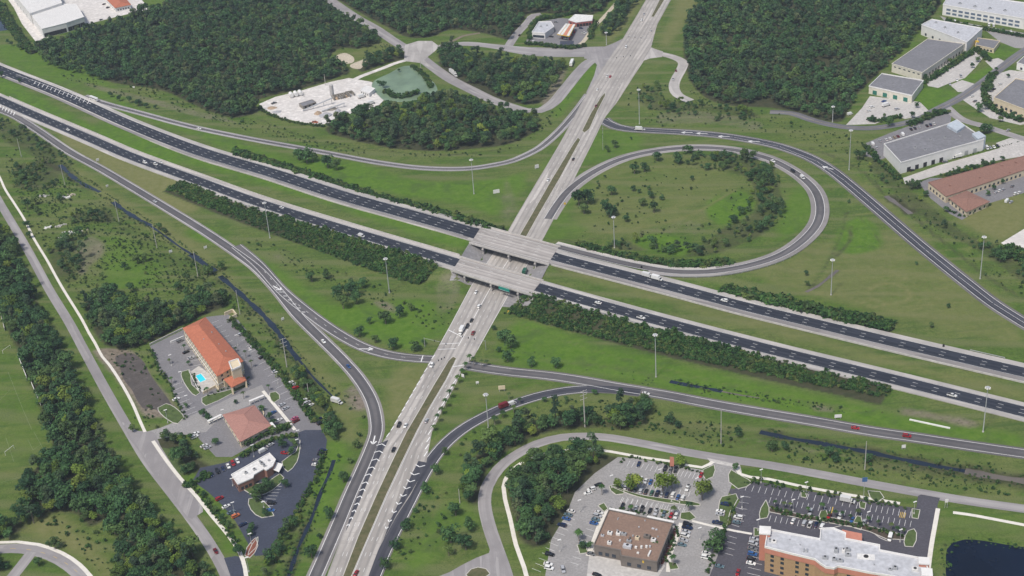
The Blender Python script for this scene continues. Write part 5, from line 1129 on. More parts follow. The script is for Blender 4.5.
def hedge(px, lab, seed, wd=1.2, sp=1.3, size=(.7, 1.1), cat='hedge', gaps=.12, z=0):
    c = path(px, z, 1, 3); g = np.random.default_rng(seed); out = [(x, y, gz_(x, y), g.uniform(.7, 1.2)) for x, y, z, s_ in bank(c, 0, len(c) - 1, -wd / 2, wd / 2, sp, seed) if g.random() > gaps]
    scatter('hedge', out, G_SHR, lab, cat, seed, size, picks=[0, 1, 2, 3, 4])
for i, (px_, lab, wd_, sz_) in enumerate([
    ([(151, 350), (161, 372), (170, 386), (186, 420)], 'hedge along the left edge of the orange-roofed hotel lot', 2, (.7, 1.3)), ([(186, 333), (196, 352), (208, 368), (213, 374)], 'hedge along the left wall of the orange-roofed hotel', 1.5, (.5, .8)),
    ([(207, 397), (222, 391), (240, 383), (248, 378)], 'hedge in front of the orange-roofed hotel porch', 2.5, (.6, 1.1)), ([(232, 320), (262, 353), (284, 379), (300, 402), (318, 424)], 'bushes along the right edge of the orange-roofed hotel lot', 4, (.8, 1.6)),
    ([(240, 446), (258, 438), (276, 432), (290, 427)], 'hedge between the pink roof and the dark lot', 4.5, (1.1, 1.9)), ([(238, 459), (256, 449), (275, 440), (300, 436)], 'hedge along the upper edge of the dark lot', 3, (.9, 1.5)), ([(193, 484), (207, 503), (223, 524), (240, 550)], 'hedge between sidewalk and the dark lot', 3, (.6, 1.1)),
    ([(324, 452), (318, 474), (300, 508), (282, 536), (268, 560)], 'bushes along the right edge of the dark lot', 3, (.7, 1.3)), ([(185, 487), (195, 484), (203, 478), (214, 476)], 'hedge at the entrance of the dark lot', 4, (.9, 1.6)), ([(193, 374), (196, 385), (201, 391), (212, 390)], 'planting round the small hotel pool', 2.2, (.5, .9)),
    ([(620, 463), (628, 458), (640, 459), (655, 463), (680, 468), (702, 473)], 'hedge along the top of the brown-roofed restaurant lot', 1.6, (.6, 1.0)), ([(609, 508), (640, 514), (673, 521)], 'hedge along the front wall of the brown-roofed restaurant', 1.6, (.5, .9)), ([(677, 530), (672, 546), (664, 563)], 'shrubs along the right wall of the brown-roofed restaurant', 2.2, (.7, 1.2)),
    ([(727, 500), (733, 514), (726, 528), (716, 552), (706, 576)], 'hedge between the two bottom parking lots', 2, (.7, 1.2)), ([(744, 482), (800, 491.5), (850, 500), (915, 510)], 'low hedge along the top edge of the tan hotel lot', 1.4, (.5, .9)), ([(771, 510), (800, 516.5), (822, 520), (858, 526), (880, 531), (904, 538)], 'planting along the middle strip of the tan hotel lot', 3.4, (.6, 1.1)),
    ([(526, 44), (540, 45), (556, 47.5), (572, 48.5), (586, 46)], 'hedge in front of the fuel station', 5, (1.2, 2.0)), ([(530, 40), (531, 30), (540, 20), (556, 18)], 'bushes left of the fuel station shop', 4, (1.1, 2.0)), ([(590, 40), (592, 31), (596, 24)], 'bushes right of the fuel station', 4, (1.1, 2.0)), ([(540, 19), (560, 17), (572, 14)], 'hedge behind the fuel station', 4, (1.2, 2.2)),
    ([(935, 163), (960, 157), (1000, 147), (1020, 141)], 'thin hedge beside the white warehouse yard', 1, (.4, .5)), ([(948, 210), (962, 217), (975, 212), (992, 204)], 'bushes below the long brown roof', 2, (.7, 1.1)), ([(946, 21), (960, 25), (990, 31), (1024, 37), (1050, 42)], 'planting along the long white factory unit', 4, (1.1, 1.9)),
    ([(923, 84), (930, 80), (942, 72), (955, 64), (972, 53)], 'bushes along the long cream unit', 5, (1.1, 2.0)), ([(868, 119), (876, 122), (890, 119), (902, 117)], 'bushes below the yard of the green doors', 4, (1.0, 1.8)), ([(975, 50), (984, 57), (990, 62)], 'bushes at the small low unit', 4, (1.1, 2.0)), ([(908, 126), (925, 119), (942, 113), (950, 112)], 'bushes along the estate road above the white warehouse', 6, (1.1, 2.0)),
    ([(994, 74), (985, 90), (988, 104), (1004, 116), (1024, 122)], 'bushes round the right-edge cream unit', 5, (1.1, 2.0)), ([(865, 146), (872, 154), (884, 166), (900, 180)], 'bushes at the left end of the white warehouse', 4, (1.1, 1.8)), ([(30, 52), (60, 43), (100, 30), (150, 14)], 'hedge between the white factory yard and the woodland', 6, (1.2, 2.2)), ([(-2, 4), (10, 24), (24, 44), (34, 54)], 'bushes left of the white factory yard', 9, (1.2, 2.4)),
    ([(1000, 258), (1012, 250), (1024, 262), (1050, 280)], 'bushes at the white pad near the right edge', 8, (1.4, 2.6)), ([(258, 108), (275, 117), (300, 124), (325, 127)], 'low bushes along the lower edge of the gravel yard', 3, (.8, 1.4)), ([(386, 92), (400, 98), (420, 93)], 'bushes round the lower edge of the green pond', 5, (1.2, 2.2)), ([(412, 66), (424, 76), (432, 88)], 'bushes on the right bank of the green pond', 4, (.9, 1.6))]):
    hedge(px_, lab, 800 + i, wd_, size=sz_)
# ------------------------------------------------------------------ buildings
CREAM = plain('cream_stucco', (.62, .53, .38), .85, .08, .3, dirt=(.52, .44, .32)); WHT = plain('white_wall', (.70, .69, .67), .8, .06, .2, dirt=(.58, .57, .55))
TAN = plain('tan_brick', (.38, .25, .14), .85, .12, 1.2); ORANGE = plain('orange_stucco', (.50, .21, .15), .85, .08, .4); BRICK = plain('red_brick', (.28, .15, .115), .85, .15, 1.2)
TAUPE = plain('taupe_wall', (.16, .14, .125), .85, .12, .4); TILE_O = plain('orange_roof_tile', (.44, .155, .09), .8, .18, .5, dirt=(.33, .12, .08), fine=1.4)
TILE_P = plain('pink_roof_tile', (.38, .20, .165), .8, .12, .8, dirt=(.34, .165, .14), fine=1.4); TILE_B = plain('brown_roof_tile', (.27, .15, .115), .8, .14, .5, dirt=(.215, .12, .095), fine=1.2)
ROOFW = plain('white_roof', (.72, .71, .69), .7, .05, .1, dirt=(.60, .585, .57), fine=.6); ROOFL = plain('pale_membrane_roof', (.50, .51, .54), .75, .08, .12, dirt=(.40, .405, .43), fine=.5)
ROOFG = plain('grey_gravel_roof', (.20, .20, .215), .9, .14, .07, dirt=(.14, .138, .145), fine=.5); ROOFB = plain('brown_gravel_roof', (.25, .17, .13), .9, .15, .1, dirt=(.20, .135, .105), fine=.8)
METAL = plain('galvanised_metal', (.42, .43, .44), .5, .1, 1.0, metal=.4); GLASS = plain('window_glass', (.03, .04, .055), .15, .1, .5, spec=.6); DARKIN = plain('dark_opening', (.03, .03, .032), .8)
GREEND = plain('green_door', (.03, .16, .12), .6); BLUEM = plain('blue_panel', (.06, .14, .30), .6); BLUEG = plain('blue_glass', (.11, .15, .21), .3); REDP = plain('red_panel', (.45, .04, .035), .6); YEL = plain('yellow_panel', (.60, .40, .05), .6)
STEEL = plain('grey_steel', (.46, .47, .48), .5, .06, 1.0, metal=.2); GREENS = plain('green_sign', (.01, .20, .16), .5, .04); WOODP = plain('concrete_pole', (.42, .40, .37), .85)
def rp(px, h): return [np.array(P(x, y, h)) for x, y in px]
def win_mesh(w_, h_, d=.12):
    b = MB(); b.box(0, 0, -h_ / 2, w_, d, h_); me = bpy.data.meshes.new('window'); me.from_pydata(b.v, [], b.f); me.materials.append(GLASS); me.update(); return me
WM = {}
def windows(t, c0, a, b_, zs, n, w_=1.4, h_=1.5, inset=1.5, name='window', mat=None, sill=True):
    a, b_ = np.array(a), np.array(b_); d = b_ - a; L = np.hypot(*d); d = d / L; nn = np.array([d[1], -d[0]])
    key = (w_, h_, name)
    if key not in WM:
        WM[key] = win_mesh(w_, h_); 
        if mat: WM[key].materials.clear(); WM[key].materials.append(mat)
        sm_ = MB(); sm_.box(0, 0, -h_ / 2 - .18, w_ + .4, .3, .16); sm_.box(0, 0, h_ / 2 + .02, w_ + .4, .24, .14); me = bpy.data.meshes.new('frame'); me.from_pydata(sm_.v, [], sm_.f); me.materials.append(WHT); me.update(); WM[key + ('f',)] = me
    for z in zs:
        for i in range(n):
            p = a + d * (inset + (L - 2 * inset) * (i + .5) / n) + nn * .02 - c0
            o = bpy.data.objects.new(name, WM[key]); COL.objects.link(o); o.parent = t; o.location = (p[0], p[1], z); o.rotation_euler = (0, 0, math.atan2(d[1], d[0]))
            if sill: f_ = bpy.data.objects.new('frame', WM[key + ('f',)]); COL.objects.link(f_); f_.parent = o
def flat_building(px, h, wall, roof, label, cat='building', name='building', par=.7, parmat=None, group=None, inner=.35):
    q = rp(px, h); c0 = sum(q) / len(q); occupy(q)
    if sum(q[i][0] * q[(i + 1) % len(q)][1] - q[(i + 1) % len(q)][0] * q[i][1] for i in range(len(q))) < 0: q = q[::-1]
    t = empty(name, (*c0, 0)); tag(t, label, cat, group); l = [tuple(p - c0) for p in q]
    MB().prism(l, 0, h - .05, cap=False).build('wall', wall, t)
    MB().prism(l, h - .35, h, cap=True).build('roof', roof, t)
    if par:
        b = MB(); n = len(l)
        for i in range(n):
            a, c = np.array(l[i]), np.array(l[(i + 1) % n]); d = c - a; L = np.hypot(*d)
            if L < .3: continue
            b.box(*((a + c) / 2), h - .2 + .002 * i, L + inner, inner + .1, par + .2, math.atan2(d[1], d[0]))
        b.build('parapet', parmat or wall, t)
    return t, q, c0
def hip_building(px, h, rise, wall, roof, label, cat='building', name='building', over=.7, gable=0.28, group=None):
    """px: four eave corners; ridge runs along the longer side"""
    q = rp(px, h); c0 = sum(q) / 4; occupy(q); t = empty(name, (*c0, 0)); tag(t, label, cat, group)
    if sum(q[i][0] * q[(i + 1) % 4][1] - q[(i + 1) % 4][0] * q[i][1] for i in range(4)) < 0: q = q[::-1]
    l = [p - c0 for p in q]
    if np.linalg.norm(l[1] - l[0]) < np.linalg.norm(l[2] - l[1]): l = l[1:] + l[:1]
    m0, m1 = (l[0] + l[3]) / 2, (l[1] + l[2]) / 2; hw = np.linalg.norm(l[3] - l[0]) / 2; d = (m1 - m0) / np.linalg.norm(m1 - m0)
    s = min(hw, np.linalg.norm(m1 - m0) * .48); r0, r1 = m0 + d * s, m1 - d * s
    b = MB(); b.add([(*l[0], h), (*l[1], h), (*l[2], h), (*l[3], h), (*r0, h + rise), (*r1, h + rise)], [(0, 1, 5, 4), (2, 3, 4, 5), (1, 2, 5), (3, 0, 4)])
    b.add([(*p, h - .3) for p in l] + [(*p, h) for p in l], [(i, (i + 1) % 4, 4 + (i + 1) % 4, 4 + i) for i in range(4)]); b.build('roof', roof, t)
    cc = sum(l) / 4; lw = [tuple(p + (cc - p) / np.linalg.norm(cc - p) * over * 1.4) for p in l]
    MB().prism(lw, 0, h - .05).build('wall', wall, t)
    rd = MB(); rd.bar((*r0, h + rise), (*r1, h + rise), .18)
    for i, k in ((0, r0), (3, r0), (1, r1), (2, r1)): rd.bar((*l[i], h), (*k, h + rise), .14)
    rd.build('ridge', roof, t)
    return t, q, c0, lw
def rooftop(t, c0, px, py, h, sx, sy, sz, mat, rz=0, name='roof_unit', fan=True):
    p = np.array(P(px, py, h)) - c0; b = MB(); b.box(p[0], p[1], h, sx, sy, sz, rz); b.box(p[0], p[1], h + sz, sx * .86, sy * .86, .12, rz)
    o = b.build(name, mat, t)
    if fan and min(sx, sy) > 1.1: f_ = MB(); f_.cyl(p[0], p[1], h + sz + .12, min(sx, sy) * .3, .18, 10); f_.build('fan', DARKIN, o)
    return o

# orange-roofed hotel at left
t, q, c0, lw = hip_building([(182.5, 328), (205.5, 317), (243.5, 361), (217, 376.5)], 9.6, 3.4, CREAM, TILE_O, 'three-storey cream hotel with a long orange tiled roof, beside a small pool', 'hotel', 'hotel_building')
W4 = [np.array(p) + c0 for p in lw]
for i in range(4):
    a, b_ = W4[i], W4[(i + 1) % 4]; L = np.linalg.norm(b_ - a); windows(t, c0, a, b_, (1.9, 4.9, 7.9), max(3, int(L / 4.2)), 1.5, 1.6)
bd = MB()
for i in range(4):
    a, b_ = W4[i] - c0, W4[(i + 1) % 4] - c0; d = b_ - a; bd.box(*((a + b_) / 2), 3.1, np.linalg.norm(d) + .3, .35, .35, math.atan2(d[1], d[0]))
bd.build('band_course', WHT, t)
tw = MB(); p = [tuple(v - c0) for v in rp([(229, 362), (238, 359), (241, 366), (232, 370)], 13.5)]; tw.prism(p, 0, 13.2); o = tw.build('entrance_tower', CREAM, t)
b = MB(); [b.box(*((np.array(p[i]) + p[(i + 1) % 4]) / 2), 13.0, np.linalg.norm(np.array(p[i]) - p[(i + 1) % 4]) + .5, .6, 1.0, math.atan2(*(np.array(p[(i + 1) % 4]) - p[i])[::-1])) for i in range(4)]; b.build('tower_parapet', WHT, o)
# porte cochere
pc = rp([(223.5, 379), (241, 371.5), (246.5, 380), (231.5, 387.5)], 5.2); pcl = [v - c0 for v in pc]; cm = sum(pcl) / 4
b = MB(); b.add([(*v, 5.2) for v in pcl] + [(*cm, 7.6)], [(0, 1, 4), (1, 2, 4), (2, 3, 4), (3, 0, 4)]); b.add([(*v, 4.7) for v in pcl] + [(*v, 5.2) for v in pcl], [(0, 1, 5, 4), (1, 2, 6, 5), (2, 3, 7, 6), (3, 0, 4, 7), (0, 1, 2, 3)]); po = b.build('porch_roof', TILE_O, t)
for v in pcl: cb = MB(); vv = v + (cm - v) * .1; cb.box(vv[0], vv[1], 0, 1.1, 1.1, 4.75); cb.build('porch_column', CREAM, po)
b = MB(); l = [tuple(v - c0) for v in rp([(217, 374), (236, 366), (243, 372), (224, 381)], 4.6)]; b.prism(l, 0, 4.6); b.build('lobby_wing', CREAM, t)
for px_, py_ in ((204, 340), (219, 345), (226, 352), (212, 333)): rooftop(t, c0, px_, py_, 11.3, .7, .7, .9, METAL, name='roof_vent', fan=False)
area('pool_deck', [(190, 372), (199, 366), (206, 371), (214, 379), (217, 385), (205, 392), (199, 389)], CONC, dz=.070)
pw = wpoly([(195, 376), (201, 373.5), (206.5, 380), (200, 382.8)]); area('swimming_pool', None, POOLW, dz=.12, world=pw, occ=False)
b = MB()
for i in range(4): a, c = pw[i], pw[(i + 1) % 4]; d = c - a; b.box(*((a + c) / 2), 0, np.hypot(*d) + .5, .5, .2, math.atan2(d[1], d[0]))
b.build('pool_edge', WHT, kind='structure')
def lwall(name, px, h, th, mat, label, cat='wall', group=None, gap=None):
    q = [np.array(P(x, y)) for x, y in px]; c0 = q[0]; b = MB()
    for i in range(len(q) - 1):
        d = q[i + 1] - q[i]; b.box(*((q[i] + q[i + 1]) / 2 - c0), 0, np.linalg.norm(d) + th * .5, th, h, math.atan2(d[1], d[0]))
        b.box(*((q[i] + q[i + 1]) / 2 - c0), h, np.linalg.norm(d) + th * .6, th + .15, .12, math.atan2(d[1], d[0]))
    o = b.build(name, mat); o.location = (*c0, 0); return tag(o, label, cat, group)
lwall('garden_wall', [(203.5, 394), (216, 387.5), (219, 391)], 1.6, .4, CREAM, 'low cream wall in front of the orange-roofed hotel near its pool')
lwall('garden_wall', [(171, 343.5), (184, 338)], 1.5, .5, WHT, 'short white wall beside the far end of the orange-roofed hotel')
lwall('pool_fence', [(189, 372), (198, 390), (205, 393)], 1.2, .12, WHT, 'thin white fence along the left side of the small hotel pool', 'fence')
lwall('perimeter_wall', [(150, 345), (183, 329), (187, 331)], 1.0, .35, CONC, 'low concrete wall along the upper edge of the hotel parking lot')
lwall('trash_enclosure', [(225, 315.5), (233, 312), (237, 317), (230, 320)], 2.2, .5, CREAM, 'small cream walled bin enclosure at the top corner of the hotel lot', 'enclosure')
ribbon('sidewalk', path([(263, 391), (272, 402), (283, 415), (295, 430)], 0, 2.0), SIDEW, dz=.085)
ribbon('sidewalk', path([(208, 423), (223, 416)], 0, 1.2), SIDEW, dz=.085)
# pink-roofed restaurant
t, q, c0, lw = hip_building([(222.5, 414.5), (254.5, 405), (271.5, 425.5), (240, 442)], 4.8, 2.6, CREAM, TILE_P, 'cream restaurant with a broad faded pink tiled roof below the orange-roofed hotel', 'restaurant', 'restaurant_building')
W4 = [np.array(p) + c0 for p in lw]
for i in range(4): windows(t, c0, W4[i], W4[(i + 1) % 4], (1.9,), 5, 1.6, 1.8)
b = MB(); l = [tuple(v - c0) for v in rp([(268, 424), (272, 422), (276, 427), (272, 429)], 4.0)]; b.prism(l, 0, 4.2); b.build('entrance_block', WHT, t)
def arbour(a, b_, label):
    a, b_ = np.array(P(*a)), np.array(P(*b_)); t = empty('arbour', (*a, 0)); tag(t, label, 'arbour'); d = b_ - a; L = np.linalg.norm(d); ang = math.atan2(d[1], d[0])
    m = MB(); m.box(*(d / 2), 2.6, L, 1.6, .25, ang); m.build('beam', WHT, t)
    for k in range(4): p = d * k / 3; m = MB(); m.cyl(p[0], p[1], 0, .25, 2.6, 8); m.build('post', WHT, t)
arbour((208.5, 425), (222, 418.5), 'white arbour on posts at the left corner of the pink-roofed restaurant')
arbour((250, 405), (264.5, 399), 'white arbour on posts at the upper corner of the pink-roofed restaurant')
lwall('planter_wall', [(262, 410), (264, 414), (263, 419)], .8, .5, CREAM, 'small curved cream planter wall right of the pink-roofed restaurant', 'planter')
# white-roofed fast food building
t, q, c0 = flat_building([(231.5, 475), (269.5, 453.5), (275.5, 460), (272.5, 466.5), (266.5, 470.5), (264, 469), (254, 475), (253, 478), (238, 484.5)], 5.2, BRICK, ROOFW, 'small red-brick restaurant with a long white flat roof in the dark parking lot', 'restaurant', 'restaurant_building', parmat=WHT, par=.5)
windows(t, c0, q[0] if False else P(238, 484.5, 5.2), P(253, 478, 5.2), (1.8,), 5, 1.8, 1.7) if False else None
for i in range(len(q)):
    a, b_ = q[i], q[(i + 1) % len(q)]
    if np.linalg.norm(b_ - a) > 7: windows(t, c0, a, b_, (1.8,), max(2, int(np.linalg.norm(b_ - a) / 3)), 1.6, 1.7, 1.0, sill=False)
for px_, py_, s_ in ((246, 473.5, 1.6), (254.5, 470, 1.5), (262, 464, 1.8), (264.5, 466.5, 1.4), (260, 462, 1.0), (269, 461, .9)): rooftop(t, c0, px_, py_, 5.2, s_, s_, 1.0, METAL, .6)
b = MB(); l = [tuple(v - c0) for v in rp([(276, 462), (283, 464), (279, 472), (272, 469)], 3)]; b.prism(l, 2.7, 3.0); b.build('canopy', WHT, t)
# brown-roofed restaurant
t, q, c0 = flat_building([(609, 510.5), (672.5, 523.8), (657, 562.5), (621, 556), (620, 550.5), (594, 545.5)], 6.2, TAUPE, ROOFB, 'large taupe restaurant with a brown flat roof covered in ventilation units', 'restaurant', 'restaurant_building', par=.6, parmat=TAUPE)
a_ = math.atan2(*(q[1] - q[0])[::-1])
for px_, py_, sx, sy, sz, mt in ((610, 534, 2.4, 1.8, 1.3, ROOFW), (618.5, 534.5, 2.2, 2, 1.4, ROOFW), (624, 535, 2.6, 1.6, 1.2, METAL), (609.5, 544, 2, 1.6, 1.5, ROOFW), (602.5, 536, 1.6, 1.2, .8, ROOFL), (629, 542, 2.4, 1.5, 1.2, METAL), (637.5, 539, 2.0, 2.0, 1.4, CREAM), (647, 537.5, 3.2, 2.2, 1.4, TAUPE),
                               (653.5, 541, 2.4, 2.0, 1.4, ROOFW), (627.5, 547.5, 4.2, 2.4, 1.6, ROOFL), (636, 548, 1.2, 1, .9, ROOFW), (641.5, 548, 1, 1, 1.2, ROOFW), (646.5, 547.5, 1.1, 1, 1.1, ROOFW), (650, 547, .9, .9, .8, ROOFL), (638, 553.5, 1.2, .8, .7, ROOFW), (649.5, 554, .8, 4.2, .8, ROOFW),
                               (620, 541, .8, .8, .7, ROOFW), (617.5, 531, 1, .6, .6, METAL), (639, 527.5, .6, .6, .6, ROOFL), (653, 529, 1.4, .7, .5, ROOFL), (656.5, 530, 1, .7, .5, ROOFL), (618, 519, .5, 2, .3, METAL), (645, 521, .5, .5, .5, ROOFL), (658, 537, .6, .6, .5, METAL), (633, 536.5, .8, .8, .8, METAL), (630, 538.5, .8, .8, .8, TAUPE)):
    rooftop(t, c0, px_, py_, 6.2, sx, sy, sz, mt, a_)
b = MB(); p0, p1 = rp([(637.5, 559), (644, 561)], 5.2); d = p1 - p0; b.box(*((p0 + p1) / 2 - c0 + np.array([0, -.5])), 4.4, np.linalg.norm(d), .5, 1.5, math.atan2(d[1], d[0])); b.build('shop_sign', YEL, t)
for i in range(len(q)):
    a, b_ = q[i], q[(i + 1) % len(q)]
    if np.linalg.norm(b_ - a) > 12: windows(t, c0, a, b_, (2.0,), max(3, int(np.linalg.norm(b_ - a) / 5)), 2.0, 2.0, 1.5, sill=False)
cv = MB()
for a, b_ in (((609, 508.5), (636, 514)), ((647, 516.5), (674, 522))):
    p0, p1 = np.array(P(*a, 3.2)), np.array(P(*b_, 3.2)); d = p1 - p0; cv.box(*((p0 + p1) / 2 - c0), 3.0, np.linalg.norm(d), 1.6, .3, math.atan2(d[1], d[0]))
cv.build('awning', WHT, t)
area('mulch_bed', [(674, 528), (678, 530), (668, 556), (662, 566), (659, 562), (668, 545)], plain('red_mulch', (.14, .05, .04), .95, .2, .6), dz=.08)
ribbon('sidewalk', path([(607, 510), (600, 524), (592, 546), (588, 556)], 0, 2.4), SIDEW, dz=.086); ribbon('sidewalk', path([(681, 523), (676, 540), (669, 558), (668, 572)], 0, 2.0), SIDEW, dz=.086)
ribbon('sidewalk', path([(600, 504), (606, 511)], 0, 1.4), PALED, dz=.088); ribbon('sidewalk', path([(687, 513), (683, 520)], 0, 1.4), PALED, dz=.088)
ribbon('sidewalk', path([(692, 521), (712, 526), (735, 531), (752, 534)], 0, 1.6), SIDEW, dz=.084)
# tan and orange hotel at the bottom edge
HH = 14.6
t, q, c0 = flat_building([(768, 530), (820, 540), (821, 529.5), (833, 529), (845.5, 534), (845, 539.5), (879.5, 546), (879.5, 551), (923, 559.5), (929, 572), (926, 585), (893, 577), (868, 573), (841, 567.5), (838, 567), (834, 569), (826, 568), (820.5, 564.5), (815, 560), (790, 554), (765, 547.5)], HH, TAN, ROOFL, 'four-storey tan hotel with orange top band and pale flat roof at the bottom edge', 'hotel', 'hotel_building', par=.9, parmat=WHT)
ob = MB(); n = len(q)
for i in range(n):
    a, b_ = q[i] - c0, q[(i + 1) % n] - c0; d = b_ - a; L = np.linalg.norm(d)
    if L > 1: dd = d / L; ob.box(*((a + b_) / 2 + np.array([dd[1], -dd[0]]) * .12), HH - 3.0 + .003 * i, L + .3, .3, 2.7, math.atan2(d[1], d[0]))
ob.build('orange_band', ORANGE, t)
for i in range(n):
    a, b_ = q[i], q[(i + 1) % n]; L = np.linalg.norm(b_ - a)
    if L > 9: windows(t, c0, a, b_, (1.9, 4.9, 7.9, 10.4), max(2, int(L / 4.8)), 1.7, 1.5, 1.2, sill=False)
for (px_, py_), (sx, sy) in (((765, 530), (5.0, 5.5)), ((924, 560.5), (4.5, 4.5)), ((927, 572), (4.5, 5))):
    p = np.array(P(px_, py_, HH + 2)) - c0; b = MB(); b.box(p[0], p[1], 0, sx, sy, HH + 1.4, -.23); o = b.build('corner_tower', ORANGE, t); b = MB(); b.box(p[0], p[1], HH + 1.4, sx + .5, sy + .5, .7, -.23); b.build('tower_cap', WHT, o)
b = MB(); l = [tuple(v - c0) for v in rp([(842, 529.5), (862, 533.5), (862, 541.5), (845, 538)], 5.5)]; b.prism(l, 4.7, 5.5); o = b.build('porch_roof', ORANGE, t)
for v in l[:3]: cb = MB(); cb.box(v[0] * .97, v[1] * .97, 0, .8, .8, 4.7); cb.build('porch_column', WHT, o)
for px_, py_, sx, sy, sz, mt in ((836, 551.5, 1.8, 3, 1.8, METAL), (843.5, 552, 1.5, 1.5, 1.7, ROOFW), (847, 550.5, 3, 1.6, 1.3, METAL), (848, 556, 2.6, 1.6, 1.2, METAL), (825, 558.5, 2.6, 1.8, 1.2, METAL), (834, 560, 1.8, 1.8, 1.2, METAL), (840, 561.5, 3.0, 1.6, 1.2, METAL), (770, 541, 1.2, 1.4, 1, METAL), (774, 542, 2.6, 2, .8, ROOFW),
                               (804, 551, .8, 2.2, .8, METAL), (807, 551, .8, 2.2, .8, METAL), (895, 569, 2.2, 1.8, 1.4, METAL), (890, 570, 1.8, 1.2, .8, METAL), (915, 570, 3, 2.5, 1.0, ROOFW), (866, 557, 8, 4, .25, ROOFW), (874, 565, .6, .6, .7, METAL), (800, 545, .5, .5, .5, METAL), (790, 540, .5, .5, .5, METAL)):
    rooftop(t, c0, px_, py_, HH, sx, sy, sz, mt, -.23)
for x0, x1, y0, y1 in ((777, 529.2, 795, 532.8), (895, 552.2, 913, 555.8)): pass
ribbon('curb_strip', path([(832, 528), (842, 525.5), (858, 528), (872, 532), (880, 538), (887, 541)], 0, .5), CURB, dz=.09)
# planted islands in the hotel lots: raised kerb, grass inside
GR_I = plain('island_grass', (.075, .11, .035), .95, .25, .4); MULCH = plain('dark_mulch', (.075, .06, .045), .95, .25, .6)
def planted(px, mat=None, smooth=True): isle(px, z=.06, mat=mat or GR_I, smooth=smooth)
for px in ([(761, 508), (766, 500), (769, 508), (767, 518), (760, 519)], [(801, 491), (808, 492.5), (806, 498), (801, 497)], [(859, 501.5), (866, 503), (865, 509), (860, 508)], [(912, 509), (920, 510), (918, 519), (912, 518)], [(754, 528), (760, 529), (761, 535.5), (754, 536.5)], [(908, 531), (914, 529), (916.5, 533), (913, 547), (905, 546.5)], [(857, 516), (861, 517), (861, 530), (854, 528)],
           [(821, 511), (826, 510), (827, 523), (820, 521)], [(868, 491), (880, 492), (884, 498), (876, 503)], [(722, 497), (736, 494), (738, 499), (730, 512), (726, 527), (722, 527)], [(714, 465), (713, 477), (706, 480), (703, 470)], [(731, 470), (741, 476), (752, 483), (738, 489), (729, 482)]): planted(px)
for px in ([(769, 508), (800, 514.5), (820, 518), (821, 522), (800, 518.5), (769, 512)], [(828, 517), (856, 523), (880, 529), (905, 536), (904, 540), (886, 539), (870, 532), (850, 526.5), (829, 523)]): planted(px, MULCH, False)
for px in ([(598, 506), (604, 503), (608, 509), (604, 512)], [(577, 545), (585, 544), (588, 553), (580, 554)], [(660, 509), (670, 511), (668, 514), (660, 513)], [(681, 513), (690, 512), (696, 518), (690, 521), (680, 519)], [(668, 562), (676, 563), (679, 569), (670, 570)], [(620, 484), (624, 494), (616, 495), (609, 486)], [(672, 500), (700, 504), (700, 506), (671, 502)], [(610, 486), (640, 495), (680, 502), (679, 504), (638, 497)]): planted(px)
for px in ([(202, 398), (233, 389), (245, 381), (250, 385), (235, 392), (218, 401), (206, 406)], [(270, 393), (276, 392), (280, 399), (274, 403)], [(249, 499), (257, 498), (270, 508), (274, 516), (262, 518), (251, 510)], [(240, 482), (252, 484), (268, 482), (280, 474), (284, 478), (273, 490), (258, 496), (244, 490)], [(282, 462), (296, 452), (300, 440), (297, 462), (288, 472)], [(252, 545), (258, 537), (256, 548), (248, 556)]): planted(px)
planted([(247, 548), (256, 538), (258, 546), (250, 558), (245, 556)], plain('red_mulch_bed', (.20, .075, .05), .95, .2, .6))
planted([(158, 408), (166, 404), (184, 418), (178, 424), (168, 420)]); planted([(182, 372), (189, 370), (192, 385), (200, 393), (196, 396), (186, 386)])
area('grass_verge', [(152, 446), (178, 478), (190, 470), (176, 450)], GR_I, dz=.047, occ=False)
# warehouses and units, top right
def doors(t, c0, a, b_, h, n, mat, w_=3.2, dh=3.6): windows(t, c0, a, b_, (dh / 2 + .1,), n, w_, dh, 2, 'roller_door', mat, False)
t, q, c0 = flat_building([(884, 144.5), (948, 124.5), (957, 120.5), (966, 127), (975, 133), (984, 139.8), (950, 149), (901, 163)], 9, WHT, ROOFG, 'big white warehouse with a grey flat roof, right of the outer ramp', 'warehouse', 'warehouse_building', par=.8, parmat=WHT)
for a, b_, n_, m_ in ((P(901, 163, 9), P(950, 149, 9), 5, DARKIN), (P(950, 149, 9), P(984, 139.8, 9), 3, METAL)): windows(t, c0, a, b_, (1.9,), n_, 3.4, 3.8, 4, 'roller_door' if m_ is DARKIN else 'grey_roller_door', m_, False)
b = MB(); l = [tuple(v - c0) for v in rp([(947, 125), (956, 119.5), (965.5, 125.5), (957, 131)], 11)]; b.prism(l, 8.9, 11); b.build('roof_block', plain('pale_blue_wall', (.42, .47, .52), .7), t)
b = MB(); l = [tuple(v - c0) for v in rp([(972, 133.5), (979, 131), (986, 136), (978, 139)], 11)]; b.prism(l, 0, 11); b.build('office_block', plain('pale_blue_wall', (.42, .47, .52), .7), t)
for x, y in ((915, 148), (930, 140), (945, 138), (960, 136), (925, 150)): rooftop(t, c0, x, y, 9, 1.6, 1.6, .8, METAL)
t, q, c0 = flat_building([(928.5, 182.5), (1024, 156), (1080, 140), (1090, 151), (1024, 170), (946, 196.5)], 5.2, CREAM, TILE_B, 'very long low building with a reddish brown roof at the right edge', 'building', 'commercial_building', par=.25, parmat=TILE_B)
for i in range(len(q)):
    a, b_ = q[i], q[(i + 1) % len(q)]
    if np.linalg.norm(b_ - a) > 12: windows(t, c0, a, b_, (1.9,), min(20, int(np.linalg.norm(b_ - a) / 4.5)), 1.8, 2.0, 1.5, sill=False)
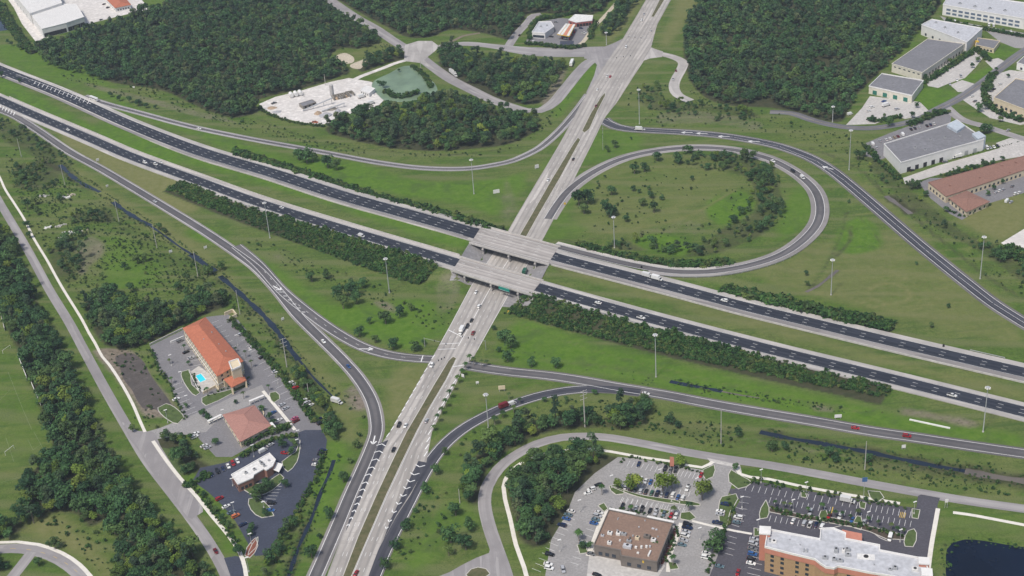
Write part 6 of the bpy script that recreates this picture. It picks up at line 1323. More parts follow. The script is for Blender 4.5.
for x, y, s_ in ((1002, 166, 1), (980, 178, .8), (950, 186, .9), (1016, 163, .9), (970, 199, .8), (1010, 173, .8)): rooftop(t, c0, x, y, 5.2, 1.6 * s_, 1.2 * s_, .6, TILE_B, 0, 'roof_vent', False)
t, q, c0 = flat_building([(869, 86.5), (882, 74), (923.5, 81), (912, 96)], 6.5, plain('off_white_wall', (.62, .585, .50), .85), ROOFG, 'small square unit with dark grey roof and green doors beside the woodland', 'building', 'industrial_unit', par=.8, parmat=WHT)
windows(t, c0, P(869, 86.5, 6.5), P(912, 96, 6.5), (2.1,), 4, 4.0, 3.6, 1, 'green_door', GREEND, False)
t, q, c0 = flat_building([(892, 64), (928, 39), (964.5, 44), (922, 73)], 7.5, plain('off_white_wall', (.62, .585, .50), .85), ROOFG, 'long cream unit with a grey roof stretching away, second of the top right units', 'building', 'industrial_unit', par=.6, parmat=MATS['off_white_wall'])
windows(t, c0, P(892, 64, 7.5), P(922, 73, 7.5), (5.6,), 6, 2.4, 1.0, 1, sill=False); windows(t, c0, P(922, 73, 7.5), P(964.5, 44, 7.5), (2,), 14, 2.4, 2.4, 1, sill=False)
t, q, c0 = flat_building([(921.5, 25), (932, 19.5), (982.5, 28.5), (967, 42.5)], 9.5, WHT, ROOFL, 'tall unit with a pale roof standing across the end of the long cream unit', 'building', 'industrial_unit', par=.6)
windows(t, c0, P(921.5, 25, 9.5), P(967, 42.5, 9.5), (2,), 6, 2.4, 2.4, 2, sill=False)
for x, y in ((945, 28), (958, 33), (936, 23)): rooftop(t, c0, x, y, 9.5, 2.2, 2, 1, METAL)
t, q, c0 = flat_building([(943, 5), (951, -7), (1075, 10), (1070, 27), (1024, 19)], 10, WHT, ROOFL, 'long white two-storey factory unit along the top right edge with bays of blue windows', 'building', 'industrial_unit', par=.8)
windows(t, c0, P(943, 5, 10), P(1024, 19, 10), (6.2, 2.6), 12, 4.4, 2.0, 3, 'window_bay', BLUEG, False); windows(t, c0, P(1024, 19, 10), P(1070, 27, 10), (6.2, 2.6), 6, 4.4, 2.0, 3, 'window_bay', BLUEG, False)
for x, y in ((960, 4), (975, 7), (990, 9), (1005, 11), (968, -1)): rooftop(t, c0, x, y, 10, 3, 2.4, 1.2, METAL)
t, q, c0 = flat_building([(975.5, 45), (978, 38), (1000, 41), (994, 49)], 4, CREAM, ROOFG, 'small low unit with a grey roof and a yellow corner beside the curving estate road', 'building', 'industrial_unit', par=.4)
windows(t, c0, P(975.5, 45, 4), P(994, 49, 4), (1.6,), 5, 2, 1.6, 1, sill=False); b = MB(); p = np.array(P(977, 42, 4)) - c0; b.box(p[0], p[1], 0, 3, 3, 5); b.build('corner_panel', YEL, t)
t, q, c0 = flat_building([(994, 98), (1016, 79), (1075, 90), (1055, 120), (1020, 108)], 7.5, CREAM, ROOFG, 'cream unit with a grey roof cut off by the right edge below the estate road', 'building', 'industrial_unit', par=.6)
windows(t, c0, P(994, 98, 7.5), P(1020, 108, 7.5), (2.2,), 5, 2.4, 2.2, 1, sill=False)
t, q, c0 = flat_building([(1017, 63), (1027, 54), (1060, 60), (1050, 72)], 6, WHT, ROOFG, 'pale unit with a grey roof at the right edge above the estate road', 'building', 'industrial_unit', par=.5)
windows(t, c0, P(1017, 63, 6), P(1050, 72, 6), (2,), 4, 2.2, 2, 1, sill=False)
t, q, c0, lw = hip_building([(948.5, 198), (967, 190.5), (990, 201.5), (966.5, 212)], 4.4, 2.0, CREAM, TILE_B, 'square wing with a reddish brown hipped roof in front of the very long building', 'building', 'building_wing')
for i in range(4): windows(t, c0, np.array(lw[i]) + c0, np.array(lw[(i + 1) % 4]) + c0, (1.8,), 4, 1.8, 1.8, sill=False)
# top-left factory
t, q, c0 = flat_building([(31, 14.5), (62, 4), (76, 4), (84, 17), (66, 23), (42, 29)], 10, WHT, ROOFW, 'white factory hall with loading bays at the top left corner, nearer of two', 'factory', 'factory_building', par=.3)
windows(t, c0, P(42, 29, 10), P(66, 23, 10), (2.6,), 5, 5.0, 4.4, 1, 'loading_bay', DARKIN, False); windows(t, c0, P(66, 23, 10), P(84, 17, 10), (2.6,), 4, 5.0, 4.4, 1, 'loading_bay', DARKIN, False)
t, q, c0 = flat_building([(30, 13.5), (14, -6), (-5, -34), (40, -40), (62, 3)], 12.5, WHT, ROOFW, 'taller white factory hall cut off by the top left edge', 'factory', 'factory_building', par=.3)
windows(t, c0, P(14, -6, 12.5), P(30, 13.5, 12.5), (3.0,), 5, 3, 3, 2, sill=False)
t, q, c0, lw = hip_building([(105, -2), (123, -5), (131, 4.5), (115, 8)], 5, 2.5, WHT, TILE_O, 'small white office with an orange roof beside the top left factory yard', 'building', 'office_building')
for i in range(4): windows(t, c0, np.array(lw[i]) + c0, np.array(lw[(i + 1) % 4]) + c0, (1.8,), 5, 1.6, 1.6, sill=False)
# fuel station
t, q, c0 = flat_building([(532, 32.5), (539, 22), (551, 22), (554, 27), (545, 33.5)], 5.5, WHT, ROOFL, 'grey-roofed shop of the fuel station left of the boulevard at top', 'shop', 'shop_building', par=.7)
windows(t, c0, P(532, 32.5, 5.5), P(545, 33.5, 5.5), (2,), 6, 2.2, 2.6, 1, sill=False); rooftop(t, c0, 541, 27, 5.5, 2.4, 2, 1, METAL); rooftop(t, c0, 547, 26, 5.5, 1.6, 1.6, 1, METAL)
q = rp([(557, 34), (565.5, 23.5), (575.5, 24.5), (569.5, 36)], 6.2); c0 = sum(q) / 4; t = empty('fuel_canopy', (*c0, 0)); tag(t, 'striped white fuel station canopy with red and yellow edge', 'canopy'); l = [v - c0 for v in q]
b = MB(); b.prism([tuple(v) for v in l], 5.3, 6.1); b.build('fascia', YEL, t)
for k in range(4):
    u0, u1 = k / 4 + .02, (k + 1) / 4 - .03
    pts = [l[0] * (1 - u0) + l[3] * u0, l[0] * (1 - u1) + l[3] * u1, l[1] * (1 - u1) + l[2] * u1, l[1] * (1 - u0) + l[2] * u0]; b = MB(); b.prism([tuple(v) for v in pts], 6.12, 6.35); b.build('roof_panel', ROOFW if k != 2 else plain('coral_panel', (.55, .22, .16), .7), t)
for u in (.15, .5, .85):
    for v in (.2, .8):
        p = (l[0] * (1 - u) + l[1] * u) * (1 - v) + (l[3] * (1 - u) + l[2] * u) * v; b = MB(); b.cyl(p[0], p[1], 0, .3, 5.35, 8); o = b.build('column', WHT, t); b = MB(); b.box(p[0] + 1.2, p[1], 0, .8, 1.2, 2.0); b.build('pump', REDP, o)
t, q, c0 = flat_building([(568.5, 20), (575, 14.5), (593, 15.5), (592, 20.5), (576, 22.5)], 4.5, plain('faded_red_wall', (.38, .13, .12), .8), ROOFW, 'white-roofed wash building with red walls behind the fuel canopy', 'car wash', 'car_wash_building', par=.3, parmat=WHT)
windows(t, c0, P(568.5, 20, 5), P(576, 22.5, 5), (1.8,), 2, 2.6, 2.8, .5, 'bay_door', DARKIN, False); windows(t, c0, P(576, 22.5, 5), P(592, 20.5, 5), (1.8,), 5, 2.6, 2.8, .5, 'bay_door', DARKIN, False)
# gravel and batching yard
def tank(px, py, r, L, label, group, vertical=False, mat=None, ang=0.35):
    x, y = P(px, py); t = empty('storage_tank', (x, y, 0), ang); tag(t, label, 'tank', group)
    if vertical:
        b = MB(); b.cyl(0, 0, 2.5, r, L, 16); b.cyl(0, 0, .8, .5, 1.7, 16, 0, r); b.cyl(0, 0, 2.5 + L, r, .7, 16, 0, .3); b.build('shell', mat or STEEL, t)
        for a in range(4): m = MB(); m.cyl(r * .8 * math.cos(a * math.pi / 2 + .78), r * .8 * math.sin(a * math.pi / 2 + .78), 0, .15, 2.8, 6); m.build('leg', STEEL, t)
    else:
        b = MB(); b.cyl(0, 0, 0, r, L, 14); b.v = [(z - L / 2, xx, yy + r + .5) for xx, yy, z in b.v]; b.build('shell', mat or ROOFW, t)
        for k in (-.3, .3): m = MB(); m.box(L * k, 0, 0, .5, r * 1.6, 1.0); m.build('cradle', CONC, t)
for i, (x, y) in enumerate(((291.5, 97), (296, 96), (300.5, 95))): tank(x, y, 1.9, 6.5, ('left', 'middle', 'right')[i] + ' of three white tanks at the wood edge of the gravel yard', 'white tanks in the gravel yard', ang=1.9)
tank(332.5, 97.5, 1.9, 9.5, 'tall grey cement silo standing in the gravel yard', None, True, plain('cement_grey', (.40, .39, .38), .8))
BUNK = plain('stained_concrete', (.25, .23, .20), .9, .2, .3, dirt=(.15, .135, .115))
SANDP = plain('brown_sand', (.36, .27, .19), .95, .15, .6); GRAVP = plain('grey_gravel', (.34, .34, .36), .95, .2, .8, dirt=(.25, .25, .27))
for i, (x, y) in enumerate(((337, 99), (341, 98), (346, 97), (350, 95.5))):
    X, Y = P(x, y); t = empty('aggregate_bunker', (X, Y, 0), .35); tag(t, ('leftmost', 'second', 'third', 'rightmost')[i] + ' concrete bay of the row of aggregate bunkers right of the silo', 'bunker', 'aggregate bunkers')
    for nm, a in (('back_wall', (0, 3.2, 6.5, .6, 3.4)), ('side_wall', (-3.2, 0, .6, 6.4, 3.2)), ('side_wall', (3.2, -.01, .6, 6.4, 3.2))): b = MB(); b.box(a[0], a[1], 0, a[2], a[3], a[4]); b.build(nm, BUNK, t)
    b = MB(); b.cyl(0, .2, 0, 2.8, 2.0, 12, 0, .3); b.build('heap', (SANDP, GRAVP)[i % 2], t)
for i, (x, y, r_, h_, mt, lb) in enumerate(((318, 113.5, 3.4, 2.6, SANDP, 'brown sand heap in the middle of the gravel yard'), (326, 115.5, 5.2, 3.0, GRAVP, 'largest pale gravel heap in the yard near the lower edge'), (344, 113.5, 4.6, 2.6, GRAVP, 'dark gravel heap at the right of the yard beside the trees'), (303, 106, 2.4, 1.4, BUNK, 'small brown heap near the left of the gravel yard'),
                                         (272, 108, 4, 1.2, SANDP, 'flat heap at the far left corner of the gravel yard'), (277, 112, 3.6, 1.2, GRAVP, 'low grey heap near the left edge of the gravel yard'), (351, 110, 3.4, 1.8, WHITEY, 'white heap at the right edge of the yard'), (332, 109, 4.2, 2.4, BUNK, 'dark rubble heap under the conveyor'), (338, 111, 3, 2, GRAVP, 'grey heap between the conveyor and the trees'), (372, 95, 2.6, 1.4, WHITEY, 'pale heap beside the green pond'))):
    X, Y = P(x, y); g = random.Random(i); b = MB(); vs = []; fs = []; nr, na = 5, 14
    for a in range(nr):
        for k in range(na): rr = r_ * (1 - a / nr) * g.uniform(.85, 1.15); vs.append((rr * math.cos(k * 6.283 / na) * 1.25, rr * math.sin(k * 6.283 / na), h_ * (a / nr) ** .8 * g.uniform(.9, 1.1)))
    vs.append((0, 0, h_)); fs = [(a * na + k, a * na + (k + 1) % na, (a + 1) * na + (k + 1) % na, (a + 1) * na + k) for a in range(nr - 1) for k in range(na)] + [((nr - 1) * na + k, (nr - 1) * na + (k + 1) % na, nr * na) for k in range(na)]
    b.add(vs, fs); o = b.build('material_heap', mt); o.location = (X, Y, 0); o.rotation_euler = (0, 0, g.uniform(0, 3)); tag(o, lb, 'heap')
def conveyor(a, b_, h0, h1, label):
    a, b_ = np.array(P(*a)), np.array(P(*b_)); t = empty('conveyor', (*a, 0)); tag(t, label, 'conveyor'); d = b_ - a
    m = MB(); u = np.array([-d[1], d[0]]) / np.linalg.norm(d) * .7
    m.add([(*(-u), h0), (*u, h0), (*(d + u), h1), (*(d - u), h1), (*(-u), h0 + .7), (*u, h0 + .7), (*(d + u), h1 + .7), (*(d - u), h1 + .7)], [(3, 2, 1, 0), (4, 5, 6, 7), (0, 1, 5, 4), (1, 2, 6, 5), (2, 3, 7, 6), (3, 0, 4, 7)]); m.build('belt_frame', STEEL, t)
    for k in (.35, .7, .97):
        for s_ in (-1, 1): m = MB(); p = d * k + u * s_; m.cyl(p[0], p[1], 0, .13, h0 + (h1 - h0) * k, 6); m.build('leg', STEEL, t)
conveyor((303, 111.5), (333, 104), .6, 5.5, 'long grey conveyor rising across the gravel yard towards the silo'); conveyor((322, 112), (345, 107), .5, 3.5, 'short dark conveyor near the lower edge of the gravel yard')
t, q, c0 = flat_building([(299, 103.5), (312, 99.5), (316, 102), (303, 106.5)], 3.0, BUNK, ROOFG, 'low stained plant shed in the middle of the gravel yard', 'shed', 'plant_shed', par=.2)
windows(t, c0, P(303, 106.5, 3), P(316, 102, 3), (1.4,), 3, 1.8, 2, .5, 'door', DARKIN, False)
t, q, c0 = flat_building([(360, 90), (366, 85.5), (375, 88.5), (369, 93.5)], 3.6, WHT, ROOFW, 'white site office beside the green pond', 'building', 'site_office', par=.2); windows(t, c0, P(360, 90, 3.6), P(369, 93.5, 3.6), (1.8,), 4, 1.4, 1.2, .5, sill=False)
# pale debris and boxes on the rough ground at left
DEB = [(44, 196, 2.2, 'pale rubble pile left of the upper clearing'), (67, 197.5, 1.8, 'pale rubble pile right of the upper clearing'), (72, 195, 1.4, 'small white rubble pile at the right end of the upper clearing'), (61, 226, 2.2, 'grey rubble pile at the top of the lower clearing'), (70, 233, 3.0, 'long pale rubble pile in the lower clearing'), (80, 232, 2.6, 'pale rubble pile at the right of the lower clearing'), (63, 238, 2.4, 'white rubble pile at the left of the lower clearing'), (48, 228, 1.4, 'small pile beside the left frontage road wall')]
for i, (x, y, r_, lb) in enumerate(DEB):
    X, Y = P(x, y); g = random.Random(50 + i); b = MB()
    for k in range(16): b.box(g.gauss(0, r_), g.gauss(0, r_ * .6), 0, g.uniform(.5, 1.8), g.uniform(.4, 1.4), g.uniform(.3, 1.1), g.uniform(0, 3))
    o = b.build('rubble_pile', (CONC, WHT, PALED)[i % 3]); o.location = (X, Y, 0); tag(o, lb, 'rubble')
b = MB(); b.box(0, 0, .0, 4, 3, .5, .4); b.box(.3, .2, .5, 3, 2.2, .5, .5); o = b.build('tarpaulin', plain('blue_tarp', (.05, .16, .45), .5)); o.location = (*P(64.5, 242), 0); tag(o, 'bright blue tarpaulin over a heap in the rubble clearing', 'tarpaulin')
# ------------------------------------------------------------------ vehicles
m, t, b = newmat('car_paint'); oi = t.nodes.new('ShaderNodeObjectInfo'); t.links.new(oi.outputs['Color'], b.inputs['Base Color'])
b.inputs['Roughness'].default_value = .32; b.inputs['Coat Weight'].default_value = .4; b.inputs['Metallic'].default_value = .1; PAINTC = m
TYRE = plain('tyre_rubber', (.02, .02, .022), .9); HLAMP = plain('headlight_glass', (.7, .7, .68), .2); TLAMP = plain('taillight_glass', (.35, .02, .015), .3); CARGL = plain('car_glass', (.018, .022, .028), .08, spec=.7)
def loft(secs, mi=0, b=None):
    """secs: list of (x, halfwidth, z0, z1, topHalfwidth)"""
    b = b or MB(); vs = []; fs = []
    for x, hw, z0, z1, tw_ in secs: vs += [(x, -hw, z0), (x, -hw, (z0 + z1) / 2), (x, -tw_, z1), (x, tw_, z1), (x, hw, (z0 + z1) / 2), (x, hw, z0)]
    for i in range(len(secs) - 1):
        for k in range(6): fs.append((i * 6 + k, i * 6 + (k + 1) % 6, (i + 1) * 6 + (k + 1) % 6, (i + 1) * 6 + k))
    n = (len(secs) - 1) * 6; fs += [tuple(range(6))[::-1], tuple(range(n, n + 6))]
    b.add(vs, [f[::-1] for f in fs], mi); return b
def mesh_of(b, name, mat): me = bpy.data.meshes.new(name); me.from_pydata(b.v, [], b.f); me.materials.append(mat); me.update(); return me
def wheel_me(r, w_): b = MB(); b.cyl(0, 0, 0, r, w_, 12); b.v = [(x, z - w_ / 2, y + r) for x, y, z in b.v]; return mesh_of(b, 'wheel', TYRE)
def small(lx, wy, hz_, mat, nm): b = MB(); b.box(0, 0, 0, lx, wy, hz_); return mesh_of(b, nm, mat)
HL, TL = small(.12, .4, .2, HLAMP, 'headlight'), small(.12, .35, .25, TLAMP, 'taillight'); W1, W2 = wheel_me(.34, .24), wheel_me(.5, .3)
VT = {}
def vt(kind, L, W, parts, axles, wm, zl=.7): VT[kind] = (L, W, parts, axles, wm, zl)
vt('sedan', 4.7, 1.8, [('body', mesh_of(loft([(-2.35, .74, .35, .85, .66), (-2.15, .88, .25, 1.0, .78), (-1.2, .9, .22, 1.02, .8), (1.0, .9, .22, 1.0, .8), (2.0, .86, .25, .86, .74), (2.35, .7, .35, .72, .62)]), 'body', PAINTC)),
    ('window_glass', mesh_of(loft([(-1.75, .74, .95, 1.04, .7), (-1.05, .76, .95, 1.38, .6), (.2, .76, .95, 1.4, .6), (1.05, .76, .92, 1.03, .72)]), 'window_glass', CARGL)), ('roof', mesh_of(loft([(-1.1, .62, 1.34, 1.42, .56), (-.9, .64, 1.36, 1.46, .58), (.1, .64, 1.37, 1.46, .58), (.3, .62, 1.34, 1.41, .56)]), 'roof', PAINTC))], (-1.4, 1.4), W1)
vt('suv', 4.8, 1.95, [('body', mesh_of(loft([(-2.4, .84, .45, 1.05, .8), (-2.3, .95, .32, 1.15, .88), (1.0, .97, .3, 1.15, .9), (2.1, .93, .34, 1.05, .84), (2.4, .8, .45, .9, .74)]), 'body', PAINTC)),
    ('window_glass', mesh_of(loft([(-2.28, .86, 1.1, 1.5, .8), (-2.1, .87, 1.1, 1.7, .72), (.3, .87, 1.1, 1.72, .72), (1.15, .87, 1.05, 1.17, .82)]), 'window_glass', CARGL)), ('roof', mesh_of(loft([(-2.12, .74, 1.66, 1.76, .7), (-1.9, .76, 1.68, 1.8, .72), (.2, .76, 1.68, 1.8, .72), (.45, .72, 1.64, 1.72, .68)]), 'roof', PAINTC))], (-1.45, 1.5), W1, .85)
vt('pickup', 5.6, 2.0, [('body', mesh_of(loft([(-2.8, .9, .5, 1.1, .88), (-2.7, .98, .4, 1.15, .95), (-.6, .98, .38, 1.15, .95), (1.3, .98, .38, 1.15, .92), (2.5, .95, .4, 1.05, .86), (2.8, .82, .5, .9, .76)]), 'body', PAINTC)),
    ('window_glass', mesh_of(loft([(-.7, .88, 1.1, 1.5, .8), (-.5, .88, 1.1, 1.72, .72), (.7, .88, 1.1, 1.74, .72), (1.4, .88, 1.08, 1.18, .82)]), 'window_glass', CARGL)), ('roof', mesh_of(loft([(-.55, .74, 1.68, 1.78, .7), (.6, .76, 1.7, 1.82, .72), (.8, .72, 1.66, 1.72, .68)]), 'roof', PAINTC)), ('cargo_bed', small(1.9, 1.5, .04, TYRE, 'cargo_bed'))], (-1.7, 1.75), W1, .85)
vt('van', 5.4, 2.0, [('body', mesh_of(loft([(-2.7, .95, .35, 2.1, .85), (-2.6, 1.0, .3, 2.25, .88), (1.2, 1.0, .3, 2.25, .88), (1.9, .98, .3, 1.35, .9), (2.7, .88, .4, .95, .8)]), 'body', PAINTC)), ('window_glass', mesh_of(loft([(1.1, 1.02, 1.25, 1.9, .9), (1.35, 1.02, 1.2, 2.05, .84), (2.05, .96, 1.1, 1.28, .86)]), 'window_glass', CARGL))], (-1.7, 1.7), W1, .8)
def bx(cx, z0, sx, sy, sz): b = MB(); b.box(cx, 0, z0, sx, sy, sz); return b
vt('box_truck', 7.8, 2.4, [('cargo_box', mesh_of(bx(-1.1, .9, 5.4, 2.4, 2.4), 'cargo_box', PAINTC)), ('cab', mesh_of(loft([(1.7, 1.05, .5, 2.2, .95), (2.3, 1.05, .5, 2.25, .95), (3.0, 1.05, .5, 1.4, .95), (3.9, .95, .55, 1.1, .88)]), 'cab', PAINTC)), ('window_glass', mesh_of(loft([(2.2, 1.07, 1.35, 2.0, .97), (2.45, 1.07, 1.35, 2.1, .93), (3.1, 1.0, 1.25, 1.42, .93)]), 'window_glass', CARGL)), ('chassis', mesh_of(bx(-1.0, .5, 5.6, 1.2, .4), 'chassis', TYRE))], (-2.3, 2.8), W2, .8)
vt('semi', 17, 2.6, [('trailer', mesh_of(bx(-2.2, 1.1, 12.4, 2.6, 2.8), 'trailer', PAINTC)), ('cab', mesh_of(loft([(4.4, 1.2, .6, 3.3, 1.1), (6.2, 1.2, .6, 3.3, 1.1), (6.8, 1.15, .6, 2.0, 1.0), (8.4, 1.0, .6, 1.7, .9)]), 'cab', PAINTC)), ('window_glass', mesh_of(loft([(5.9, 1.22, 1.9, 2.9, 1.08), (6.3, 1.22, 1.9, 2.95, 1.04), (6.95, 1.1, 1.8, 2.05, .98)]), 'window_glass', CARGL)), ('chassis', mesh_of(bx(.5, .6, 15, 1.2, .5), 'chassis', TYRE))], (-7.2, -5.9, 4.6, 7.2), W2, .9)
vt('coach', 12.5, 2.55, [('body', mesh_of(loft([(-6.25, 1.2, .45, 3.1, 1.1), (-6.0, 1.27, .4, 3.35, 1.12), (5.8, 1.27, .4, 3.35, 1.12), (6.25, 1.15, .45, 2.8, 1.05)]), 'body', PAINTC)), ('window_glass', mesh_of(bx(.1, 1.75, 12.2, 2.58, .9), 'window_glass', CARGL))], (-4.2, 4.0), W2, .9)
VN = {'sedan': 'parked_car', 'suv': 'parked_car', 'pickup': 'pickup_truck', 'van': 'van', 'box_truck': 'box_truck', 'semi': 'articulated_truck', 'coach': 'coach'}
VC = {'sedan': 'car', 'suv': 'car', 'pickup': 'pickup', 'van': 'van', 'box_truck': 'truck', 'semi': 'truck', 'coach': 'coach'}
VW = {'sedan': 'sedan', 'suv': 'SUV', 'pickup': 'pickup', 'van': 'van', 'box_truck': 'box truck', 'semi': 'articulated truck', 'coach': 'coach'}
CC = {'white': (.72, .72, .70), 'silver': (.42, .43, .45), 'grey': (.16, .165, .17), 'black': (.012, .012, .014), 'navy': (.012, .025, .075), 'blue': (.03, .10, .28), 'teal': (.10, .16, .19), 'red': (.34, .015, .02), 'dark red': (.16, .012, .015), 'tan': (.36, .29, .19), 'green': (.02, .10, .06), 'orange': (.50, .14, .05), 'pink': (.50, .12, .22)}
VLAB = {}
def vehicle(kind, colr, px, py, d, label, group=None, z=0.0, moving=False, zoff=.09):
    """d: heading as a pixel offset in the photo"""
    L, W, parts, axles, wm, zl = VT[kind]
    x, y = P(px, py, z + .7); x2, y2 = P(px + d[0], py + d[1], z + .7); ang = math.atan2(y2 - y, x2 - x)
    nm = VN[kind] if not (moving and VN[kind] == 'parked_car') else 'moving_car'
    t = empty(nm, (x, y, z + zoff), ang); tag(t, label, VC[kind], group)
    g = random.Random(int(px * 31 + py * 17)); k_ = g.uniform(.85, 1.12); c = [v * k_ for v in CC[colr]]
    def ch(n_, me, loc): o = bpy.data.objects.new(n_, me); COL.objects.link(o); o.parent = t; o.location = loc; o.color = (*c, 1); return o
    for n_, me in parts: ch(n_, me, (-1.75, 0, 1.14) if n_ == 'cargo_bed' else (0, 0, 0))
    for a in axles:
        for s_ in (-1, 1): ch('wheel', wm, (a, s_ * (W / 2 - .12), 0))
    if kind != 'semi' or True:
        fx = max(s for s in (L / 2,)); fx = {'semi': 8.38, 'box_truck': 3.88}.get(kind, L / 2 - .06); rx = {'semi': -8.38, 'box_truck': -3.78}.get(kind, -L / 2 + .06)
        for s_ in (-1, 1): ch('headlight', HL, (fx, s_ * W * .33, zl - .15)); ch('taillight', TL, (rx, s_ * W * .36, zl))
    return t
K = {'s': 'sedan', 'u': 'suv', 'p': 'pickup', 'v': 'van', 'b': 'box_truck'}
OW = ['first', 'second', 'third', 'fourth', 'fifth', 'sixth', 'seventh', 'eighth', 'ninth', 'tenth', 'eleventh', 'twelfth', 'thirteenth', 'fourteenth', 'fifteenth']
def row(desc, d, cars, horiz=True):
    """cars: (x, y, colour, kind letter)"""
    cars = sorted(cars, key=lambda c: c[0] if horiz else c[1]); n = len(cars)
    for i, (x, y, cl, k) in enumerate(cars):
        w_ = VW[K[k]]
        lb = '%s %s, %s%s in the %s' % (cl, w_, OW[i] if i < n - 1 or n == 1 else 'last', (' from left' if horiz else ' from top') if i < n - 1 else '', desc) if n > 1 else '%s %s in the %s' % (cl, w_, desc)
        vehicle(K[k], cl, x, y, d, lb, 'cars in the ' + desc)
B1, B2 = (-.45, 1.0), (.45, -1.0)
row('top row of the brown-roofed restaurant lot', B1, [(638.8, 464, 'navy', 's'), (665, 469, 'black', 'u'), (670.5, 470, 'grey', 's'), (675.8, 470, 'black', 'u'), (701, 475, 'red', 's')])
row('second row of the restaurant lot', B1, [(640.6, 480, 'white', 'u'), (645.8, 481, 'white', 's'), (650.6, 482, 'blue', 's'), (687.5, 488, 'white', 'p')])
row('long third row of the restaurant lot', B2, [(625.6, 486.8, 'silver', 's'), (630.6, 487.8, 'black', 'u'), (635.6, 489, 'teal', 's'), (641, 490.6, 'silver', 'u'), (646, 491.4, 'black', 's'), (651.8, 492.6, 'green', 's'), (657.2, 493.4, 'navy', 'p'), (662, 494.2, 'silver', 's'), (666.8, 495, 'navy', 'u'), (673, 494.6, 'white', 'u'), (678, 497, 'blue', 's'), (683, 497.8, 'white', 'u')])
row('row in front of the brown-roofed restaurant', B1, [(622.5, 505.5, 'black', 's'), (630, 507, 'grey', 's'), (636, 508, 'silver', 's'), (641.9, 509.4, 'black', 'u'), (650, 510.8, 'black', 's'), (656, 512, 'silver', 'p'), (664, 513.5, 'teal', 's'), (671, 515.3, 'red', 's'), (676, 516, 'white', 'u')])
row('column beside the long grass strip', (-1, -.2), [(725, 504, 'navy', 'u'), (720.5, 511, 'white', 's'), (720, 514, 'silver', 's'), (717.5, 522.6, 'navy', 'p')], False)
row('right column beside the brown-roofed restaurant', (1, .22), [(687.5, 524, 'black', 'u'), (687.3, 527.5, 'navy', 'p'), (686, 531.5, 'silver', 's'), (685, 535.5, 'white', 'u'), (683.5, 540, 'silver', 's'), (682, 544.5, 'teal', 's'), (706.3, 553, 'white', 's'), (705.8, 557.2, 'white', 'u')], False)
row('upper diagonal column at the wood edge', (-1, .25), [(598.3, 484.5, 'black', 's'), (591.5, 489.2, 'white', 'u'), (588, 492.8, 'white', 's')], False)
row('middle column at the wood edge', (-1, -.25), [(571, 511, 'white', 's'), (568.3, 514.6, 'teal', 's'), (566.3, 518.4, 'blue', 's'), (562, 525, 'navy', 'u')], False)
row('lower column at the wood edge', (1, .2), [(549.7, 554.2, 'black', 'u'), (548.2, 563.8, 'white', 's'), (549, 568, 'white', 'u')], False)
row('left column beside the brown-roofed restaurant', (1, .22), [(599, 512.3, 'white', 's'), (597.4, 515.8, 'silver', 'u'), (595.6, 519.4, 'teal', 's'), (594, 523, 'blue', 's'), (583.5, 543.3, 'teal', 's'), (591.5, 553.5, 'grey', 's')], False)
vehicle('suv', 'silver', 563, 569.6, (.3, 1), 'silver SUV driving alone in the lane at the bottom left of the lot', moving=True)
vehicle('sedan', 'black', 597, 574.5, (1, .3), 'black sedan at the bottom edge on the concrete apron below the brown-roofed restaurant')
row('left column of the dark hotel lot', (-1, -.2), [(738.3, 517.2, 'white', 'u'), (737, 522.2, 'teal', 's')], False)
row('column at the end wall of the tan hotel', (1, .22), [(754, 539, 'silver', 's'), (753, 543.5, 'silver', 'u'), (752.3, 548.5, 'grey', 's'), (752.5, 554, 'blue', 'u'), (751.5, 558.5, 'black', 's'), (751, 563, 'white', 's')], False)
vehicle('sedan', 'red', 737.8, 572.3, (-.3, 1), 'red sedan near the bottom edge in the lane left of the tan hotel')
vehicle('sedan', 'teal', 719.5, 566, (1, .2), 'teal sedan by the grass strip near the bottom edge', 'cars by the strip')
row('centre row of the tan hotel lot', B1, [(810.4, 512, 'silver', 'u'), (829, 515.8, 'red', 's'), (840, 516.4, 'white', 'u'), (852.2, 519.6, 'blue', 's'), (864, 522.2, 'silver', 's')])
row('row along the tan hotel entrance side', B2, [(793, 521, 'white', 's'), (804.2, 523.2, 'silver', 'u'), (810, 524.6, 'white', 'p'), (816, 524.2, 'navy', 's'), (822, 526.4, 'white', 'u')])
vehicle('box_truck', 'white', 847.5, 501, (1, .2), 'white box truck parked across the bays at the top of the tan hotel lot')
vehicle('van', 'white', 890, 537.8, (-.3, 1), 'white van standing alone near the right end of the tan hotel lot')
row('right edge of the orange-roofed hotel lot', (1, -.55), [(290.3, 382.5, 'white', 's'), (293.5, 384.6, 'silver', 's'), (295.3, 388, 'red', 'u'), (304, 400, 'white', 's'), (307.3, 402.6, 'silver', 'u'), (310.6, 405, 'white', 's'), (318.5, 419, 'navy', 's'), (320.5, 422.8, 'black', 'u')], False)
row('row right of the pink-roofed restaurant', (1, -.55), [(282, 404.6, 'silver', 's'), (285.6, 408.2, 'silver', 's'), (294.8, 418, 'pink', 's'), (296, 420.8, 'dark red', 'u'), (273, 412.5, 'blue', 's'), (279, 420, 'white', 's')])
row('lot left of the pink-roofed restaurant', (1, -.45), [(195.6, 433.4, 'white', 's'), (194.6, 436.8, 'white', 'u'), (204, 445.6, 'white', 's'), (207.5, 447.5, 'silver', 's')])
row('row behind the white-roofed restaurant', (.5, 1), [(237.5, 460.8, 'white', 's'), (233, 463.4, 'red', 'u'), (228.3, 466, 'white', 's'), (223, 468.5, 'navy', 's'), (217.5, 471.3, 'black', 'u'), (211.5, 474.3, 'navy', 's')])
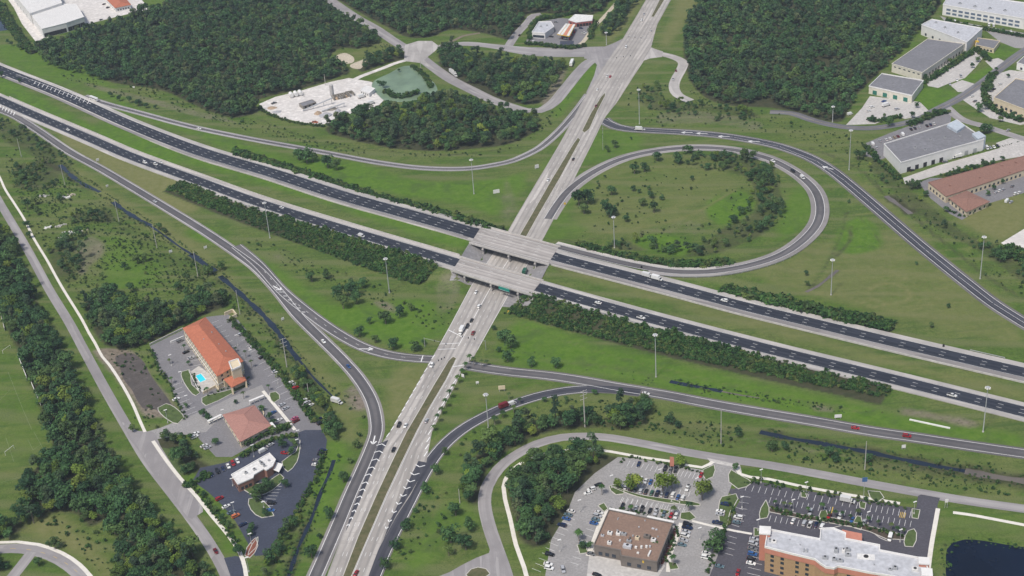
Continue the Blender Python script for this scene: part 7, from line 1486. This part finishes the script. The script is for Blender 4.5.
vehicle('van', 'white', 263, 450.8, (1, -.55), 'white van in the lane above the white-roofed restaurant'); vehicle('sedan', 'silver', 270.3, 444.8, (1, -.55), 'silver sedan in the lane above the white-roofed restaurant, ahead of the white van', moving=True)
vehicle('sedan', 'red', 284.8, 452.8, (1, .1), 'red sedan at the rounded bed right of the white-roofed restaurant')
row('left column of the dark lot', (1, -.5), [(219.5, 498.4, 'red', 'u'), (226, 506.3, 'white', 's'), (231, 512, 'teal', 's'), (235.6, 515.8, 'orange', 'u'), (243, 524.3, 'navy', 's')], False)
row('column beside the tree bed in the dark lot', (1, .05), [(271.5, 502.8, 'black', 'u'), (270.5, 510, 'blue', 's')], False)
row('far right edge of the dark lot', (1, .05), [(322.8, 450, 'navy', 's'), (321.6, 454, 'black', 'u'), (317, 460, 'grey', 's'), (315.8, 464.5, 'white', 's')], False)
vehicle('sedan', 'dark red', 215.6, 551, (.55, 1), 'dark red sedan driving on the frontage road near the bottom left', moving=True)
# travelling vehicles: (kind, colour, x, y, heading, label, z)
bu, bdn = (.55, -1), (-.55, 1)
for k, c, x, y, d, lb in [('sedan', 'white', 476, 292, bdn, 'white sedan just below the near overpass in the left lanes'), ('suv', 'white', 479, 306.3, bu, 'white SUV below the near overpass by the centre line'), ('sedan', 'black', 471.5, 320.4, bdn, 'black sedan ahead of another queueing above the boulevard junction'), ('suv', 'black', 467.3, 326.3, bdn, 'black SUV second in the queue behind the white truck'),
                        ('box_truck', 'white', 461.4, 331.5, bdn, 'white box truck first at the stop line above the junction'), ('suv', 'dark red', 473.2, 333, bu, 'dark red SUV crossing the junction towards the overpass'), ('suv', 'white', 431.8, 365.3, bdn, 'white SUV at the left edge just below the junction'), ('suv', 'black', 399, 425, bdn, 'black SUV in the left lane below the junction beside a white car'),
                        ('sedan', 'white', 405.6, 425.4, bdn, 'white sedan beside the black SUV left of the median'), ('sedan', 'silver', 426.5, 420.6, bu, 'silver sedan right of the median heading to the junction'), ('sedan', 'black', 393.5, 449.6, bdn, 'black sedan next to the median above the chevrons'), ('sedan', 'red', 356, 573, bu, 'red sedan at the bottom edge beside the median'),
                        ('sedan', 'black', 573.3, 159, bu, 'black sedan on the right boulevard lanes above the overpass'), ('sedan', 'white', 548, 180, bdn, 'white sedan on the left boulevard lanes above the overpass'), ('sedan', 'white', 597.3, 89.5, bdn, 'white sedan left of the upper median'), ('sedan', 'dark red', 596, 105.8, bdn, 'dark red sedan beside the upper grass median'),
                        ('sedan', 'white', 607, 76, bdn, 'white sedan beside a red one below the top junction'), ('sedan', 'red', 610.2, 76.5, bdn, 'red sedan beside a white one below the top junction'), ('suv', 'white', 626, 47, bdn, 'white SUV inside the top junction'), ('suv', 'white', 641.5, 20.5, bdn, 'white SUV near the top edge on the left lanes'), ('sedan', 'silver', 644, 14, bdn, 'silver sedan nearest the top edge'),
                        ('sedan', 'white', 651, 30.8, bu, 'white sedan on the right lanes near the top edge'), ('sedan', 'dark red', 676, 70.5, (.2, 1), 'dark red sedan in the dog-leg drive'), ('sedan', 'silver', 673, 79, (.2, 1), 'silver sedan lower down the dog-leg drive')]:
    vehicle(k, c, x, y, d, lb, moving=True)
hw1 = (1, .42)
for k, c, x, y, d, lb, z in [('coach', 'white', 94, 99.5, (1, .38), 'long white coach leaving on the ramp at upper left', .3), ('sedan', 'white', 199, 128.5, (1, .22), 'white sedan alone on the upper left ramp', 0), ('sedan', 'white', 68, 129.6, (1, .42), 'white sedan on the near carriageway at far left', .4), ('suv', 'white', 145, 162.4, (1, .43), 'white SUV leading a pair on the near carriageway at left', .5),
                           ('suv', 'white', 155.6, 164.2, (1, .43), 'white SUV side by side with a sedan on the near carriageway', .6), ('sedan', 'white', 160.5, 162.2, (1, .43), 'white sedan side by side with an SUV on the near carriageway', .6), ('sedan', 'white', 281.8, 207.6, (1, .34), 'white sedan on the near carriageway above the left shrub bank', 2.6), ('van', 'white', 361.5, 236, (1, .32), 'white van on the near carriageway close to the overpass', 5),
                           ('sedan', 'grey', 353.8, 202, (1, .29), 'grey sedan on the far carriageway left of the overpass', 4.6), ('sedan', 'silver', 155, 201.3, (1, .62), 'silver sedan on the left ramp below the carriageways', 0), ('sedan', 'white', 323.5, 341.3, (1, 1), 'white sedan after the left ramp split', 0), ('sedan', 'blue', 348.5, 366.3, (1, 1.1), 'blue sedan on the left ramp curving down', 0),
                           ('sedan', 'white', 598.3, 302.6, (-1, -.28), 'white sedan on the near carriageway just right of the overpass', 6.6), ('pickup', 'white', 641, 317.5, (1, .28), 'white pickup on the near carriageway above the right shrub bank', 6.1), ('suv', 'white', 724.5, 300.4, (-1, -.25), 'white SUV on the far carriageway right of the loop merge', 4.6), ('pickup', 'white', 952, 395.2, (1, .25), 'white pickup on the near carriageway towards the right edge', .5),
                           ('sedan', 'white', 645.8, 393.4, (1, .17), 'white sedan on the right-hand ramp where two lanes join', 0), ('sedan', 'red', 855.5, 427.8, (1, .17), 'small red sedan on the long right-hand ramp', 0), ('suv', 'red', 907, 435.8, (1, .15), 'bright red SUV on the long right-hand ramp further right', 0), ('sedan', 'white', 773, 161, (1, .6), 'white sedan first on the loop ramp curve', 0), ('suv', 'black', 793, 171, (1, .7), 'black SUV on the loop ramp curve', 0),
                           ('van', 'white', 802.5, 177.6, (1, .8), 'white van on the loop ramp curve ahead of the black SUV', 0), ('box_truck', 'white', 640, 129.7, (1, .03), 'white box truck at the start of the outer ramp', 0)]:
    vehicle(k, c, x, y, d, lb, z=z, moving=True, zoff=.12)
vehicle('box_truck', 'white', 647.5, 276.2, (1, .25), 'white flatbed style box truck stopped on the loop merge lane', z=6.1, moving=True); vehicle('box_truck', 'white', 657, 279, (1, .25), 'second white truck hitched behind on the loop merge lane', z=6.0, moving=True)
vehicle('box_truck', 'dark red', 505, 406.2, (1, -.38), 'dark red box truck climbing the curving lower ramp', moving=True); vehicle('van', 'white', 512, 403.6, (1, -.38), 'white van just ahead of the dark red truck on the lower ramp', moving=True)
vehicle('box_truck', 'green', 525, 272, (.5, -1), 'green box truck passing between the two overpass decks', moving=True)
vehicle('semi', 'white', 572, 63.5, (.4, -1), 'white articulated truck parked on the side road beside the wood', moving=True); vehicle('semi', 'white', 453.5, 74.2, (1, .8), 'white articulated truck parked on the pale road right of the green pond')
vehicle('sedan', 'black', 519.5, 35, (.6, -1), 'black sedan in the side road left of the fuel station'); vehicle('sedan', 'white', 546.5, 35.5, (1, .1), 'white sedan in front of the fuel station shop'); vehicle('sedan', 'black', 551.5, 36.5, (1, .1), 'black sedan between shop and fuel canopy'); vehicle('sedan', 'red', 574.5, 32, (.5, -1), 'red sedan right of the fuel canopy'); vehicle('suv', 'white', 534, 42, (1, .1), 'white SUV at the verge below the fuel station shop')
row('lot left of the white warehouse', (-.8, -1), [(868, 147, 'white', 's'), (872.5, 144, 'white', 'v'), (876.5, 147.5, 'silver', 's'), (880, 140.8, 'silver', 's'), (886.5, 139.5, 'white', 's'), (890, 138.2, 'white', 's'), (894.5, 137, 'tan', 's'), (898, 136, 'dark red', 's'), (902.5, 134.4, 'white', 'v')])
row('lot above the white warehouse', (-.8, -1), [(911, 129, 'black', 's'), (915, 128, 'black', 's'), (919.5, 127, 'silver', 's'), (927, 125.5, 'black', 's'), (930.5, 124.5, 'navy', 's'), (934, 123.6, 'white', 's')])
row('lot at the right end of the white warehouse', (.8, 1), [(987, 148, 'white', 'v'), (990.5, 147.4, 'silver', 's'), (994, 146.6, 'white', 's'), (997.5, 145.6, 'black', 's')])
vehicle('box_truck', 'white', 957, 157, (-1, .2), 'white box truck backed at the white warehouse doors'); vehicle('sedan', 'grey', 945, 161.5, (1, -.2), 'grey sedan beside the warehouse doors'); vehicle('sedan', 'black', 912, 170, (1, -.3), 'black sedan near the lower corner of the white warehouse')
row('lot beside the long brown roof', (1, -.9), [(996, 192, 'silver', 's'), (999.5, 190.5, 'white', 's'), (1003, 189.4, 'silver', 's'), (1007, 201, 'white', 'v'), (1011, 201.8, 'silver', 's'), (1015.5, 193.6, 'white', 'u'), (1019, 192.4, 'white', 's'), (1012.5, 186, 'grey', 's')])
row('yard in front of the green doors', (1, -.3), [(868.5, 111, 'white', 's'), (872, 107, 'white', 'u'), (884, 101, 'blue', 's'), (886, 105.5, 'white', 'b'), (897, 109, 'silver', 'u'), (873, 117, 'white', 's'), (850, 114, 'white', 'v')])
row('lot beside the long cream unit', (.5, 1), [(928, 72, 'black', 's'), (932, 69.5, 'navy', 's'), (940, 66, 'black', 's'), (946, 62.5, 'grey', 's'), (951, 60, 'black', 's'), (957, 80, 'white', 's'), (961, 76, 'silver', 'u'), (950, 84, 'silver', 's'), (972, 63, 'white', 's')])
row('yard below the long white factory unit', (.3, 1), [(955, 22, 'white', 'v'), (966, 25, 'silver', 's'), (989, 25, 'white', 'v'), (993.5, 25.6, 'white', 'v'), (1003, 29, 'grey', 's'), (1011, 31, 'white', 's'), (1017, 33, 'black', 's')])
row('yard left of the right-edge unit', (1, -.5), [(986, 94, 'black', 's'), (994, 89, 'black', 's'), (1000, 84, 'white', 's'), (1008, 130, 'silver', 's')])
row('white factory yard at top left', (1, -.4), [(104, 4, 'black', 's'), (108, 7.5, 'black', 'u'), (101, 19.5, 'grey', 's'), (138, 6, 'white', 's')])
vehicle('box_truck', 'white', 337, 405 - 3, (1, .3), 'white truck on the bare earth left of the ramp', zoff=.02); vehicle('van', 'white', 343, 393 + 1.5, (1, .4), 'white van on the bare earth left of the ramp, upper of two', zoff=.02) if False else None
vehicle('box_truck', 'white', 362, 97, (1, -.3), 'white truck near the site office in the gravel yard', zoff=.06); vehicle('box_truck', 'white', 371, 103.5, (1, -.3), 'white truck by the trees at the right end of the gravel yard', zoff=.06); vehicle('pickup', 'orange', 315, 122, (1, .1), 'orange pickup at the lower edge of the gravel yard', zoff=.06); vehicle('pickup', 'grey', 274, 103, (1, -.3), 'grey pickup at the left corner of the gravel yard', zoff=.06)

row('upper right side of the orange-roofed hotel lot', (1, -.55), [(237, 327, 'grey', 's'), (241, 334, 'silver', 'u'), (252, 347, 'white', 's'), (262, 357, 'black', 's'), (275, 371, 'silver', 's')], False)
row('left side of the orange-roofed hotel lot', (1, -.4), [(186, 352, 'black', 's'), (191, 358, 'silver', 's'), (180, 341, 'grey', 'u'), (176, 399, 'white', 's')], False)
row('yard between the estate roads', (1, -.5), [(972, 96, 'white', 's'), (975, 101, 'grey', 's'), (1000, 112, 'silver', 's'), (1006, 114, 'black', 's'), (1012, 116, 'white', 'u')])
row('lot of the fuel station', (1, .1), [(537, 37, 'silver', 's'), (566, 38.5, 'white', 's'), (581, 28, 'navy', 's'), (584, 33, 'white', 'p'), (556, 22, 'grey', 's')])
# ------------------------------------------------------------------ masts, poles and signs
def fith(base, top, lo=4, hi=45):
    g = P(*base); best = min(np.arange(lo, hi, .5), key=lambda z: math.hypot(P(*top, z)[0] - g[0], P(*top, z)[1] - g[1])); return float(best)
def mast(top, base, label, group='high lighting masts of the interchange'):
    h = fith(base, top); x, y = P(*base); z = gz_(x, y); t = empty('lighting_mast', (x, y, z)); tag(t, label, 'light mast', group)
    b = MB(); b.cyl(0, 0, 0, .55, .6, 8); b.build('base', CONC, t); b = MB(); b.cyl(0, 0, .5, .34, h - .5, 8, 0, .16); b.build('pole', STEEL, t)
    b = MB(); b.cyl(0, 0, h - .35, 1.1, .3, 12); o = b.build('lamp_ring', STEEL, t)
    for k in range(6): a = k * math.pi / 3; b = MB(); b.box(1.2 * math.cos(a), 1.2 * math.sin(a), h - .75, .8, .8, .45, a, 0, .7); b.build('floodlight', WHT, o)
for tp, bs, lb in [((261, 203), (270, 238), 'tall lighting mast rising over the left shrub bank'), ((383, 258), (389.5, 293), 'tall lighting mast below the overpass approach, left of the boulevard'), ((470, 159), (474, 194), 'tall lighting mast on the green between far carriageway and upper ramp'), ((613, 216.5), (614.5, 248), 'tall lighting mast inside the loop ramp'),
                   ((638, 89), (639.5, 124), 'tall lighting mast right of the boulevard near the outer ramp'), ((850, 130), (849, 170), 'tall lighting mast outside the outer ramp left of the warehouse'), ((832.5, 259), (831, 295), 'tall lighting mast on the olive grass right of the loop'), ((985, 236.5), (980, 279), 'tall lighting mast near the right edge beyond the outer ramp'),
                   ((987, 387), (983, 432), 'tall lighting mast at lower right beside the near carriageway'), ((484, 394), (488.5, 428), 'tall lighting mast between the junction and the lower ramp'), ((656, 334), (656, 377), 'tall lighting mast below the right shrub bank'), ((833.5, 106), (832.5, 122), 'shorter lighting mast at the edge of the top right woodland'), ((606, 32), (606.5, 45), 'short lighting mast beside the top junction')]:
    mast(tp, bs, lb)
def upole(top, base, label, arms=0, group=None, r=.2, mat=None):
    h = fith(base, top, 3, 40); x, y = P(*base); t = empty('utility_pole', (x, y, 0), .5); tag(t, label, 'utility pole', group)
    b = MB(); b.cyl(0, 0, 0, r * 1.4, h, 8, 0, r * .8); b.build('pole', mat or WOODP, t)
    for k in range(arms):
        b = MB(); z = h - .6 - k * 2.6; b.box(0, 0, z, 4.6, .18, .18); o = b.build('crossarm', WOODP, t)
        for s_ in (-2.1, 0, 2.1): b = MB(); b.cyl(s_, 0, z + .18, .09, .35, 6); b.build('insulator', STEEL, o)
for i, (tp, bs) in enumerate([((16, 139), (21.5, 157)), ((59, 165), (65, 185)), ((112, 200), (119, 221.5)), ((151, 225), (157, 248)), ((191, 252), (198, 276.5)), ((234, 290.5), (240, 314))]): upole(tp, bs, ordn(i, 6, 'slanting line of poles along the left canal'), 0, 'poles along the left canal')
upole((280, 339), (287, 367), 'steel pole with three crossarms by the canal right of the hotel lot', 3, r=.26); upole((582, 390.5), (585, 427), 'tall pole with three crossarms below the joining ramps', 3, r=.28); upole((721, 410), (721, 444), 'plain concrete pole below the right-hand ramp, middle'); upole((866.5, 441), (864.8, 469.5), 'plain concrete pole beside the ditch at lower right')
upole((307, 383), (309, 396), 'short pole at the right edge of the hotel lot'); upole((325, 74), (325.5, 85), 'thin pole at the wood edge above the gravel yard'); upole((302.5, 92), (304, 97), 'thin pole beside the white tanks'); upole((457, 489), (460, 503), 'thin pole beside the belt of trees left of the bend'); upole((419, 61), (421, 70), 'thin pole by the top of the green pond')
for i, (tp, bs) in enumerate([((1, 315), (5, 331)), ((18, 356), (27, 379)), ((32, 385), (41, 406)), ((46, 414), (53, 431))]):
    a, c = np.array(P(*tp)), np.array(P(*bs)); d = c - a; t = empty('field_fence', (*a, 0)); tag(t, ('topmost', 'second', 'third', 'lowest')[i] + ' white fence panel along the right edge of the sports field', 'fence', 'white fence panels of the sports field')
    b = MB(); b.box(*(d / 2), .3, np.linalg.norm(d), .25, 1.9, math.atan2(d[1], d[0])); b.build('panel', WHT, t)
    for k in range(4): b = MB(); p = d * k / 3; b.cyl(p[0], p[1], 0, .14, 2.5, 6); b.build('post', STEEL, t)
def goal(px, py, ang, label):
    x, y = P(px, py); t = empty('goal_frame', (x, y, 0), ang); tag(t, label, 'goal', 'goal frames')
    for s_ in (-3.6, 3.6): b = MB(); b.cyl(s_, 0, 0, .1, 2.4, 6); b.build('goal_post', WHT, t)
    b = MB(); b.bar((-3.6, 0, 2.4), (3.6, 0, 2.4), .1); b.build('crossbar', WHT, t)
goal(7, 351, 1.1, 'white goal frame on the sports field near the left edge, upper one'); goal(10, 452, 1.1, 'white goal frame on the sports field near the left edge, lower one')
fl = Marks()
for a, b_ in [((6, 438), (14, 462)), ((28, 440), (33, 450)), ((33, 450), (42, 444)), ((34, 432), (48, 458)), ((8, 372), (24, 412)), ((10, 390), (0, 400)), ((24, 412), (32, 430)), ((0, 483), (24, 476))]: fl.seg(P(*a), P(*b_), .1, .06)
fl.build('field_lines', plain('faded_line_paint', (.24, .28, .18), .9))
def lot_lamp(top, base, label, group):
    h = fith(base, top, 4, 16); x, y = P(*base); t = empty('parking_lamp', (x, y, 0), .4); tag(t, label, 'street lamp', group)
    b = MB(); b.cyl(0, 0, 0, .4, .8, 8); b.build('base', CONC, t); b = MB(); b.cyl(0, 0, .8, .12, h - .8, 6, 0, .08); b.build('pole', STEEL, t)
    b = MB(); b.box(0, 0, h, 1.9, .6, .25); b.build('lamp_head', WHT, t)
L_ = [((231, 502.5), (234.5, 514)), ((248, 534), (251.5, 544)), ((250.6, 445.6), (254, 457)), ((296.5, 431), (300.6, 449)), ((262, 502), (264, 508)), ((230, 479), (233, 486)), ((296, 440), (298, 447)), ((245, 558), (249, 572))]
for i, (a, c) in enumerate(sorted(L_)): lot_lamp(a, c, ordn(i, len(L_), 'white lamps in the dark restaurant lot'), 'lamps of the dark restaurant lot')
L_ = [((170, 355), (172, 366)), ((207, 345), (208, 356)), ((236, 335), (238, 346)), ((180, 372), (182, 383)), ((250, 350), (252, 361)), ((186, 396), (188, 407)), ((276, 372), (278, 384)), ((222, 410), (224, 420)), ((165, 410), (168, 423))]
for i, (a, c) in enumerate(sorted(L_)): lot_lamp(a, c, ordn(i, len(L_), 'lamps in the orange-roofed hotel lot'), 'lamps of the orange-roofed hotel lot')
L_ = [((760, 470), (761, 483)), ((806, 482), (806, 495)), ((914, 502), (914, 514)), ((900, 530), (900, 542)), ((848, 534), (848, 520)), ((741, 497), (742, 508)), ((758, 520), (758, 531)), ((868, 512), (868, 524)), ((793, 500), (793, 511))]
for i, (a, c) in enumerate(sorted(l for l in L_ if l[1][1] > l[0][1])): lot_lamp(a, c, ordn(i, 8, 'lamps in the tan hotel lot'), 'lamps of the tan hotel lot')
L_ = [((612, 476), (612, 488)), ((660, 470), (660, 482)), ((697, 478), (697, 490)), ((560, 540), (560, 552)), ((700, 528), (700, 540)), ((580, 500), (580, 512))]
for i, (a, c) in enumerate(sorted(L_)): lot_lamp(a, c, ordn(i, len(L_), 'lamps in the brown-roofed restaurant lot'), 'lamps of the brown-roofed restaurant lot')
# signs
t = empty('overhead_sign', (*P(505, 288, 7.2), 0), math.atan2(*(Q1 - L1)[::-1])); tag(t, 'wide green road sign hung on the side of the near overpass', 'road sign')
b = MB(); b.box(0, -1.0, 5.6, 9.0, .2, 2.6); b.build('panel', GREENS, t); b = MB(); b.box(0, -1.12, 5.75, 8.6, .04, .08); b.box(0, -1.12, 8.0, 8.6, .04, .08); b.build('border', PAINT, t)
for s_ in (-3, 3): b = MB(); b.box(s_, -.5, 6.4, .15, 1.0, .15); b.build('bracket', STEEL, t)
def boxsign(px, py, w_, h_, z0, mat, ang, label, name='road_sign', cat='road sign', zz=None, posts=2):
    z = zz if zz is not None else gz(*P(px, py)); x, y = P(px, py, z); t = empty(name, (x, y, z), ang); tag(t, label, cat)
    b = MB(); b.box(0, 0, z0, w_, .2, h_); b.build('panel', mat, t)
    for k in range(posts): s_ = 0 if posts == 1 else (-1 + 2 * k) * w_ * .35; b = MB(); b.cyl(s_, .18, 0, .12, z0 + h_ * .8, 6); b.build('post', STEEL, t)
boxsign(672, 470, 2.2, 6.0, 2.5, ORANGE, -.2, 'tall orange-red pylon sign standing among the parked cars', 'pylon_sign', 'sign'); boxsign(863.5, 500, 2.6, 2.6, 11.5, BLUEM, 0, 'blue sign on a tall thin pole above the tan hotel lot', 'pylon_sign', 'sign', posts=1)
boxsign(496.5, 193.5, 5.0, 3, .3, WHT, .2, 'white cabinet standing on the green left of the boulevard', 'equipment_cabinet', 'cabinet'); boxsign(838, 419, 4, 2, 1, WHT, 0, 'white road sign on the verge of the right-hand ramp'); boxsign(903.5, 449.5, 2.2, 2.0, 1, WHT, 0, 'pair of white boxes beside the ditch at lower right', 'marker_sign', 'sign'); boxsign(946, 508, 1.6, 2.0, 3.5, WHT, 0, 'white lamp-like sign at the entrance right of the hotel lot', 'entrance_sign', 'sign')
boxsign(98, 162, 2.4, 2, 1.2, WHT, .6, 'small white sign between the left ramp and near carriageway'); boxsign(107.5, 187.5, 2.0, 1.4, 1, WHT, .6, 'small white sign below the left ramp, upper'); boxsign(205.8, 249.5, 2.4, 1.8, 1, WHT, .6, 'small white sign below the left ramp, lower'); boxsign(171, 253.5, 2.4, 1.8, 1, WHT, .6, 'white sign on rough ground left of the canal'); boxsign(283, 321, 2, 1.6, 1, WHT, .6, 'small white sign left of the ramp split')
boxsign(463, 378, 2.0, 2.0, .8, WHT, -.6, 'small white sign at the boulevard edge below the junction'); boxsign(477.5, 384.5, 1.8, 1.4, .8, WHT, 0, 'small white sign on the green right of the boulevard'); boxsign(502, 391.5, 4.0, 2.6, 1.5, CREAM, 0, 'pale framed sign right of the nearest lighting mast')
boxsign(537, 169, 3.4, 3, .8, WHT, .4, 'white sign left of the boulevard above the overpass'); boxsign(524, 264.6, 2, 1, .5, WHT, 0, 'small white sign between the decks', zz=.1) if False else None
boxsign(508.5, 313.5, 1.2, 1.8, .4, YEL, 0, 'small yellow warning sign right of the boulevard below the overpass'); boxsign(565, 205.5, 1.6, 1.6, .8, YEL, 0, 'small yellow warning sign beside the loop ramp start')
boxsign(201, 88.5, 1.6, 1.4, 1, WHT, 0, 'small white post sign at the edge of the upper left woodland'); boxsign(134, 88.5, 2, 1.4, .8, WHT, 0, 'white box in the scrub below the upper left woodland'); boxsign(323, 465, 2, 1.5, 1, WHT, .4, 'small white sign on the grass right of the narrow canal') if False else None
# guard rails and concrete barriers along the carriageways
def rail(c, i0, i1, off, label, name='guard_rail', h=.75, th=.12, mat=None, cat='guard rail', posts=True):
    i0, i1 = min(i0, i1), max(i0, i1); cc = c[i0:i1 + 1]; n = normals2(cc); q = cc[:, :2] + n * off; o0 = q[0]; t = empty(name, (*o0, 0)); tag(t, label, cat)
    b = MB()
    for i in range(len(q) - 1):
        a, e = q[i] - o0, q[i + 1] - o0; z1, z2 = cc[i, 2] + .05, cc[i + 1, 2] + .05; d = e - a; u = np.array([-d[1], d[0]]) / np.linalg.norm(d) * th / 2; lo = .4 * h if posts else -.3
        b.add([(*(a - u), z1 + lo), (*(a + u), z1 + lo), (*(e + u), z2 + lo), (*(e - u), z2 + lo), (*(a - u), z1 + h), (*(a + u), z1 + h), (*(e + u), z2 + h), (*(e - u), z2 + h)], [(3, 2, 1, 0), (4, 5, 6, 7), (0, 1, 5, 4), (1, 2, 6, 5), (2, 3, 7, 6), (3, 0, 4, 7)])
    b.build('rail' if posts else 'barrier_wall', mat or METAL, t)
    if posts:
        b = MB()
        for i in range(len(q)): b.box(*(q[i] - o0), cc[i, 2] - .6, .15, .15, .6 + h * .95)
        o = b.build('rail_posts', STEEL, t); o['kind'] = 'stuff'
rail(A, kR + 1, len(A) - 8, -11.2, 'pale barrier along the inner edge of the far carriageway right of the overpass', 'concrete_barrier', .85, .5, CONC, 'barrier', False)
rail(B, B_at(0), B_at(452), 9.6, 'pale barrier along the inner edge of the near carriageway left of the overpass', 'concrete_barrier', .85, .45, CONC, 'barrier', False)
rail(A, A_at(970), A_at(995), 10.5, 'short guard rail on the far shoulder near the right edge'); rail(A, A_at(425), A_at(478), 11.6, 'guard rail on the far shoulder leading to the overpass'); rail(R2, idx_at(R2, 660, 271.5, 6.1), idx_at(R2, 790, 250, 3.2), 7.3, 'guard rail on the outer side of the loop ramp bend')
rail(B, B_at(545), B_at(700), -9.3, 'guard rail above the right shrub bank'); rail(B, B_at(250), B_at(450), -9.3, 'guard rail above the left shrub bank')
q = [np.array(P(*p)) for p in ((909.5, 420), (950, 428.7))]; d = q[1] - q[0]; b = MB(); b.box(*(d / 2), 0, np.linalg.norm(d), .8, .7, math.atan2(d[1], d[0])); o = b.build('concrete_barrier', WHT); o.location = (*q[0], 0); tag(o, 'loose white barrier lying between near carriageway and right-hand ramp', 'barrier')
# shoulder barrels (dark), traffic signal masts
for i, (x, y, z) in enumerate([(801, 312, 4.0), (943.5, 346.5, .6), (641.5, 268, 6.4), (398, 204, 5.8)]):
    X, Y = P(x, y, z); b = MB(); b.cyl(0, 0, 0, .7, 1.3, 10, 0, .55); b.cyl(0, 0, 1.3, .3, .25, 8); o = b.build('shoulder_drum', TYRE); o.location = (X, Y, z + .1); tag(o, ordn(sorted([801, 943.5, 641.5, 398]).index(x), 4, 'dark drums on the far carriageway shoulder'), 'drum', 'dark drums on the shoulder')
def signal(base, arm_to, label):
    x, y = P(*base); a = np.array(P(*arm_to)) - (x, y); L = np.linalg.norm(a); t = empty('traffic_signal', (x, y, 0), math.atan2(a[1], a[0])); tag(t, label, 'traffic light', 'traffic signal masts')
    b = MB(); b.cyl(0, 0, 0, .2, 7, 8, 0, .14); b.build('post', METAL, t); b = MB(); b.bar((0, 0, 6.4), (L, 0, 6.9), .1); o = b.build('arm', METAL, t)
    for k in (.45, .7, .95): b = MB(); b.box(L * k, 0, 5.8, .4, .4, 1.1); b.build('signal_head', TYRE, o)
signal((486, 350), (462, 345), 'traffic signal mast at the right of the boulevard junction, arm over the lanes'); signal((434, 372), (446, 366), 'traffic signal mast at the left of the boulevard junction'); signal((425, 347), (448, 353), 'traffic signal mast above the left ramp end'); signal((603, 150), (603, 132), 'traffic signal mast beside the start of the outer ramp'); signal((604, 66), (632, 62), 'traffic signal mast at the lower left of the top junction'); signal((652, 45), (628, 43), 'traffic signal mast at the upper right of the top junction')
# haze: the air between
b = MB(); b.box(0, 1500, -2, 9000, 9000, 490); o = b.build('haze'); hm = bpy.data.materials.new('haze_air'); hm.use_nodes = True; ht = hm.node_tree; ht.nodes.clear()
ho = ht.nodes.new('ShaderNodeOutputMaterial'); pv = ht.nodes.new('ShaderNodeVolumePrincipled'); pv.inputs['Color'].default_value = (.72, .84, 1, 1); pv.inputs['Density'].default_value = .00006
ht.links.new(pv.outputs[0], ho.inputs['Volume']); o.data.materials.append(hm); tag(o, None, None, None, 'stuff')
